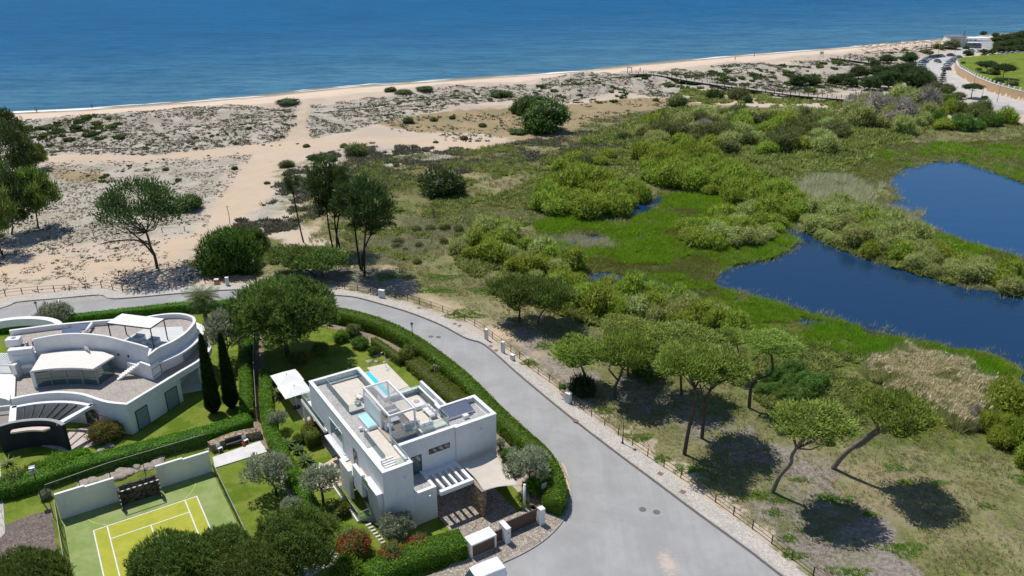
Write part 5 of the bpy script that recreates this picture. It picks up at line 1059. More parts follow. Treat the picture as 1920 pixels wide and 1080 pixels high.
# ================================================================ MINI TENNIS COURT
def q3(x, y, z=0): a, b = W(x/3.692, 820+y/3.692, z); return (float(a), float(b))
cl = (-44.3, 62.0); cr = (-32.15, 69.75); du = Vector((cr[0]-cl[0], cr[1]-cl[1])).normalized(); dv = Vector((du.y, -du.x))
CO = Vector(cl); CA = math.atan2(du.y, du.x)
def cw(u, v): p = CO+du*u+dv*v; return (p.x, p.y)
def turf(name, c1, c2, c3):
    q = N(name); P = q.geo(); a = q.noise(P, .5, 4, .7); f = q.noise(P, 9, 3, .8); col = q.mix(q.ramp(a, .35, .65), c1, c2); col = q.mix(q.math('MULTIPLY', q.ramp(f, .5, .75), .5), col, c3); return q.done(q.bsdf(col, .9, f, .3, .01, .1))
tag(MB().prism([cw(0, -.3), cw(14.4, -.3), cw(14.4, 22), cw(0, 22)], -.1, .05).build('court_surround', turf('pale_court_turf', (.20, .28, .075), (.28, .33, .13), (.36, .40, .21))), kind='structure')
def inv(p): d = Vector(p)-CO; return d.dot(du), d.dot(dv)
L0 = inv(q3(650, 655)); L1 = inv(q3(1360, 405)); u0, u1 = L0[0], L1[0]; vb = (L0[1]+L1[1])/2; uw = u1-u0
tag(MB().prism([cw(u0, vb), cw(u1, vb), cw(u1, 20), cw(u0, 20)], .05, .056).build('court_playing_area', turf('lime_court_turf', (.34, .36, .045), (.42, .41, .06), (.26, .31, .05))), kind='structure')
ln = MB(); hw = .055
def cl_(a, b, w2=hw):
    A = Vector(cw(*a)); B = Vector(cw(*b)); d = (B-A).normalized(); n_ = Vector((-d.y, d.x))*w2; ln.prism([(A+n_)[:], (B+n_)[:], (B-n_)[:], (A-n_)[:]], .05, .062)
s0 = u0+1.2; s1 = u1-1.15; vs = vb+2.15
cl_((u0-hw, vb), (u1+hw, vb)); cl_((u0, vb+hw), (u0, 20)); cl_((u1, vb+hw), (u1, 20)); cl_((s0, vb+hw), (s0, 20)); cl_((s1, vb+hw), (s1, 20)); cl_((s0+hw, vs), (s1-hw, vs)); cl_(((s0+s1)/2, vs+hw), ((s0+s1)/2, 18))
tag(ln.build('court_lines', pmat('court_line_paint', (.74, .74, .70))), kind='structure')
yl = MB(); pts = [cw((s0+s1)/2+5.3*math.cos(a), .15+4.2*math.sin(a)) for a in [math.radians(k) for k in range(8, 173, 5)]]
tag(yl.strip([p for p in pts], .035, .035, .05, .0615).build('goal_circle', pmat('yellow_line_paint', (.55, .50, .10))), kind='structure')
def court_wall(a, b, h0, h1, label):
    t = empty('court_wall', (*cw(a, 0), 0), CA, label, 'wall'); L = b-a
    MB().box(0, L*.5, 0, .22, -.2, h0).box(L*.5, L, 0, .22, -.2, h1).build('masonry', M['stucco'], t); MB().box(-.02, L*.5, -.03, .25, h0, h0+.06).box(L*.5, L+.02, -.03, .25, h1, h1+.06).build('coping', M['stucco_cap'], t)
court_wall(0, 5.2, 3.0, 2.85, 'white rendered rebound wall on the left of the tennis court'); court_wall(9.1, 14.4, 2.7, 2.55, 'white rendered rebound wall on the right of the tennis court')
t = empty('goal_recess', (*cw(5.2, .9), 0), CA, 'dark stone goal recess between the two white court walls', 'goal'); MB().box(0, 3.9, 0, .3, -.2, 2.3).box(.001, .25, -.7, 0, -.2, 2.3).box(3.65, 3.899, -.7, 0, -.2, 2.3).build('stone_back', stonewall('dark_stone', (.13, .11, .09), (.08, .07, .06), (.02, .02, .02), (1.2, 1.2, 2)), t)
for x in (.05, 3.77):
    for k in range(9): MB().box(x, x+.09, -.92, -.83, .0+k*.25, .25+k*.25).build('goal_post', M['white_metal'] if k % 2 else M['dark_metal'], t)
for k in range(14): MB().box(.05+k*.272, .05+(k+1)*.272, -.92, -.83, 2.251, 2.34).build('crossbar', M['white_metal'] if k % 2 else M['dark_metal'], t)
def mesh_fence(path, z0, h, label, gap=2.6, net=True, col='dark_metal', nm='mesh_fence'):
    L = 0; P = [Vector(p) for p in path]; t = empty(nm, (P[0].x, P[0].y, z0), 0, label, 'fence'); k = MB(); o = Vector((P[0].x, P[0].y))
    for a, b in zip(P[:-1], P[1:]):
        n_ = max(1, round((b-a).length/gap))
        for i in range(n_+(b is P[-1])):
            p = a.lerp(b, i/n_)-o; MB().tube([(p.x, p.y, -.3), (p.x, p.y, h)], .035, 6).build('post', M[col], t)
    MB().strip([(p-o)[:] for p in P], .025, .025, h-.03, h+.02).build('top_rail', M['grey_metal'], t)
    if net: MB().strip([(p-o)[:] for p in P], .004, .004, .05, h-.05).build('netting', M['net'], t)
    return t
def netmat(c, d, nm='fence_netting'):
    q = N(nm); X = q.n('ShaderNodeSeparateXYZ', {0: q.geo()}); a = q.math('FRACT', q.math('MULTIPLY', q.math('ADD', X.outputs[0], X.outputs[1]), 9)); b = q.math('FRACT', q.math('MULTIPLY', X.outputs[2], 9))
    m = q.math('MAXIMUM', q.math('LESS_THAN', a, d), q.math('LESS_THAN', b, d)); tr = q.n('ShaderNodeBsdfTransparent'); df = q.bsdf(c, .7); return q.done(q.n('ShaderNodeMixShader', {0: m, 1: tr, 2: df}))
M['net'] = netmat((.05, .055, .05), .05); M['net_side'] = netmat((.06, .055, .05), .2, 'side_netting'); M['net_green'] = netmat((.03, .09, .075), .55, 'green_windbreak')
mesh_fence([cw(-.15, 20), cw(-.15, .1)], 0, 2.6, 'dark mesh fence along the left side of the tennis court', 2.4)
mesh_fence([cw(14.55, .1), cw(14.55, 14)], 0, 1.3, 'low weathered fence along the right side of the tennis court', 2.4, col='grey_metal')
mesh_fence([cw(-.6, -.9), cw(5, -1.5), cw(14.5, -1.5)], 0, 3.9, 'tall thin-posted ball fence behind the white court walls', 3.2)
mesh_fence([(float(W(480, 600)[0]), float(W(480, 600)[1])), (float(W(478, 700)[0]), float(W(478, 700)[1])), (float(W(484, 790)[0]), float(W(484, 790)[1]))], 0, 2.0, 'green windbreak fence between the two villas', 2.4, nm='windbreak_fence')
for o in COL.objects:
    if o.name.startswith('netting') and o.parent and o.parent.name.startswith('windbreak'): o.data.materials[0] = M['net_green']
    elif o.name.startswith('netting') and 'along the' in o.parent['label']: o.data.materials[0] = M['net_side']
tag(MB().prism([q3(1472, 143), q3(1800, 30), q3(1852, 104), q3(1490, 215)], -.1, .12).build('patio_slab', pmat('white_patio_slab', (.68, .66, .63), (.60, .58, .56), 1.2)), kind='structure')
x, y = W(440, 836); t = empty('garden_bench', (float(x), float(y), .12), CA, 'dark metal outdoor bench against the stones on the white patio slab', 'bench')
MB().box(-.9, .9, -.25, .25, .42, .47).build('seat', M['dark_metal'], t); MB().box(-.9, .9, .22, .27, .47, .95).build('backrest', M['dark_metal'], t)
for k in (-.85, .8): MB().box(k, k+.05, -.25, .25, 0, .42).build('leg', M['dark_metal'], t)
for dx, l in ((-1.5, 'white folding chair at the left end of the dark patio bench'), (1.35, 'white folding chair at the right end of the dark patio bench')):
    x, y = W(440, 836); t = empty('folding_chair', (float(x)+dx*du.x, float(y)+dx*du.y-.3, .12), CA+.3, l, 'chair'); MB().box(-.25, .25, -.25, .25, .42, .46).build('seat', M['white_metal'], t); MB().box(-.25, .25, .22, .26, .46, .9).build('backrest', M['white_metal'], t)
    for a in (-.24, .2):
        for b in (-.24, .2): MB().box(a, a+.04, b, b+.04, 0, .42).build('leg', M['white_metal'], t)
x, y = W(457, 838); t = empty('gas_bottle', (float(x), float(y)+.1, .12), 0, 'orange gas bottle on the white patio slab', 'gas bottle'); MB().lathe([(.16, 0), (.18, .05), (.18, .42), (.08, .52), (.05, .55)], 14).build('body', pmat('orange_paint', (.60, .12, .03)), t, True); MB().lathe([(.09, .55), (.09, .62), (.03, .64)], 10).build('valve', M['dark_metal'], t)
# sand bed beside the court
tag(MB().sheet([tuple(p) for p in PW([(-400, 1035), (0, 988), (60, 965), (97, 956), (108, 1038), (108, 1100), (-400, 1300)])], .02).build('gravel_bed', cobble('bark_mulch', (.22, .17, .14), (.15, .12, .10), (.08, .06, .05), 3)), kind='structure')
tag(MB().prism([tuple(p) for p in PW([(-400, 700), (0, 860), (10, 1000), (0, 1010), (-400, 1010)])], -.1, .05).build('side_paving', cobble('pale_paving', (.55, .52, .47), (.45, .42, .38), (.3, .28, .25), 2)), kind='structure')
x, y = W(79, 940); t = empty('floodlight', (float(x), float(y), 0), .5, 'pair of grey floodlights on a dark pole beside the tennis court', 'floodlight'); MB().tube([(0, 0, 0), (0, 0, 4.2)], .06, 8).build('pole', M['dark_metal'], t)
for z in (4.2, 3.75): MB().box(-.28, .28, -.5, .0, z, z+.22).build('lamp_head', M['steel'], t, bevel=.04)
# ================================================================ HEDGES
def hedge(px_path, z, wd, h, name, label, m='hedge', side=0, dens=55, leaf=.085, seed=1, z0=-.1, world=None):
    """clipped hedge; px_path is read at the hedge's top height"""
    P = np.array(world) if world is not None else PW(px_path, z); P = [tuple(p) for p in P]
    if side: P = [tuple(p) for p in offs(P, side*wd/2)]
    P = np.array(smooth_path(P, 5)) if len(P) > 2 else np.array(P); rng = np.random.default_rng(seed)
    d = np.diff(P, axis=0); L = np.hypot(d[:, 0], d[:, 1]); tot = L.sum(); cum = np.concatenate([[0], np.cumsum(L)])
    def smp(n):
        s = rng.random(n)*tot; i = np.clip(np.searchsorted(cum, s)-1, 0, len(L)-1); t = (s-cum[i])/L[i]; p = P[i]+d[i]*t[:, None]; dd = d[i]/L[i][:, None]; return p, np.stack([-dd[:, 1], dd[:, 0]], 1), s
    def lump(p, q=0): return (fbm(p[:, 0]/1.1+q, p[:, 1]/1.1, 17, 3)-.5)
    parts = []; n = int(tot*wd*dens); p, nv, s = smp(n); o = (rng.random(n)-.5)*wd; e = 1-np.clip((np.abs(o)/(wd/2)-.72)/.28, 0, 1)**2*.12
    xy = p+nv*o[:, None]; Q = np.column_stack([xy, h*e+lump(xy)*.22]); parts.append((Q, np.tile([0, 0, 1.], (n, 1))))
    for sg in (-1, 1):
        n = int(tot*h*dens*.9); p, nv, s = smp(n); zz = rng.random(n)*h; xy = p+nv*sg*(wd/2*(1-.08*(zz/h)**4))[:, None]+nv*(lump(p, 5)*.25)[:, None]; parts.append((np.column_stack([xy, zz]), np.column_stack([nv*sg, np.full(n, .35)])))
    for e_, dd in ((P[0], -d[0]/L[0]), (P[-1], d[-1]/L[-1])):
        n = int(wd*h*dens); nv = np.array([-dd[1], dd[0]]); o = (rng.random(n)-.5)*wd; Q = np.column_stack([e_+nv*o[:, None], rng.random(n)*h]); parts.append((Q, np.tile([dd[0], dd[1], .3], (n, 1))))
    Q = np.vstack([a for a, b in parts]); D = nrmv(np.vstack([b for a, b in parts])); Q = Q+D*rng.normal(0, .035, (len(Q), 1))
    rn = .5*rng.random(len(Q))+.5*vnoise(Q[:, 0]*2.2, Q[:, 1]*2.2+Q[:, 2]*2, 5); V, F = leaf_quads(Q, D, leaf, rng, .75)
    c = MB().strip([tuple(p) for p in P], wd/2-.10, wd/2-.10, z0, h-.12); cv = np.array(c.v); cf = np.array(c.f)
    V, F, A = join([(V, F, rep(rn, 4)), (cv, cf, np.full(len(cv), .1))]); c0 = P.mean(0); V = V-np.array([c0[0], c0[1], 0])
    zb = float(terrain(c0[0], c0[1])[0]) if z0 < -.5 else 0
    return tag(link(name, np_mesh(name, V, F, {'rnd': A}), M[m], loc=(c0[0], c0[1], 0)), label, 'hedge')
hedge([(612, 570), (667, 580.7), (726, 598.5), (785, 628), (844, 669.6), (887, 705), (940, 758), (989, 803), (1026, 835.5), (1050, 868), (1062, 900), (1062, 925), (1052, 940)], 2.0, 2.0, 2.0, 'roadside_hedge', 'long clipped green hedge curving along the inner edge of the road', side=-1, seed=2)
hedge([(700, 632), (728, 652), (752, 668)], 1.3, 1.1, 1.3, 'low_hedge', 'low dark clipped hedge at the far end of the pool garden', 'hedge_olive', seed=3)
hedge([(775, 672), (810, 702), (845, 730), (866, 748)], 1.3, 2.4, 1.3, 'low_hedge', 'broad olive green clipped bank between the pool lawn and the road hedge', 'hedge_olive', seed=4)
hedge([(-60, 607), (30, 598), (142, 586), (252, 574), (343, 564.5), (438, 560)], 1.5, 1.5, 1.5, 'roadside_hedge', 'straight clipped hedge between the left road and the curved villa', side=-1, seed=5)
hedge([(457, 630), (459, 700), (461, 768)], 1.5, 1.6, 1.5, 'garden_hedge', 'bright clipped hedge left of the green windbreak fence', seed=6)
hedge([(497, 690), (497, 740), (504, 790), (520, 830), (545, 872), (575, 930), (600, 965)], 1.4, 1.5, 1.4, 'garden_hedge', 'winding clipped hedge right of the windbreak, running down to the red bushes', seed=7)
hedge([(-60, 912), (0, 906), (80, 886), (140, 866), (283, 830), (400, 800), (468, 778)], 1.5, 2.1, 1.5, 'garden_hedge', 'long clipped hedge between the curved villa and the tennis court', seed=8)
hedge([(690, 1072), (740, 1044), (800, 1024), (868, 1004)], 1.7, 2.6, 1.7, 'garden_hedge', 'thick clipped hedge beside the bin store in front of the white villa', seed=9)
x0, y0 = vw(-1.0, 19.1); x1, y1 = vw(-1.0, 17.0)
hedge(None, 0, 1.7, 1.7, 'clipped_shrub', 'cube-shaped clipped olive green shrub against the left wall of the white villa', 'hedge_olive', world=[(x0, y0), (x1, y1)], seed=10)
M['pine_big'] = leafmat('dense_pine_needles', (.030, .056, .010), (.150, .200, .038), .22)
# ================================================================ TREES
def scl(p): return FPX/depth_of(p.x, p.y, p.z)
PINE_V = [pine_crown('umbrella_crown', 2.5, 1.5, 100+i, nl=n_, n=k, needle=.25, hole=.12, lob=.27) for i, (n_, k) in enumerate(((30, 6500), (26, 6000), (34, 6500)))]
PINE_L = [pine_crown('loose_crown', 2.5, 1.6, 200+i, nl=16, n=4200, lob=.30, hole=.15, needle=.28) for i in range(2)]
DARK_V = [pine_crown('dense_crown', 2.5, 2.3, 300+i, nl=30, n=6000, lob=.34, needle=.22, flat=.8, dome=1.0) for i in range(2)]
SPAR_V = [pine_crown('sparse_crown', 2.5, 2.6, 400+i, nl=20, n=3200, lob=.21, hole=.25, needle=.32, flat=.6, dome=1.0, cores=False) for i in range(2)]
def limbs(mb, top, C, sc, rng, r0, n=7):
    for k in rng.choice(len(C), min(n, len(C)), replace=False):
        e = Vector(C[k])*1.0; e = Vector((e.x*sc[0], e.y*sc[1], e.z*sc[2])); m = top.lerp(e+cc_, .55)-Vector((0, 0, .25*sc[2])); mb.tube([top, m, e+cc_], [r0*.6, r0*.4, r0*.15], 5)
cc_ = Vector((0, 0, 0))
def pine(base, crown, wpx, hpx, label, var=0, lib=PINE_V, mat='pine', via=(), dy=0.0, tr=.16, bark='bark', cat='pine tree', group=None, seed=0, name='umbrella_pine', ext=(), nl=7, fork=None):
    """base and crown are photo pixels; the crown stands dy metres behind the foot"""
    global cc_
    b = at(*base); rng = np.random.default_rng(seed+int(abs(base[0]))); x, z = at_depth(crown[0], crown[1], b.y+dy); cw_ = Vector((x, b.y+dy, z)); s = scl(cw_)
    r = wpx/2/s; dl = math.atan2(CAMH-z, math.hypot(x, b.y+dy)); t = max(.35*r, (hpx/s-2*r*math.sin(dl)*.8)/math.cos(dl)); me, C, Rr = lib[var % len(lib)]
    H0 = 1.9 if lib is not DARK_V else 2.9
    sc = (r/2.5, r/2.5*(.92+.16*rng.random()), max(.45*r/2.5, min(1.6*r/2.5, t/H0)))
    T = empty(name, b, 0, label, cat, group)
    c = bpy.data.objects.new('crown', me); COL.objects.link(c); c.parent = T; c.location = cw_-b; c.scale = sc; c.rotation_euler = (0, 0, rng.random()*6.28)
    if not me.materials: me.materials.append(M[mat])
    elif me.materials[0] != M[mat]: c.data = me; c.material_slots[0].link = 'OBJECT'; c.material_slots[0].material = M[mat]
    pts = [Vector((0, 0, -.3)), Vector((0, 0, 0))]
    for px, py, d in via: vx, vz = at_depth(px, py, b.y+d); pts.append(Vector((vx-b.x, d, vz-b.z)))
    cc_ = cw_-b; top = cc_-Vector((0, 0, .45*sc[2]*1.5)); 
    if not via: pts.append(Vector((top.x*.35+rng.normal(0, .1), top.y*.4, top.z*.45)))
    pts.append(top); sp = smooth_path([tuple(p) for p in pts[1:]], 4); sp = [Vector(p) for p in sp]; n = len(sp)
    mb = MB().tube([pts[0]]+sp, [tr*1.25]+[tr*(1.1-.5*i/n) for i in range(n)], 8)
    rot = c.rotation_euler[2]; Cr = [(p[0]*math.cos(rot)-p[1]*math.sin(rot), p[0]*math.sin(rot)+p[1]*math.cos(rot), p[2]) for p in C]
    st = sp[int(n*.8)]
    for k in rng.choice(len(Cr), min(nl, len(Cr)), replace=False):
        e = cc_+Vector((Cr[k][0]*sc[0], Cr[k][1]*sc[1], Cr[k][2]*sc[2])); m = st.lerp(e, .5)+Vector((0, 0, -.12*sc[2]-.1*r)); mb.tube([st, m, e], [tr*.5, tr*.34, tr*.15], 5)
    for path in ext:
        q = [Vector((at_depth(px, py, b.y+d)[0]-b.x, d, at_depth(px, py, b.y+d)[1]-b.z)) for px, py, d in path]; q = [Vector(p) for p in smooth_path([tuple(p) for p in q], 4)]; mb.tube(q, [tr*(.75-.4*i/len(q)) for i in range(len(q))], 7)
    mb.build('trunk', M[bark], T, True)
    return T
# right-hand pine group
pine((1097, 724), (1086, 664), 104, 68, 'leftmost umbrella pine of the roadside grove, with several rounded clumps on a forked trunk', 0, PINE_L, via=[(1098, 710, 0)], tr=.17, seed=1)
pine((1178, 705), (1173, 615), 96, 44, 'small rounded umbrella pine at the back left of the grove', 1, seed=2, tr=.14)
pine((1152.7, 749), (1172, 662), 104, 84, 'wavy-trunked umbrella pine, second from the left along the front of the grove', 1, via=[(1154, 725, 0), (1163, 705, 0)], ext=[[(1158, 712, 0), (1145, 697, 0), (1142, 690, 0), (1150, 675, 0)]], tr=.18, seed=3)
pine((1278, 741), (1276, 634), 124, 58, 'wide flat umbrella pine at the back centre of the grove', 2, via=[(1277, 720, 0)], tr=.17, seed=4)
pine((1283, 852), (1292, 684), 118, 84, 'tall umbrella pine whose bare leaning trunk is nearest the lamp post', 0, via=[(1290, 812, 0), (1299, 770, 0), (1305, 738, 0)], tr=.21, seed=5)
pine((1316, 822), (1347, 690), 126, 82, 'tall umbrella pine with a double trunk just right of the leaning one', 2, via=[(1319, 785, 0), (1321, 760, 0), (1328, 740, 0)], ext=[[(1320, 770, 0), (1318, 745, 0), (1312, 720, 0)]], tr=.2, seed=6)
pine((1404.6, 765), (1447, 644), 100, 50, 'umbrella pine with a lyre-shaped fork at the right edge of the grove', 1, via=[(1407, 735, 0), (1413, 714, 0), (1440, 705, 0), (1449, 692, 0), (1446, 665, 0)], ext=[[(1411, 716, 0), (1402, 700, 0), (1396, 685, 0), (1413, 675, 0), (1425, 662, 0)]], tr=.2, seed=7)
pine((1390, 700), (1381, 632), 62, 36, 'small umbrella pine behind the green bush at the right of the grove', 0, PINE_L, via=[(1386, 670, 0)], tr=.12, seed=8)
pine((1448, 923), (1521, 795), 140, 88, 'lone umbrella pine with an S-shaped trunk near the ice plant', 2, via=[(1462, 893, -.3), (1483, 868, -.8), (1487, 850, -1.1)], tr=.22, seed=9, bark='bark_grey', dy=-1.7)
pine((1562, 878), (1684, 778), 128, 92, 'strongly leaning umbrella pine with a pale twisted trunk before the reeds', 0, via=[(1580, 855, -.6), (1600, 838, -1.2), (1628, 818, -1.9), (1648, 805, -2.3)], ext=[[(1600, 838, -1.2), (1612, 836, -1.6), (1628, 825, -2.), (1652, 808, -2.4), (1700, 775, -2.8)]], tr=.27, seed=10, bark='bark_grey', dy=-2.8)
pine((974, 604), (975, 552), 104, 76, 'left one of two round pines merging beside the willows above the road', 0, mat='pine_mid', seed=11, tr=.16)
pine((1008, 606), (1030, 556), 92, 68, 'right one of two round pines merging beside the willows above the road', 2, mat='pine_mid', seed=12, tr=.15)
# roadside giant and the pines above the road
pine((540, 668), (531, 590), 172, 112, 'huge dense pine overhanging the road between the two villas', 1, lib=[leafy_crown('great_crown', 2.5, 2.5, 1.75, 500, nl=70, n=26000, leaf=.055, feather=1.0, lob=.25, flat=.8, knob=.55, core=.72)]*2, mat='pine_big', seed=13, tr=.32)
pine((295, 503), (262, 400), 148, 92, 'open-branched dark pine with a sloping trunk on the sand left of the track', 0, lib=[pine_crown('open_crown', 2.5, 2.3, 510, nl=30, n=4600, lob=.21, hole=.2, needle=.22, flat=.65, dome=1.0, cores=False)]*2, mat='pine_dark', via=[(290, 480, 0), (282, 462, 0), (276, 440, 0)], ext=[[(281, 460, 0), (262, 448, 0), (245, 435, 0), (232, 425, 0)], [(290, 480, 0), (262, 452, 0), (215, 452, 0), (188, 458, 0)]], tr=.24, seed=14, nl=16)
pine((593, 518), (545, 484), 90, 52, 'left part of a wide umbrella pine above the road, just left of the tall trunks', 0, mat='pine_mid', seed=17, dy=.5)
pine((606, 518), (600, 488), 100, 56, 'right part of a wide umbrella pine above the road, just left of the tall trunks', 2, mat='pine_mid', seed=18)
# tall slim pines
SL = [pine_crown('slim_crown', 2.5, 3.4, 520+i, nl=20, n=3000, lob=.22, hole=.2, needle=.30, flat=.55, dome=1.05, cores=False) for i in range(2)]
pine((569, 454), (547, 350), 30, 26, 'thin bare-trunked pine with a tiny tuft on top, left of the tall pine cluster', 0, SL, 'pine_dark', via=[(562, 425, 0), (553, 380, 0)], tr=.14, bark='bark_dark', seed=20, name='tall_pine')
for i, (b, c, w_, h_, via, l) in enumerate((((625, 469), (609, 362), 74, 70, [(617, 430, 0)], 'tall dark-trunked pine, first of the cluster from the left'), ((639, 471), (625, 385), 70, 60, [(630, 435, 0)], 'tall dark-trunked pine with a bent foot, second of the cluster'), ((632, 472), (640, 362), 56, 46, [(632, 430, 0)], 'tall dark-trunked pine hidden behind the first two of the cluster'),
        ((676, 505), (664, 392), 82, 60, [(668, 450, 0), (665, 420, 0)], 'tall dark-trunked pine rising highest on the right of the cluster'), ((684, 519), (690, 398), 90, 66, [(683, 470, 0), (686, 430, 0)], 'tall dark-trunked pine at the front right of the cluster'), ((679, 508), (700, 422), 80, 44, [(682, 470, 0)], 'thinner pine with drooping grey-green branches between the right trunks'))):
    pine(b, c, w_, h_, l, i, SL, 'pine_dark', via=via, tr=.17, bark='bark_dark', seed=21+i, name='tall_pine', nl=12)
# left edge cluster
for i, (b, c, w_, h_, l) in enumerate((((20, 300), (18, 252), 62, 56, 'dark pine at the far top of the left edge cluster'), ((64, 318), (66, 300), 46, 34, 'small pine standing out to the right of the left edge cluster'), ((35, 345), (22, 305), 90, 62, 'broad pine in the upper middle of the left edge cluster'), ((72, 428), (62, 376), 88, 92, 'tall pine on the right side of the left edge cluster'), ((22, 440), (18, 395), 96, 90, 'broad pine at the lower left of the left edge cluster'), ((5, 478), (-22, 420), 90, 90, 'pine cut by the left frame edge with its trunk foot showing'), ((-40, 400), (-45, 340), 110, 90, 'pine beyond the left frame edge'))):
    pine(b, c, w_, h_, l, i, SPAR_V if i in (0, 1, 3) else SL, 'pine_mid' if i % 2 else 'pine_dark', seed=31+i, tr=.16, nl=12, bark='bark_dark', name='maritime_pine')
# foreground pines over the court
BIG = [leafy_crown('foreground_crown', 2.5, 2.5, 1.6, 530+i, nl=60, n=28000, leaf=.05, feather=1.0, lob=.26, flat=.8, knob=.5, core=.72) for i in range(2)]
def overhead(px, py, z, wpx, label, i, mat='pine_big', hz=1.0):
    x, y = W(px, py, z); x = float(x); y = float(y); b = PIX(x+.3, y+.2, 0); s = FPX/depth_of(x, y, z)
    t = pine(b, (px, py), wpx, wpx*.82, label, i, BIG, mat, seed=40+i, tr=.22, dy=0)
overhead(325, 1068, 4.8, 150, 'foreground pine covering the near end of the tennis court, left of four', 0); overhead(420, 1042, 4.6, 112, 'foreground pine over the right side of the tennis court, second of four', 1); overhead(470, 1085, 5.0, 135, 'lowest foreground pine at the bottom frame edge, third of four', 2); overhead(552, 1018, 4.8, 142, 'foreground pine beside the red bottlebrush bushes, rightmost of four', 3); overhead(50, 1096, 4.2, 138, 'foreground pine in the bottom left corner', 4)
# ---- bushes as whole plants
WV = [leafy_crown('willow_bush', 1.5, 1.5, 1.25, 600+i, nl=16, n=2600, leaf=.10, feather=.35, lob=.45) for i in range(5)]
DV = [leafy_crown('round_bush', 1.5, 1.5, 1.1, 620+i, nl=18, n=2600, leaf=.085, feather=.1, lob=.42) for i in range(3)]
TW = []
for i in range(2):
    rng = np.random.default_rng(640+i); P = fib(420, rng, .0)*np.array([1.0, 1.0, .9])*(.25+.3*rng.random((420, 1))); V, F = spikes(P, fib(420, rng, .0)+np.array([0, 0, .35]), .95, .035, rng, 3, .3); TW.append((np_mesh('twig_bush', V, F, {'rnd': rep(rng.random(420), 12)}), None, None))
BD = [leafy_crown('dome_crown', 1.5, 1.5, 1.25, 650, nl=34, n=9000, leaf=.055, feather=.5, lob=.34)]
BUSHN = [0]
def bush(x, y, r, m, lib, label, group=None, hz=1.0, name='shrub', cat='shrub', z=None, stem=True, rng=random.Random(5)):
    me = lib[rng.randrange(len(lib))][0]; zz = float(terrain(x, y)[0]) if z is None else z; zz = max(zz, WATER-.1)
    o = bpy.data.objects.new(name, me); COL.objects.link(o); s = r/1.5; o.location = (x, y, zz+.55*s*hz); o.scale = (s*rng.uniform(.9, 1.12), s*rng.uniform(.9, 1.12), s*hz*rng.uniform(.72, 1.3)); o.rotation_euler = (0, 0, rng.uniform(0, 6.28))
    if not me.materials: me.materials.append(M[m])
    elif me.materials[0] != M[m]: o.material_slots[0].link = 'OBJECT'; o.material_slots[0].material = M[m]
    BUSHN[0] += 1
    return tag(o, label, cat, group)
def patch(poly, r, m, lib, label, group, nmax=60, hz=1.0, seed=1, sp=1.25, name='shrub', jit=.3, mats=None):
    P = PW(poly); rg = np.random.default_rng(seed); lo = P.min(0); hi = P.max(0); got = []; rr = random.Random(seed)
    for k in range(6000):
        q = lo+(hi-lo)*rg.random(2)
        if not inside(q[:1], q[1:], P)[0]: continue
        if any((q[0]-a)**2+(q[1]-b)**2 < (r*sp)**2 for a, b in got): continue
        got.append((q[0], q[1]))
        if len(got) >= nmax: break
    for (x, y) in got: bush(x, y, r*rr.uniform(1-jit, 1+jit), rr.choice(mats) if mats else m, lib, label, group, hz, name, rng=rr)
patch([(1005, 360), (1060, 345), (1130, 345), (1205, 365), (1205, 385), (1150, 405), (1080, 412), (1010, 395)], 2.6, 'willow', WV, 'yellow green willow in the oval thicket left of the marsh', 'willows of the oval thicket', 26, 1.15, 71, name='willow_bush')
patch([(1200, 300), (1260, 285), (1330, 300), (1400, 340), (1490, 385), (1490, 412), (1430, 408), (1340, 365), (1220, 345)], 2.5, 'willow', WV, 'green willow in the long thicket behind the bright marsh', 'willows behind the marsh', 52, 1.1, 72, name='willow_bush')
patch([(1285, 430), (1360, 405), (1440, 405), (1460, 430), (1420, 455), (1330, 465), (1290, 455)], 2.1, 'willow', WV, 'low green willow in the thicket standing in the marsh by the pond', 'willows in the marsh by the pond', 26, .85, 73, mats=['willow', 'willow', 'pale_shrub'], name='willow_bush')
patch([(1510, 400), (1600, 385), (1690, 430), (1760, 470), (1900, 528), (1895, 545), (1800, 532), (1700, 500), (1610, 475), (1515, 432)], 1.9, 'pale_shrub', WV, 'pale green shrub on the strip of land between the two ponds', 'pale shrubs between the ponds', 60, 1.05, 74, mats=['pale_shrub', 'pale_shrub', 'willow', 'pale_shrub'], name='pale_shrub')
patch([(860, 445), (940, 435), (1040, 490), (1090, 515), (1085, 550), (1030, 540), (920, 500), (860, 480)], 2.0, 'willow', WV, 'green willow shrub beside the round pines above the road', 'willows beside the round pines', 26, 1.1, 75, mats=['willow', 'pale_shrub', 'willow'], name='willow_bush')
patch([(1085, 560), (1150, 545), (1240, 565), (1340, 590), (1385, 610), (1370, 625), (1260, 612), (1120, 590)], 1.9, 'willow', WV, 'green willow shrub in the row between the pine grove and the marsh', 'willows behind the pine grove', 34, 1.15, 76, mats=['willow', 'willow', 'pale_shrub'], name='willow_bush')
patch([(1840, 780), (1880, 755), (1990, 745), (1990, 900), (1910, 870), (1860, 835)], 1.7, 'willow', WV, 'bright yellow green shrub at the right frame edge', 'bright shrubs at the right edge', 18, 1.2, 77)
patch([(1790, 790), (1830, 775), (1845, 800), (1820, 820)], 1.1, 'grey_shrub', TW, 'bare grey twiggy bush left of the bright shrubs at the right edge', 'grey twiggy bushes by the right edge', 3, 1.1, 78)
patch([(1425, 715), (1480, 700), (1540, 722), (1545, 745), (1490, 755), (1430, 745)], 1.2, 'bright_bush', DV, 'fresh green broad-leaved bush behind the forked pine', 'fresh green bushes behind the forked pine', 12, 1.1, 79)
patch([(1190, 690), (1240, 670), (1260, 700), (1210, 715)], 1.1, 'bright_bush', DV, 'green broad-leaved bush in the shade of the pine grove', 'green bushes inside the pine grove', 5, 1.2, 80)
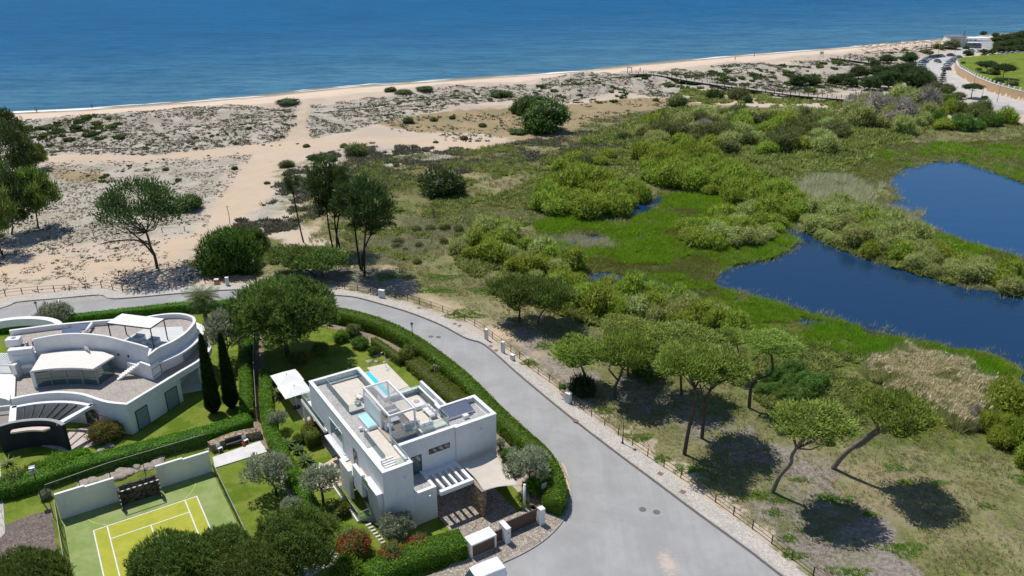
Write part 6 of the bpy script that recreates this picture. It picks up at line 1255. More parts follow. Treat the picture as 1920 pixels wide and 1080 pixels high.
patch([(1050, 300), (1140, 285), (1150, 300), (1110, 320), (1050, 322)], 2.2, 'willow', WV, 'yellow green bush clump on the meadow left of the long thicket', 'yellow green meadow bushes', 9, .9, 81, mats=['willow', 'olive_green'])
patch([(1200, 245), (1330, 215), (1500, 215), (1570, 240), (1600, 275), (1500, 300), (1400, 300), (1300, 280), (1210, 275)], 2.9, 'olive_green', WV, 'dull green shrub in the mixed scrub below the boardwalk', 'mixed scrub below the boardwalk', 62, .9, 82, mats=['olive_green', 'willow', 'olive_green', 'pale_shrub'], name='scrub_bush')
patch([(1570, 205), (1650, 190), (1740, 200), (1750, 235), (1700, 255), (1600, 245)], 3.0, 'pale_shrub', WV, 'pale grey green cane thicket clump near the car park', 'cane thicket clumps', 26, 1.2, 83, mats=['pale_shrub', 'pale_shrub', 'grey_shrub'], name='cane_clump')
patch([(1740, 215), (1800, 205), (1890, 225), (1900, 245), (1820, 250), (1750, 250)], 2.4, 'olive_green', WV, 'mixed green bush above the upper pond at the right', 'mixed bushes above the upper pond', 20, 1.0, 84, mats=['olive_green', 'willow', 'bright_bush'], name='scrub_bush')
patch([(1280, 245), (1320, 240), (1330, 258), (1290, 262)], 2.6, 'grey_shrub', TW, 'leafless grey bush in the middle of the mixed scrub', 'leafless grey bushes', 3, .9, 85)
patch([(1660, 185), (1740, 160), (1800, 182), (1800, 195), (1700, 200)], 2.6, 'bright_bush', DV, 'green bush on the bank below the car park', 'green bushes below the car park', 16, 1.0, 86, mats=['bright_bush', 'olive_green'])
patch([(730, 470), (760, 440), (900, 400), (960, 420), (850, 470)], .8, 'olive_green', WV, 'small bush on the grassy slope behind the tall pines', 'small bushes on the grassy slope', 16, .8, 87, sp=3)
def pxbush(px, py, wpx, m, lib, label, hz=1.0, group=None, **k):
    p = at(px, py+0.0); r = wpx*.43/(FPX/depth_of(p.x, p.y, p.z)); return bush(p.x, p.y+.35*r, r, m, lib, label, group, hz, **k)
pxbush(431, 510, 112, 'juniper', BD, 'dense dark dome-shaped pine reaching almost to the ground above the road', 1.05, name='dome_pine', cat='pine tree'); pxbush(462, 480, 84, 'juniper', BD, 'second dark pine dome tucked behind the first one', 1.1, name='dome_pine', cat='pine tree')
pxbush(352, 396, 62, 'juniper', DV, 'round dark green bush on the sand right of the open-branched pine', 1.0)
pxbush(828, 368, 84, 'pine_dark', WV, 'brown green tangled bush beside a bare post on the meadow', 1.0)
pxbush(938, 184, 46, 'scrub_green', DV, 'dark oval bush on the dune crest above the juniper clump', .7)
for a in ((538, 197, 44, .45, 'flat dark bush where the sand track meets the beach'), (732, 172, 24, .5, 'left one of three dark mounds on the dune crest'), (757, 177, 38, .3, 'flat middle one of three dark mounds on the dune crest'), (797, 170, 34, .4, 'right one of three dark mounds on the dune crest')): pxbush(a[0], a[1], a[2], 'scrub_green', DV, a[4], a[3])
for a in ((1022, 248, 100, 1.0, 'largest dark green juniper dome at the front of the clump'), (985, 215, 62, .9, 'left juniper dome at the back of the clump'), (1010, 205, 56, .9, 'topmost juniper dome of the clump'), (1040, 220, 56, .8, 'right juniper dome of the clump'), (972, 252, 36, .6, 'small olive bush at the left foot of the juniper clump')): pxbush(a[0], a[1], a[2], 'juniper', DV, a[4], a[3])
for i, (px, py, w_) in enumerate(((574, 276, 14), (645, 277, 16), (585, 299, 20), (536, 314, 28), (622, 302, 20), (665, 292, 44), (700, 318, 16), (743, 313, 14), (677, 321, 14), (817, 268, 10), (765, 231, 20), (813, 227, 16), (848, 223, 12), (870, 262, 16), (905, 238, 16), (560, 340, 14), (440, 318, 12), (310, 320, 12), (278, 348, 10), (500, 345, 12), (1170, 262, 30), (1270, 200, 40), (1340, 185, 34), (1385, 185, 42), (1400, 192, 24), (1230, 190, 12), (1165, 185, 10), (1600, 290, 16), (1840, 232, 20), (782, 494, 16), (760, 470, 12), (1150, 283, 10))):
    pxbush(px, py, w_, 'olive_green' if i % 2 else 'scrub_green', WV, 'small green bush dotted on the open sand and dry flats', .75, 'small bushes scattered on the sand', name='small_bush')
pxbush(1091, 742, 46, 'cypress', WV, 'very dark low bush between the railing and the leftmost grove pine', 1.3)
pxbush(1055, 728, 16, 'hedge', DV, 'small green shrub at the railing left of the dark bush', .8)
# ---- garden plants
OV = [leafy_crown('olive_crown', 1.5, 1.5, 1.15, 660+i, nl=22, n=3000, leaf=.06, feather=1.0, lob=.27, core=.35, knob=.35) for i in range(2)]
def olive(base, crown, wpx, label, i=0, hz=1.0, m='olive'):
    b = at(*base); x, z = at_depth(crown[0], crown[1], b.y); s = scl(Vector((x, b.y, z))); r = wpx/2/s; T = empty('olive_tree', b, 0, label, 'olive tree'); me = OV[i % 2][0]
    c = bpy.data.objects.new('crown', me); COL.objects.link(c); c.parent = T; c.location = (x-b.x, 0, z-b.z); c.scale = (r/1.5, r/1.5, r/1.5*hz); c.rotation_euler = (0, 0, i*1.3)
    if not me.materials: me.materials.append(M[m])
    mb = MB(); h = z-b.z-.6*r*hz; mb.tube([(0, 0, -.2), (.05, 0, h*.5), ((x-b.x)*.6, 0, h)], [.16, .13, .1], 7)
    for k in range(5): a = k*1.26+i; mb.tube([((x-b.x)*.6, 0, h), ((x-b.x)+math.cos(a)*r*.35, math.sin(a)*r*.35, h+r*.5), ((x-b.x)+math.cos(a)*r*.6, math.sin(a)*r*.6, h+r*hz)], [.08, .05, .02], 5)
    mb.build('trunk', M['bark'], T, True)
olive((518, 928), (502, 885), 78, 'silvery olive tree right of the tennis court', 0); olive((606, 945), (600, 902), 66, 'silvery olive tree beside the side terrace with sun loungers', 1); olive((993, 918), (992, 872), 76, 'silvery olive tree inside the road hedge by the shade sail', 0)
olive((425, 678), (428, 624), 84, 'large grey green olive tree behind the two cypresses', 1, 1.2); olive((100, 612), (102, 592), 58, 'wispy olive between the curved villa and the road hedge', 0); olive((745, 1025), (742, 988), 60, 'rounded grey green olive between the two red bushes', 1); olive((521, 808), (521, 785), 34, 'small olive shrub by the winding hedge', 0); olive((540, 965), (545, 948), 36, 'low silvery shrub under the foreground pine', 1)
olive((938, 845), (936, 832), 22, 'small olive shrub at the foot of the right villa wall', 0)
def flowering(px, py, z, wpx, label, fl='red_flower', n=260, m='oleander', hz=.9, seed=1, cat='flowering shrub', name='bottlebrush'):
    x, y = W(px, py, z); x, y = float(x), float(y); r = wpx/2/(FPX/depth_of(x, y, z)); rng = np.random.default_rng(seed)
    T = empty(name, (x, y, float(terrain(x, y)[0])), 0, label, cat); me, C, Rr = leafy_crown('flowering_crown', r, r, z*.75*hz, 700+seed, nl=18, n=3800, leaf=.075, feather=.2)
    link('foliage', me, M[m], T, (0, 0, z*.62)); d = fib(n, rng, -.1); P = d*np.array([r, r, z*.75*hz])*(.95+.15*rng.random((n, 1))); P = P[rng.random(len(P)) < .9]; V, F = leaf_quads(np.repeat(P, 4, 0)+rng.normal(0, .045, (len(P)*4, 3)), np.repeat(d[:len(P)], 4, 0), .065, rng, .9)
    link('blossom', np_mesh('blossom', V, F, {'rnd': rep(rng.random(len(P)*4), 4)}), M[fl], T, (0, 0, z*.62))
    MB().tube([(0, 0, -.2), (.03, 0, z*.5)], [.07, .05], 6).build('stem', M['bark'], T)
flowering(662, 1012, 1.8, 62, 'left bottlebrush bush thick with red flowers near the white villa', n=520, seed=1); flowering(735, 1035, 1.5, 56, 'middle bottlebrush bush with red flowers beside the hedge', n=420, seed=2); flowering(785, 1012, 1.7, 58, 'right bottlebrush bush with red flowers against the villa front', n=460, seed=3)
flowering(650, 1062, 1.2, 66, 'leafy green bush without flowers below the left bottlebrush', 'white_flower', 6, 'hedge', seed=4, cat='shrub', name='garden_shrub'); flowering(193, 803, 1.5, 56, 'rounded bush with orange red tips in front of the curved villa', 'red_flower', 40, 'red_leaf', seed=5, cat='shrub', name='red_tip_bush'); flowering(583, 798, 1.5, 30, 'small red-tipped bush behind the clipped cube shrub', 'red_flower', 15, 'red_leaf', seed=6, cat='shrub', name='red_tip_bush')
flowering(765, 655, 1.8, 34, 'clipped green ball bush where the low hedges meet', 'white_flower', 2, 'hedge_olive', seed=7, cat='shrub', name='ball_bush'); flowering(815, 690, 1.4, 20, 'low bush with small white flowers on the olive bank', 'white_flower', 70, 'hedge_olive', seed=8, cat='shrub', name='garden_shrub'); flowering(1000, 905, 1.2, 34, 'leafy green bush under the olive by the sail post', 'white_flower', 1, 'hedge', seed=9, cat='shrub', name='garden_shrub')
flowering(953, 850, .8, 26, 'low bright green plant at the right foot of the villa wall', 'white_flower', 1, 'bright_bush', seed=10, cat='shrub', name='garden_shrub'); flowering(675, 640, .9, 30, 'low green plant beside the lawn under the huge pine', 'white_flower', 1, 'bright_bush', seed=11, cat='shrub', name='garden_shrub'); flowering(660, 615, 1.2, 26, 'spiky green plant by the hedge in the pool garden', 'white_flower', 1, 'olive_green', seed=12, cat='shrub', name='garden_shrub')
flowering(105, 868, 1.2, 70, 'spreading bluish green juniper by the charcoal garage', 'white_flower', 1, 'hedge', hz=.7, seed=13, cat='shrub', name='garden_shrub'); flowering(25, 900, 1.2, 60, 'dark shrub under the yucca at the left edge', 'white_flower', 2, 'pine_mid', hz=.7, seed=14, cat='shrub', name='garden_shrub')
flowering(85, 925, .6, 14, 'small whitish shrub at the left court corner', 'white_flower', 20, 'olive', seed=15, cat='shrub', name='garden_shrub')
for i, (px, py, z_, w_, m_, l) in enumerate(((515, 705, 1.0, 26, 'pine_mid', 'dark leafy shrub in the shade left of the parasols'), (560, 668, 1.1, 34, 'hedge_olive', 'broad shrub at the back edge of the shaded lawn'), (600, 650, 1.0, 28, 'pine_mid', 'dark shrub under the right side of the huge pine'), (640, 628, .9, 26, 'hedge', 'green shrub between the shaded lawn and the road hedge'), (700, 655, .8, 18, 'bright_bush', 'small fresh green shrub beside the lawn end of the low hedge'), (516, 842, .9, 24, 'hedge_olive', 'olive green shrub along the winding hedge'), (548, 900, .9, 28, 'hedge', 'round green shrub where the flagstone path begins'), (560, 822, .7, 18, 'pine_mid', 'dark small shrub left of the cube-shaped one'), (640, 950, .9, 26, 'hedge_olive', 'dull green shrub under the terrace glass'), (590, 985, 1.0, 34, 'hedge', 'spreading green shrub between the two flagstone paths'), (965, 872, .9, 22, 'hedge_olive', 'dull green shrub between the sail and the road hedge'), (448, 610, 1.0, 32, 'pine_mid', 'dark shrub behind the large olive tree'), (470, 640, .9, 26, 'hedge', 'green shrub beside the top of the windbreak fence'), (400, 600, .9, 26, 'hedge_olive', 'olive shrub at the foot of the fan palm'), (150, 850, .8, 30, 'hedge', 'low green shrub in front of the charcoal garage'), (60, 880, .9, 36, 'hedge_olive', 'olive shrub right of the yucca'))): flowering(px, py, z_, w_, l, 'white_flower', 3, m_, seed=50+i, cat='shrub', name='garden_shrub')
def cypress(x, y, h, r, label, seed):
    rng = np.random.default_rng(seed); n = 5200; z = rng.random(n)**1.1; a = rng.random(n)*6.283; prof = np.clip(np.minimum(1, z*7+.35)*(1-z)**.62, .02, 1)*(1+.16*(fbm(a*2, z*14, seed, 3)-.5)*2)
    P = np.stack([np.cos(a)*r*prof, np.sin(a)*r*prof, .25+z*(h-.25)], 1); D = nrmv(np.stack([np.cos(a)*.5, np.sin(a)*.5, np.full(n, 1.0)], 1)); V, F = spikes(P-D*.1, D, .32, .09, rng, 2, .22)
    prf = [(r*.8*max(.03, min(1, k/12*7+.35)*(1-k/12)**.62), .25+k/12*(h-.4)) for k in range(13)]; c = MB().lathe(prf, 10); c.f = c.f[:-2]; parts = [(V, F, rep(rng.random(n), 8)), (np.array(c.v), np.array(c.f), np.full(len(c.v), .15))]; V, F, A = join(parts)
    T = empty('cypress', (x, y, 0), 0, label, 'cypress tree'); link('foliage', np_mesh('cypress_foliage', V, F, {'rnd': A}), M['cypress'], T); MB().tube([(0, 0, -.2), (0, 0, 1)], .12, 7).build('trunk', M['bark'], T)
cypress(-35.9, 81.2, 10.6, .95, 'tall narrow cypress nearer the curved villa, left of a pair', 1); cypress(-34.1, 82.3, 10.2, .92, 'tall narrow cypress next to the clipped hedge, right of a pair', 2)
def frond(mb, o, az, L, up, droop, wd, seg=6, leaflets=0):
    P = []
    for i in range(seg+1):
        t = i/seg; r = L*t*math.cos(up*(1-t)*.9); z = L*(math.sin(up)*t-droop*t*t); P.append(Vector((o[0]+math.cos(az)*r, o[1]+math.sin(az)*r, o[2]+z)))
    s = Vector((-math.sin(az), math.cos(az), 0))
    if not leaflets:
        V = []; 
        for i, p in enumerate(P): w_ = wd*(1-(i/seg)**1.6)+.01; V += [p-s*w_, p+Vector((0, 0, -.3*w_)), p+s*w_]
        mb.add(V, [(3*i, 3*i+1, 3*i+4, 3*i+3) for i in range(seg)]+[(3*i+1, 3*i+2, 3*i+5, 3*i+4) for i in range(seg)])
    else:
        for k in range(leaflets):
            t = .12+.88*k/leaflets; i = min(seg-1, int(t*seg)); p = P[i].lerp(P[i+1], t*seg-i); f = (P[i+1]-P[i]).normalized(); l = wd*(1-.5*t)
            for g in (-1, 1): e = p+(s*g*.8+f*.6+Vector((0, 0, -.2)))*l; mb.add([p, p+f*.07, e+f*.03, e], [(0, 1, 2, 3)])
        mb.tube(P, [.02]*len(P), 4)
def rndfix(o):
    n = len(o.data.vertices); a = o.data.attributes.new('rnd', 'FLOAT', 'POINT'); a.data.foreach_set('value', np.repeat(np.random.default_rng(n).random(n//4+1), 4)[:n].astype(np.float32)); return o
def palm(base, h, L, label, n=34, name='fan_palm', cat='palm tree', m='palm', up0=1.1, wd=.5, trunk=.2, leaflets=14, bs='bark'):
    b = at(*base); T = empty(name, b, 0, label, cat); mb = MB(); rg = random.Random(int(base[0]))
    for i in range(n): u = i/n; frond(mb, (0, 0, h), i*2.4, L*rg.uniform(.8, 1.1), up0*(1-u*1.25), .25+.35*u, wd, 6, leaflets)
    rndfix(mb.build('fronds', M[m], T))
    MB().tube([(0, 0, -.2), (.05, 0, h*.5), (0, 0, h)], [trunk*1.2, trunk, trunk*1.1], 10).build('trunk', M[bs], T, True)
palm((388, 612), 4.6, 2.7, 'tall fan palm beside the road at the end of the curved villa hedge', 46, wd=1.0, trunk=.28, leaflets=20)
for i, (px, py, L, l) in enumerate(((541, 838, .95, 'low sago palm left of the clipped cube shrub'), (522, 745, 1.1, 'feathery palm near the parasol base'), (619, 968, 1.3, 'dark sago palm at the foot of the terrace glass'), (572, 868, 1.0, 'low sago palm in front of the clipped cube shrub'), (560, 848, .7, 'smallest low palm between the hedge and the cube shrub'))): palm((px, py), .35, L, l, 30, 'low_palm', 'palm', 'palm', 1.15, .24, .16, 16)
for px, py, L, l in ((15, 872, 1.0, 'pale spiky yucca by the left frame edge'), (440, 590, 1.0, 'spiky flax plant under the left side of the huge pine'), (418, 588, .9, 'reddish spiky flax plant beside the fan palm'), (684, 618, 1.2, 'tall spiky yucca beside the road hedge'), (500, 650, 1.2, 'spiky flax at the shaded edge of the lawn'), (443, 745, .8, 'small yucca at the foot of the right cypress'), (612, 795, .6, 'small spiky plant by the villa wall')): palm((px, py), .15, L, l, 34, 'yucca', 'yucca', 'agave', 1.35, .07, .1, 0)
# ================================================================ ROADSIDE
def post_rail(px_pts, h, label, name='railing', gap=2.4, m='brown_metal', pr=.05, rails=(1.0, .5), rr=.03, zt=True):
    P = [at(*p) for p in px_pts]; P = [Vector(p) for p in smooth_path([tuple(p) for p in P], 3)]
    T = empty(name, P[0], 0, label, 'railing' if name == 'railing' else 'fence'); o = P[0].copy(); carry = 0; posts = [P[0]-o]
    for a, b in zip(P[:-1], P[1:]):
        L = (b-a).length; d = gap-carry
        while d < L: posts.append(a.lerp(b, d/L)-o); d += gap
        carry = L-(d-gap)
    me = None
    for p in posts[:100]:
        if me is None: q = MB().box(-pr, pr, -pr, pr, -.2, h+.04).build('post', M[m], T, loc=p); me = q.data
        else: q = link('post', me, None, T, p)
    for f in rails: MB().tube([(p-o)+Vector((0, 0, h*f)) for p in P], rr, 6).build('rail', M[m], T)
    return T
post_rail([(-120, 590), (0, 557), (20, 553), (70, 548), (158, 543), (195, 539), (232, 548), (275, 545), (318, 541)], 1.0, 'brown railing along the pavement at the far left bend')
post_rail([(385, 531), (430, 529), (520, 529), (600, 537), (663, 543), (720, 553), (780, 568), (850, 592), (900, 617), (930, 640), (960, 661), (1000, 695), (1041, 724), (1102, 777), (1135, 801), (1205, 850), (1285, 902), (1360, 955), (1424, 1002), (1520, 1076), (1700, 1210)], 1.0, 'long brown railing following the outside of the road bend')
post_rail([(-60, 470), (40, 456), (120, 447), (200, 440), (350, 433)], .9, 'old wooden post fence crossing the sand behind the open-branched pine', 'post_fence', 4.2, 'wood', .06, (.95,), .02)
LANT = glass('lantern_glass', (.95, .97, .97), .6)
def lamp(px, py, label, h=3.7, loc=None):
    p = at(px, py) if loc is None else Vector(loc); T = empty('street_lamp', p, 0, label, 'street lamp')
    MB().lathe([(.16, 0), (.15, .25), (.08, .35), (.07, .9), (.05, 1.0), (.045, h-.35), (.08, h-.3), (.03, h-.2)], 10).build('pole', M['lamp_iron'], T, True)
    MB().lathe([(.10, h-.2), (.20, h+.2)], 6).build('lantern', LANT, T); MB().lathe([(.22, h+.2), (.24, h+.24), (.08, h+.38), (.02, h+.5)], 6).build('lantern_cap', M['lamp_iron'], T); MB().lathe([(.03, h-.2), (.05, h-.1), (.04, h+.05)], 8).build('bulb', M['white_metal'], T)
M['lamp_iron'] = pmat('dark_cast_iron', (.035, .045, .042), (.025, .03, .03), 5, .5)
lamp(1167, 833, 'dark lantern street lamp on the pavement by the pine grove'); x, y = W(772, 606, 4.0); lamp(0, 0, 'dark lantern lamp rising out of the road hedge beyond the villa', loc=(float(x), float(y), 0)); lamp(480, 527, 'lantern lamp in the shade of the dome-shaped pine')
x, y = W(66, 567, 4.0); lamp(0, 0, 'lantern lamp beside the left road above the curved villa', loc=(float(x), float(y), 0))
def cabinet(px, py, w_, d, h, label, rz=.4, name='meter_cabinet'):
    p = at(px, py); T = empty(name, (p.x, p.y, max(p.z, .12)), rz, label, 'utility cabinet'); MB().box(-w_/2, w_/2, -d/2, d/2, -.1, h).build('casing', M['stucco'], T); MB().box(-w_/2-.03, w_/2+.03, -d/2-.03, d/2+.03, h, h+.07).build('cap', M['stucco_cap'], T)
    MB().box(-w_/2+.08, w_/2-.08, -d/2-.015, -d/2-.002, .25, h-.12).build('door', pmat('cabinet_door', (.66, .66, .65)), T)
cabinet(427, 536, .5, .4, 1.35, 'slim white cabinet on the pavement near the fan palm', .1); cabinet(716, 559, .95, .45, 1.25, 'grey white cabinet against the railing where the road bends', -.3); cabinet(912, 638, .45, .4, 1.6, 'tall slim white cabinet, first of two by the railing', -.7); cabinet(943, 662, .45, .4, 1.6, 'tall slim white cabinet, second of two by the railing', -.7); cabinet(961, 676, .55, .45, .75, 'low white cabinet just below the two tall slim ones', -.7); cabinet(1065, 756, .7, .5, 1.3, 'pale cabinet at the kerb side of the dark bush', -.7)
def cover(px, py, r, label, sq=False, m='dark_metal', z=.04, rz=0, l=None):
    x, y = W(px, py, z); T = None
    mb = MB().box(-r, r, -(l or r), (l or r), -.02, .008) if sq else MB().lathe([(r, -.02), (r, .006), (r*.9, .01)], 20)
    o = mb.build('manhole_cover', M[m] if isinstance(m, str) else m, None, loc=(float(x), float(y), z)); o.rotation_euler = (0, 0, rz); return tag(o, label, 'manhole cover')
M['rust'] = pmat('reddish_cover', (.27, .15, .12), (.20, .12, .10), 5, .8); M['cast'] = pmat('cast_cover', (.12, .12, .12), (.16, .16, .155), 8, .7)
for px, py, l in ((1205, 955, 'left one of two round dark covers in the junction'), (1231, 960, 'right one of two round dark covers in the junction'), (808, 631, 'left one of two round covers in the road bend'), (822, 632, 'right one of two round covers in the road bend')): cover(px, py, .36, l, m='cast')
for px, py, l in ((853, 607, 'left one of two reddish square covers in the pavement bend'), (862, 610.5, 'right one of two reddish square covers in the pavement bend'), (1080, 789, 'reddish square cover at the kerb by the pale cabinet'), (1238, 888, 'reddish square cover in the pavement below the lamp'), (920, 649, 'small reddish cover between the two tall cabinets'), (930, 657, 'second small reddish cover between the two tall cabinets'), (785, 577, 'reddish cover in the pavement near the bend top'), (1280, 922, 'square cover farther down the pavement beyond the lamp')): cover(px, py, .28, l, True, 'rust', .165, -.75)
cover(811, 600, .3, 'dark drain grate in the gutter of the road bend', True, 'cast', .045, -.4, .16); cover(278, 553, .5, 'dark drain grate in the gutter of the left road', True, 'cast', .045, .05, .2)
t = empty('litter_bin', at(407, 533), 0, 'small white and red bin beside the railing end near the fan palm', 'bin'); MB().box(-.35, .35, -.25, .25, 0, .8).build('body', pmat('red_paint', (.5, .05, .04)), t); MB().box(-.37, .37, -.27, .27, .8, .95).build('lid', M['white_metal'], t)
def pole(px, py, h, label, r=.07): T = empty('wooden_pole', at(px, py), 0, label, 'pole'); MB().tube([(0, 0, -.3), (.1, 0, h*.5), (-.05, 0, h)], [r, r*.9, r*.7], 7).build('shaft', M['wood'], T); MB().box(-.25, .25, -.03, .03, h-.3, h-.22).build('crosspiece', M['wood'], T)
pole(431, 421, 4.0, 'thin reddish pole standing alone on the sand track'); pole(813, 411, 2.4, 'short dark post on the meadow left of the oval thicket', .16); pole(1078, 316, 3.5, 'thin pole in the meadow above the oval thicket')
# ---------------------------------------------------------------- white van at the kerb
def wheel(T, x, y, r, w_, axis_y=True):
    o = MB().tube([(x, y-w_/2, r), (x, y+w_/2, r)], r, 18).build('wheel', M['tyre'], T); MB().tube([(x, y-w_/2-.012, r), (x, y+w_/2+.012, r)], r*.58, 12).build('rim', M['steel'], o)
M['tyre'] = pmat('tyre_rubber', (.02, .02, .02), (.03, .03, .03), 5, .8)
def loft(secs):
    """secs: list of (x, half width bottom, half width top, z bottom, z top)"""
    V = []; F = []
    for x, wb, wt, zb, zt in secs: V += [(x, -wb, zb), (x, wb, zb), (x, wb, (zb+zt)*.5), (x, wt, zt-.05), (x, wt-.08, zt), (x, -wt+.08, zt), (x, -wt, zt-.05), (x, -wb, (zb+zt)*.5)]
    n = len(secs)
    for i in range(n-1):
        for k in range(8): F.append((8*i+k, 8*i+(k+1) % 8, 8*i+8+(k+1) % 8, 8*i+8+k))
    F += [tuple(range(7, -1, -1)), tuple(8*(n-1)+k for k in range(8))]; return MB().add(V, [f[::-1] for f in F])
def paint(name, c): q = N(name); return q.done(q.bsdf(c, .3, spec=.5, **{'Coat Weight': .6, 'Coat Roughness': .05}))
ax, ay = W(931, 1043, 1.85); bx, by = W(881, 1064, 1.80); hd = math.atan2(by-ay, bx-ax); T = empty('white_van', (float(ax)+math.cos(hd)*.0, float(ay), .04), hd, 'white panel van at the bottom edge, parked below the bin store', 'van')
VT = Vector((math.cos(hd), math.sin(hd), 0)); VNN = Vector((-VT.y, VT.x, 0)); T.location = Vector((float(ax), float(ay), .04))+VT*2.0+VNN*.82*(1 if (VNN.x*1+VNN.y*-1) > 0 else -1)
PW_ = paint('van_paint', (.80, .80, .81))
loft([(-2.1, .86, .78, .3, 1.72), (-2.02, .9, .82, .25, 1.84), (-1.0, .91, .83, .25, 1.9), (.4, .91, .82, .25, 1.88), (.75, .91, .78, .25, 1.78), (1.35, .91, .74, .25, 1.15), (1.95, .88, .70, .28, 1.0), (2.2, .80, .60, .35, .8)]).build('body', PW_, T, bevel=.03)
MB().add([(.80, -.68, 1.765), (.80, .68, 1.765), (1.33, .66, 1.185), (1.33, -.66, 1.185), (.79, -.68, 1.75), (.79, .68, 1.75), (1.32, .66, 1.17), (1.32, -.66, 1.17)], [(0, 3, 2, 1), (4, 5, 6, 7)]).build('windscreen', M['window'], T)
for s in (-1, 1):
    MB().add([(.15, s*.885, 1.25), (.7, s*.885, 1.25), (.62, s*.815, 1.66), (.15, s*.835, 1.7), (1.15, s*.87, 1.25)], [(0, 1, 2, 3), (1, 4, 2)]).build('side_window', M['window'], T); MB().box(.85, .97, s*.95-.07, s*.95+.07, 1.15, 1.35).build('mirror', M['dark_metal'], T, bevel=.02); MB().box(2.08, 2.2, s*.62-.12, s*.62+.12, .68, .84).build('headlight', M['steel'], T); MB().box(-2.13, -2.09, s*.78-.05, s*.78+.05, .9, 1.3).build('tail_light', pmat('red_lens', (.4, .02, .02), None, 3, .3), T)
    for x in (-1.35, 1.4): wheel(T, x, s*.8, .32, .2)
# ---------------------------------------------------------------- parked cars (far right)
CARB = {}
def car_proto(col, name):
    T = empty('parked_car', (0, 0, 0), 0)
    loft([(-2.1, .80, .74, .3, .80), (-2.0, .86, .80, .22, .93), (-1.2, .88, .84, .2, .96), (.9, .88, .84, .2, .93), (1.7, .86, .78, .22, .80), (2.1, .76, .68, .3, .62)]).build('body', paint(name, col), T)
    loft([(-1.75, .74, .70, .9, .95), (-1.15, .76, .60, .9, 1.42), (-.1, .77, .62, .9, 1.46), (.45, .76, .60, .9, 1.38), (1.1, .74, .70, .9, .95)]).build('cabin_glass', M['window'], T)
    loft([(-1.1, .58, .56, 1.41, 1.46), (-.1, .60, .58, 1.45, 1.49), (.38, .58, .56, 1.39, 1.43)]).build('roof', bpy.data.materials[name], T)
    for s in (-1, 1):
        for x in (-1.3, 1.3): wheel(T, x, s*.78, .31, .2)
    return T
cols = [((.75, .75, .76), 'white'), ((.42, .44, .46), 'silver'), ((.03, .035, .045), 'black'), ((.05, .10, .22), 'dark blue'), ((.62, .63, .64), 'pale silver'), ((.10, .11, .12), 'dark grey')]
protos = []
for c, nm in cols: protos.append(car_proto(c, 'car_paint_'+nm.replace(' ', '_')))
regkids(); used = set()
def put_car(zx, zy, k, label, group, rz):
    p = at(1600+zx/4.5, zy/4.5); q = protos[k]
    if k in used: q = copy_tree(protos[k])
    used.add(k); q.location = p+Vector((0, 0, .03)); q.rotation_euler = (0, 0, rz); tag(q, label, 'car', group)
L1 = [(565, 603, 1), (567, 585, 2), (570, 565, 0), (575, 548, 4), (592, 531, 3), (606, 517, 0), (624, 506, 0), (642, 497, 3), (662, 492, 5), (684, 488, 2), (707, 484, 3), (738, 481, 1)]
for zx, zy, k in L1: put_car(zx, zy, k, cols[k][1]+' car in the left row of the car park by the beach', 'cars in the left row, '+cols[k][1], .12)
L2 = [(780, 592, 2), (778, 571, 0), (785, 554, 1), (800, 540, 4), (814, 528, 3), (832, 517, 1), (850, 508, 0), (864, 500, 3), (878, 493, 5)]
for zx, zy, k in L2: put_car(zx, zy, k, cols[k][1]+' car in the right row of the car park beside the wall', 'cars in the right row, '+cols[k][1], math.pi-.15)
put_car(711, 526, 5, 'dark car driving down the middle between the two parked rows', None, -1.45); put_car(822, 474, 2, 'black car parked crosswise at the far end of the car park', None, .05); put_car(1062, 441, 0, 'white car by the hedge below the beach restaurant', None, .3); put_car(995, 437, 1, 'silver car half hidden under the restaurant pines', None, .2)
for i, (zx, zy, k) in enumerate(((1250, 462, 1), (1290, 466, 0), (1335, 460, 4), (1385, 455, 1), (1420, 448, 0))): put_car(zx, zy, k, cols[k][1]+' car in the shade line below the right-hand pine hill', 'cars below the pine hill, '+cols[k][1], .4)
CP = pmat('pale_car_park_paving', (.50, .475, .44), (.44, .42, .39), .15, .9, wp=True)
tag(MB().sheet([tuple(p) for p in CARPARK], .03).build('car_park', CP), kind='structure')
tag(MB().prism([tuple(p) for p in PW([(1789, 202), (1822, 190), (1844, 190), (1920, 208), (2000, 225), (2000, 234), (1920, 214), (1791, 207)])], -.3, .05).build('lookout_paving', CON), kind='structure')
wp_ = smooth_path([tuple(p) for p in WALLP[1:]], 3); T = empty('retaining_wall', (wp_[0][0], wp_[0][1], 0), 0, 'long curved ochre retaining wall with white stubs below the green lawn', 'wall'); wl = [(p[0]-wp_[0][0], p[1]-wp_[0][1]) for p in wp_]
gold = pmat('ochre_render', (.58, .39, .22), (.52, .35, .20), .4, .85); MB().strip(wl, .0, .35, -.3, 3.3).build('masonry', gold, T); MB().strip(wl, .0, .42, 3.3, 3.42).build('coping', M['stucco_cap'], T)
cnt = 0; acc = 0; pm = None
for a, b in zip(wl[:-1], wl[1:]):
    L = math.hypot(b[0]-a[0], b[1]-a[1]); d = 3.2-acc
    while d < L and cnt < 60:
        x = a[0]+(b[0]-a[0])*d/L; y = a[1]+(b[1]-a[1])*d/L; cnt += 1; d += 3.2
        if pm is None: pm = MB().box(-.25, .25, -.25, .25, 0, .9).build('stub_pillar', M['stucco'], T, loc=(x, y, 3.42)).data
        else: link('stub_pillar', pm, None, T, (x, y, 3.42))
    acc = L-(d-3.2)
tag(MB().strip(wp_, 1.9, .0, .0, .10).build('wall_pavement', pmat('white_pavement', (.62, .59, .54))), kind='structure')
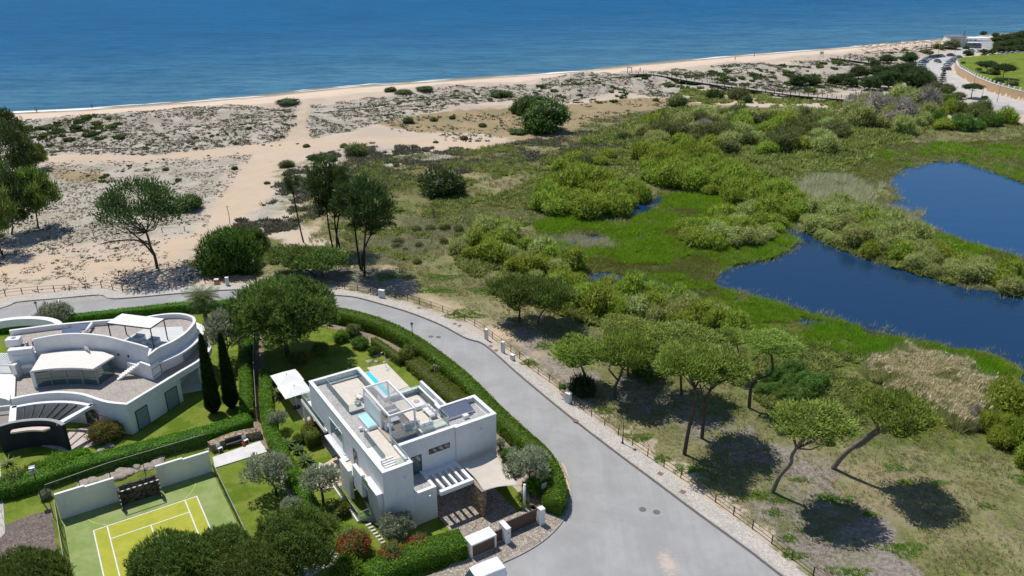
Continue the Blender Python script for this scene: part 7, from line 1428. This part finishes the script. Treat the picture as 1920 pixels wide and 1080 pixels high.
for i, (px, py, h) in enumerate(((1796, 141, 6), (1826, 157, 6), (1869, 192, 7), (1885, 180, 6), (1758, 105, 9), (1786, 118, 6), (1840, 186, 4))):
    p = at(px, py); T = empty('lamp_post', p, 0, 'thin grey lamp post standing along the beach car park road', 'lamp post', 'thin lamp posts of the car park road'); MB().tube([(0, 0, -.2), (0, 0, h)], [.12, .07], 8).build('pole', M['steel'], T); MB().box(-.5, .1, -.1, .1, h, h+.12).build('lamp_head', M['steel'], T)
# ---------------------------------------------------------------- boardwalks
def boardwalk(px_pts, wd, h, label, rail=True, gap=3.4):
    P = [at(*p) for p in px_pts]; Q = []
    for p, (px, py) in zip(P, px_pts): x, y = W(px, py, p.z+h); Q.append((float(x), float(y), max(p.z, -.3)+h))
    Q = smooth_path(Q, 4); o = Vector((Q[0][0], Q[0][1], 0)); T = empty('boardwalk', o, 0, label, 'boardwalk'); q2 = [(p[0]-o.x, p[1]-o.y) for p in Q]; z = [p[2] for p in Q]
    MB().strip(q2, wd/2, wd/2, [k-.16 for k in z], z).build('deck', M['deck_wood'], T); mp = MB().box(-.09, .09, -.09, .09, -2.2, 1.05).build('post', M['bark_dark'], T).data; bpy.data.objects.remove([c for c in T.children][-1] if False else COL.objects[-1] if False else [ob for ob in COL.objects if ob.data is mp][0]); n = 0
    L_, R_ = offs(q2, wd/2+.08), offs(q2, -wd/2-.08)
    for S in (L_, R_):
        acc = 0
        for i in range(len(S)-1):
            a = Vector((*S[i], z[i])); b = Vector((*S[i+1], z[i+1])); L = (b-a).length; d = gap-acc
            while d < L:
                if n < 99: link('post', mp, M['bark_dark'], T, a.lerp(b, d/L)); n += 1
                d += gap
            acc = L-(d-gap)
        if rail: MB().tube([(S[i][0], S[i][1], z[i]+.95) for i in range(len(S))], .045, 5).build('handrail', M['bark_grey'], T)
        MB().strip(S, .05, .05, [k-.5 for k in z], [k-.18 for k in z]).build('joist', M['bark_dark'], T)
M['deck_wood'] = pmat('sun_bleached_boards', (.42, .39, .35), (.34, .31, .28), 2, .9)
boardwalk([(1181, 138), (1215, 138), (1250, 142), (1286, 149), (1330, 156), (1390, 164), (1450, 172), (1500, 178), (1560, 183), (1629, 189)], 2.6, 1.4, 'long raised boardwalk crossing the dunes from the beach to the scrub', gap=3.2)
boardwalk([(1556, 108), (1580, 110), (1610, 114), (1657, 121)], 2.2, .8, 'shorter boardwalk farther along the dunes near the dark pines', gap=3.6)
boardwalk([(1714, 91), (1735, 88), (1765, 87), (1790, 88)], 2.4, .8, 'straight walkway between the beach parasols and the restaurant', gap=4)
p = at(1180, 138); T = empty('gate_shelter', p, 0, 'small dark wooden frame at the beach end of the long boardwalk', 'shelter')
for x in (-.9, .9): MB().box(x-.1, x+.1, -.1, .1, -.3, 2.3).build('post', M['bark_dark'], T)
MB().box(-1.1, 1.1, -.15, .15, 2.3, 2.5).build('beam', M['bark_dark'], T)
p = at(1540, 106); T = empty('beach_sign', p, 0, 'pale notice board on two legs at the beach edge of the dunes', 'sign'); MB().box(-.9, .9, -.05, .05, 1.0, 2.4).build('board', M['deck_pale'], T)
for x in (-.8, .75): MB().box(x, x+.08, -.04, .04, -.2, 1.0).build('leg', M['bark_dark'], T)
# ---------------------------------------------------------------- beach restaurant
p = at(1822, 90); T = empty('beach_restaurant', (p.x, p.y, 0), -.12, 'white beach restaurant with glazed front and stepped terraces above the shore', 'building')
MB().box(-11, -3, 2, 12, -1, 5.2).box(-3, 4.5, 5, 12, -1, 4.4).box(4.5, 12, 6, 16, -1, 3.6).build('wall', M['stucco'], T); MB().box(-11.4, -2.6, 1.6, 12.4, 5.2, 5.5).build('roof', M['grey_metal'], T); MB().box(-3, 5, 4.6, 12.4, 4.4, 4.65).build('roof', M['stucco_cap'], T)
for i in range(4): MB().box(-10.6+i*1.9, -9.1+i*1.9, 1.93, 1.99, 1.0, 4.6).build('window', M['window_pale'], T)
for i in range(3): MB().box(-2.4+i*2.2, -.8+i*2.2, 4.92, 4.98, .6, 3.8).build('window', M['window_pale'], T)
MB().box(-3, 4.4, 0, 4.6, 2.6, 2.8).build('awning', M['fabric_white'], T); MB().box(-3.2, 5, .2, .3, -1, 1.2).build('terrace_screen', M['glass'], T)
for i in range(10): MB().box(4.5, 12.0, -9+i*1.4, -7.65+i*1.4, -1, .3+i*.30).build('terrace_step', M['deck_pale'] if i % 2 else M['stucco_cap'], T)
MB().box(-2, -1.2, 9, 9.8, 4.6, 8.0).build('chimney', M['grey_metal'], T); MB().box(6, 11.5, 8, 14, 3.6, 4.4).build('white_tent_roof', M['fabric_white'], T); MB().box(-12, -11.02, 0, 3, -.5, 2.8).build('side_screen', pmat('blue_screen', (.04, .09, .25)), T); MB().box(0, 3.5, -1.6, -.2, 1.9, 2.1).build('blue_awning', bpy.data.materials['blue_screen'], T)
def beach_par(x, y, z, m, h, r, name, label, group, n=10):
    T = empty(name, (x, y, z), 0, label, 'parasol', group); MB().lathe([(r, h-.45*r), (r*.5, h-.12), (.05, h)], n).build('canopy', m, T); MB().tube([(0, 0, -.2), (0, 0, h-.05)], .05, 6).build('pole', M['wood'], T); return T
bp = at(1801, 84); beach_par(bp.x, bp.y, bp.z, paint('blue_canvas', (.03, .13, .50)), 3.6, 2.6, 'blue_parasol', 'big blue parasol beside the beach restaurant', None)
straw = pmat('straw', (.42, .31, .20), (.32, .24, .16), 6, .95); proto = None; regkids(); pts = []
rq = random.Random(4)
for i in range(52): qx = 1612+i*3.4+rq.uniform(-2, 2); pts.append((qx, 87.6-(qx-1620)*.087+3.6+rq.uniform(0, 7.5)))
for i, (px, py) in enumerate(pts):
    q = at(px, py)
    if proto is None: proto = beach_par(q.x, q.y, q.z, straw, 2.4, 1.25, 'straw_parasol', 'brown straw parasol in the rows on the beach before the restaurant', 'straw parasols on the beach', 8); regkids()
    else: copy_tree(proto, loc=q)
# ---------------------------------------------------------------- far trees
FAR = [(p[0], p[1], p[2], p[3]) for p in ((1667, 152, 50, 34), (1720, 152, 52, 40), (1632, 158, 36, 26), (1610, 138, 34, 22), (1650, 136, 40, 24), (1685, 134, 40, 22), (1706, 109, 26, 16), (1662, 112, 26, 14), (1700, 133, 34, 26), (1738, 152, 30, 26), (1597, 155, 24, 16), (1578, 148, 20, 15), (1564, 150, 22, 16), (1525, 153, 26, 18), (1497, 152, 30, 20), (1640, 120, 20, 12), (1590, 145, 22, 14))]
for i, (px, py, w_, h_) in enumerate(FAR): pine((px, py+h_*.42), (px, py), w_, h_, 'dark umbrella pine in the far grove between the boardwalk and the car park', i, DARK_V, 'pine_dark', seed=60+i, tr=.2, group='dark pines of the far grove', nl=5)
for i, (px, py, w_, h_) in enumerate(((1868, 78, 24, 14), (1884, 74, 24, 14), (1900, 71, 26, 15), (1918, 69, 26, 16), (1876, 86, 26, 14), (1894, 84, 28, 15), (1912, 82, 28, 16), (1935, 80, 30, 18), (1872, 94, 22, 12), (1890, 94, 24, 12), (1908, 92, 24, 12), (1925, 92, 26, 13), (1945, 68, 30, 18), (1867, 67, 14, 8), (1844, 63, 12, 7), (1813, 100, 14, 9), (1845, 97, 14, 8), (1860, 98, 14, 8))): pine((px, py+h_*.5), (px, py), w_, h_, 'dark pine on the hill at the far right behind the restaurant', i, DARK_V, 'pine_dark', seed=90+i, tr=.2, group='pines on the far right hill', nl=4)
pine((1821, 184), (1825, 164), 32, 13, 'lone flat umbrella pine between the lookout paving and the ochre wall', 0, mat='pine_dark', tr=.16, seed=120)
pine((1851, 136), (1850, 122), 36, 13, 'left one of two flat umbrella pines on the raised lawn', 1, mat='pine_dark', tr=.16, seed=121); pine((1880, 148), (1884, 129), 38, 15, 'right one of two flat umbrella pines on the raised lawn', 2, mat='pine_dark', tr=.16, seed=122)
pine((1846, 193), (1846, 184), 12, 7, 'small round tree on the lookout paving', 1, mat='pine_dark', tr=.08, seed=123)
b = at(1762, 172); T = empty('norfolk_pine', b, 0, 'slender tiered conifer at the edge of the car park road', 'conifer'); rng = np.random.default_rng(8); P = []; D = []
for k in range(9):
    for a in range(10): r = (1-k/9)*2.4+.2; th = a*.628+k; ss = rng.random(20); P += [(math.cos(th)*r*s_, math.sin(th)*r*s_, 1.0+k*.8-.1*s_+rng.random()*.5) for s_ in ss]; D += [(math.cos(th), math.sin(th), .4)]*20
V, F = spikes(np.array(P), np.array(D), .35, .12, rng, 2, .4); link('foliage', np_mesh('norfolk', V, F, {'rnd': rep(rng.random(len(P)), 8)}), M['pine_dark'], T); MB().tube([(0, 0, -.2), (0, 0, 8.4)], [.16, .03], 7).build('trunk', M['bark'], T)
for i, (px, py, w_, m, l) in enumerate(((1800, 112, 16, 'bright_bush', 'bright green bush at the top corner of the raised lawn'), (1806, 119, 10, 'bright_bush', 'bright low bush on the raised lawn beside the wall top'), (1836, 132, 14, 'hedge', 'bright clipped bush at the edge of the raised lawn'), (1872, 155, 24, 'bright_bush', 'bright green bed by the wall stubs on the raised lawn'), (1820, 104, 16, 'hedge', 'green hedge block above the raised lawn'), (1864, 140, 26, 'olive_green', 'dark shrub bed under the left flat pine'), (1845, 108, 12, 'pine_dark', 'dark shrub at the far edge of the raised lawn'), (1900, 160, 24, 'olive_green', 'dark shrub bed by the right wall stubs'), (1786, 92, 34, 'olive_green', 'dune shrub beside the straight walkway'), (1760, 92, 24, 'olive_green', 'low dune shrub left of the straight walkway'), (1812, 92, 12, 'pine_dark', 'dark round bush below the blue parasol'), (1740, 102, 20, 'olive_green', 'dune shrub behind the left row of cars'), (1717, 140, 24, 'pine_dark', 'dark bush at the near end of the left row of cars'))):
    pxbush(px, py, w_, m, DV, l, .8)
# ---------------------------------------------------------------- people on the shore
def person(px, py, rz, shirt, legs, label, st=.25):
    p = at(px, py); T = empty('person', p, rz, label, 'person')
    J = [(0, 0, .95), (0, 0, 1.15), (0, 0, 1.42), (0, 0, 1.52), (0, 0, 1.62), (0, 0, 1.72), (0, .1, .9), (st*.45, .1, .5), (st*.7, .1, .07), (st*.7+.16, .1, .03), (0, -.1, .9), (-st*.3, -.1, .48), (-st, -.1, .1), (-st+.14, -.1, .03), (0, .2, 1.4), (-.08, .26, 1.12), (.04, .28, .88), (0, -.2, 1.4), (.1, -.26, 1.12), (.2, -.26, .9)]
    E = [(0, 1), (1, 2), (2, 3), (3, 4), (4, 5), (0, 6), (6, 7), (7, 8), (8, 9), (0, 10), (10, 11), (11, 12), (12, 13), (2, 14), (14, 15), (15, 16), (2, 17), (17, 18), (18, 19)]
    R = [.13, .12, .13, .055, .095, .085, .09, .065, .04, .035, .09, .065, .04, .035, .06, .045, .03, .06, .045, .03]
    me = bpy.data.meshes.new('body'); me.from_pydata(J, E, []); o = link('body', me, pmat('skin', (.42, .27, .20)), T); md = o.modifiers.new('skin', 'SKIN')
    if not me.skin_vertices: me.skin_vertices.new()
    for v, r in zip(me.skin_vertices[0].data, R): v.radius = (r, r)
    me.skin_vertices[0].data[0].use_root = True; o.modifiers.new('s', 'SUBSURF').levels = 1
    MB().tube([(0, 0, .92), (0, 0, 1.15), (0, 0, 1.38), (0, 0, 1.46)], [.17, .155, .19, .1], 10).build('shirt', pmat('shirt_'+label[:6], shirt), T, True)
    mb = MB()
    for s, k in ((1, 0), (-1, 4)): mb.tube([J[6+k], J[7+k], J[8+k]], [.115, .09, .06], 8)
    mb.box(-.12, .12, -.15, .15, .84, .98).build('trousers', pmat('trousers_'+label[:6], legs), T)
    MB().lathe([(.06, 1.64), (.105, 1.68), (.1, 1.77), (.03, 1.82)], 10).build('hair', pmat('hair_'+label[:6], (.04, .03, .02)), T, True)
person(69, 211, 0, (.04, .04, .05), (.03, .03, .05), 'walker in dark clothes on the sand at the far left'); person(173, 203, .3, (.05, .08, .18), (.04, .04, .05), 'blue-shirted walker on the beach left of the sand track'); person(1200, 134, 2.0, (.45, .06, .04), (.1, .1, .12), 'red-shirted person at the beach end of the long boardwalk'); person(1378, 113, .2, (.06, .06, .06), (.05, .05, .06), 'dark-clothed walker on the beach above the long boardwalk'); person(1414, 106, 2.8, (.5, .5, .5), (.06, .06, .08), 'light-shirted walker at the water line above the dunes')
# ---------------------------------------------------------------- rocks, paths and beds in the gardens
RK = []
for i in range(4):
    import bmesh
    bm = bmesh.new(); bmesh.ops.create_icosphere(bm, subdivisions=2, radius=1)
    for v in bm.verts: n_ = float(vnoise(np.array([v.co.x*1.6+i*5]), np.array([v.co.y*1.6+v.co.z*1.3]), i)[0]); v.co *= .7+.55*n_; v.co.z *= .6
    me = bpy.data.meshes.new('boulder'); bm.to_mesh(me); bm.free(); me.materials.append(M['rock']); RK.append(me)
rr = random.Random(3)
def rock(px, py, r, label, group): p = at(px, py); o = link('boulder', RK[rr.randrange(4)], None, None, (p.x, p.y, p.z+.08*r)); o.scale = (r*rr.uniform(.8, 1.4), r*rr.uniform(.7, 1.1), r*rr.uniform(.5, .9)); o.rotation_euler = (0, 0, rr.uniform(0, 6)); tag(o, label, 'rock', group)
for k in range(16): rock(150+k*10+rr.uniform(-4, 4), 915-k*3.4+rr.uniform(-4, 5), rr.uniform(.35, .8), 'rough stone in the rockery between the hedge and the white court walls', 'rockery stones behind the court')
for k in range(9): rock(395+k*11, 840-k*3+rr.uniform(-3, 3), rr.uniform(.4, .8), 'grey stone in the low stone bank behind the patio bench', 'bank stones behind the patio bench')
for k in range(8): rock(690+rr.uniform(0, 50), 668+rr.uniform(-6, 14), rr.uniform(.3, .55), 'flat pale stone between the pool end and the lawn', 'stones at the far end of the pool')
for k in range(9): rock(660+k*9, 618+k*5+rr.uniform(-2, 4), rr.uniform(.3, .5), 'pale stone in the bed along the road hedge', 'stones in the bed by the road hedge')
for k in range(7): rock(935+k*9, 835+k*10+rr.uniform(-4, 4), rr.uniform(.3, .5), 'stone in the bed between the villa wall and the road hedge', 'stones in the right-hand bed')
for k in range(6): rock(180+rr.uniform(0, 40), 842+rr.uniform(-6, 6), rr.uniform(.25, .45), 'orange brown stone under the red-tipped bush', 'stones under the red-tipped bush')
hp = [p for p in ip[:-2]]; bedp = [tuple(p) for p in PW([(600, 566), (667, 580.7), (726, 598.5), (785, 628), (844, 669.6), (887, 705), (940, 758), (989, 803), (1026, 835.5), (1048, 868), (1060, 901), (1062, 930), (1050, 950), (1020, 963)], 2.0)]
tag(MB().strip(smooth_path(bedp, 4), -.05, 3.6, -.02, .035).build('planting_bed', M['soil']), kind='structure')
tag(MB().strip(smooth_path([tuple(p) for p in PW([(-60, 607), (30, 598), (142, 586), (252, 574), (343, 564.5), (438, 560), (530, 560), (612, 566)], .5)], 4), .6, 3.2, -.02, .03).build('planting_bed', M['soil']), kind='structure')
tag(MB().strip(smooth_path([tuple(p) for p in PW([(482, 600), (480, 700), (486, 790), (500, 830), (530, 880)])], 4), 1.1, 1.1, -.02, .028).build('planting_bed', M['soil']), kind='structure')
FL = stonewall('flagstones', (.56, .50, .42), (.44, .38, .31), (.17, .17, .08), (1.4, 1.4, 1))
tag(MB().strip(smooth_path([tuple(p) for p in PW([(528, 890), (540, 912), (560, 935), (575, 962), (600, 1000)])], 4), .6, .6, -.02, .06).build('flagstone_path', FL), kind='structure'); tag(MB().strip(smooth_path([tuple(p) for p in PW([(540, 1090), (590, 1062), (618, 1045), (640, 1075)])], 4), .9, .9, -.02, .06).build('flagstone_path', FL), kind='structure')
tag(MB().strip(smooth_path([tuple(p) for p in PW([(395, 846), (440, 828), (490, 818)])], 3), .5, .5, -.1, 1.0).build('stone_bank', M['stone']), 'dark stone bank behind the patio bench', 'wall')
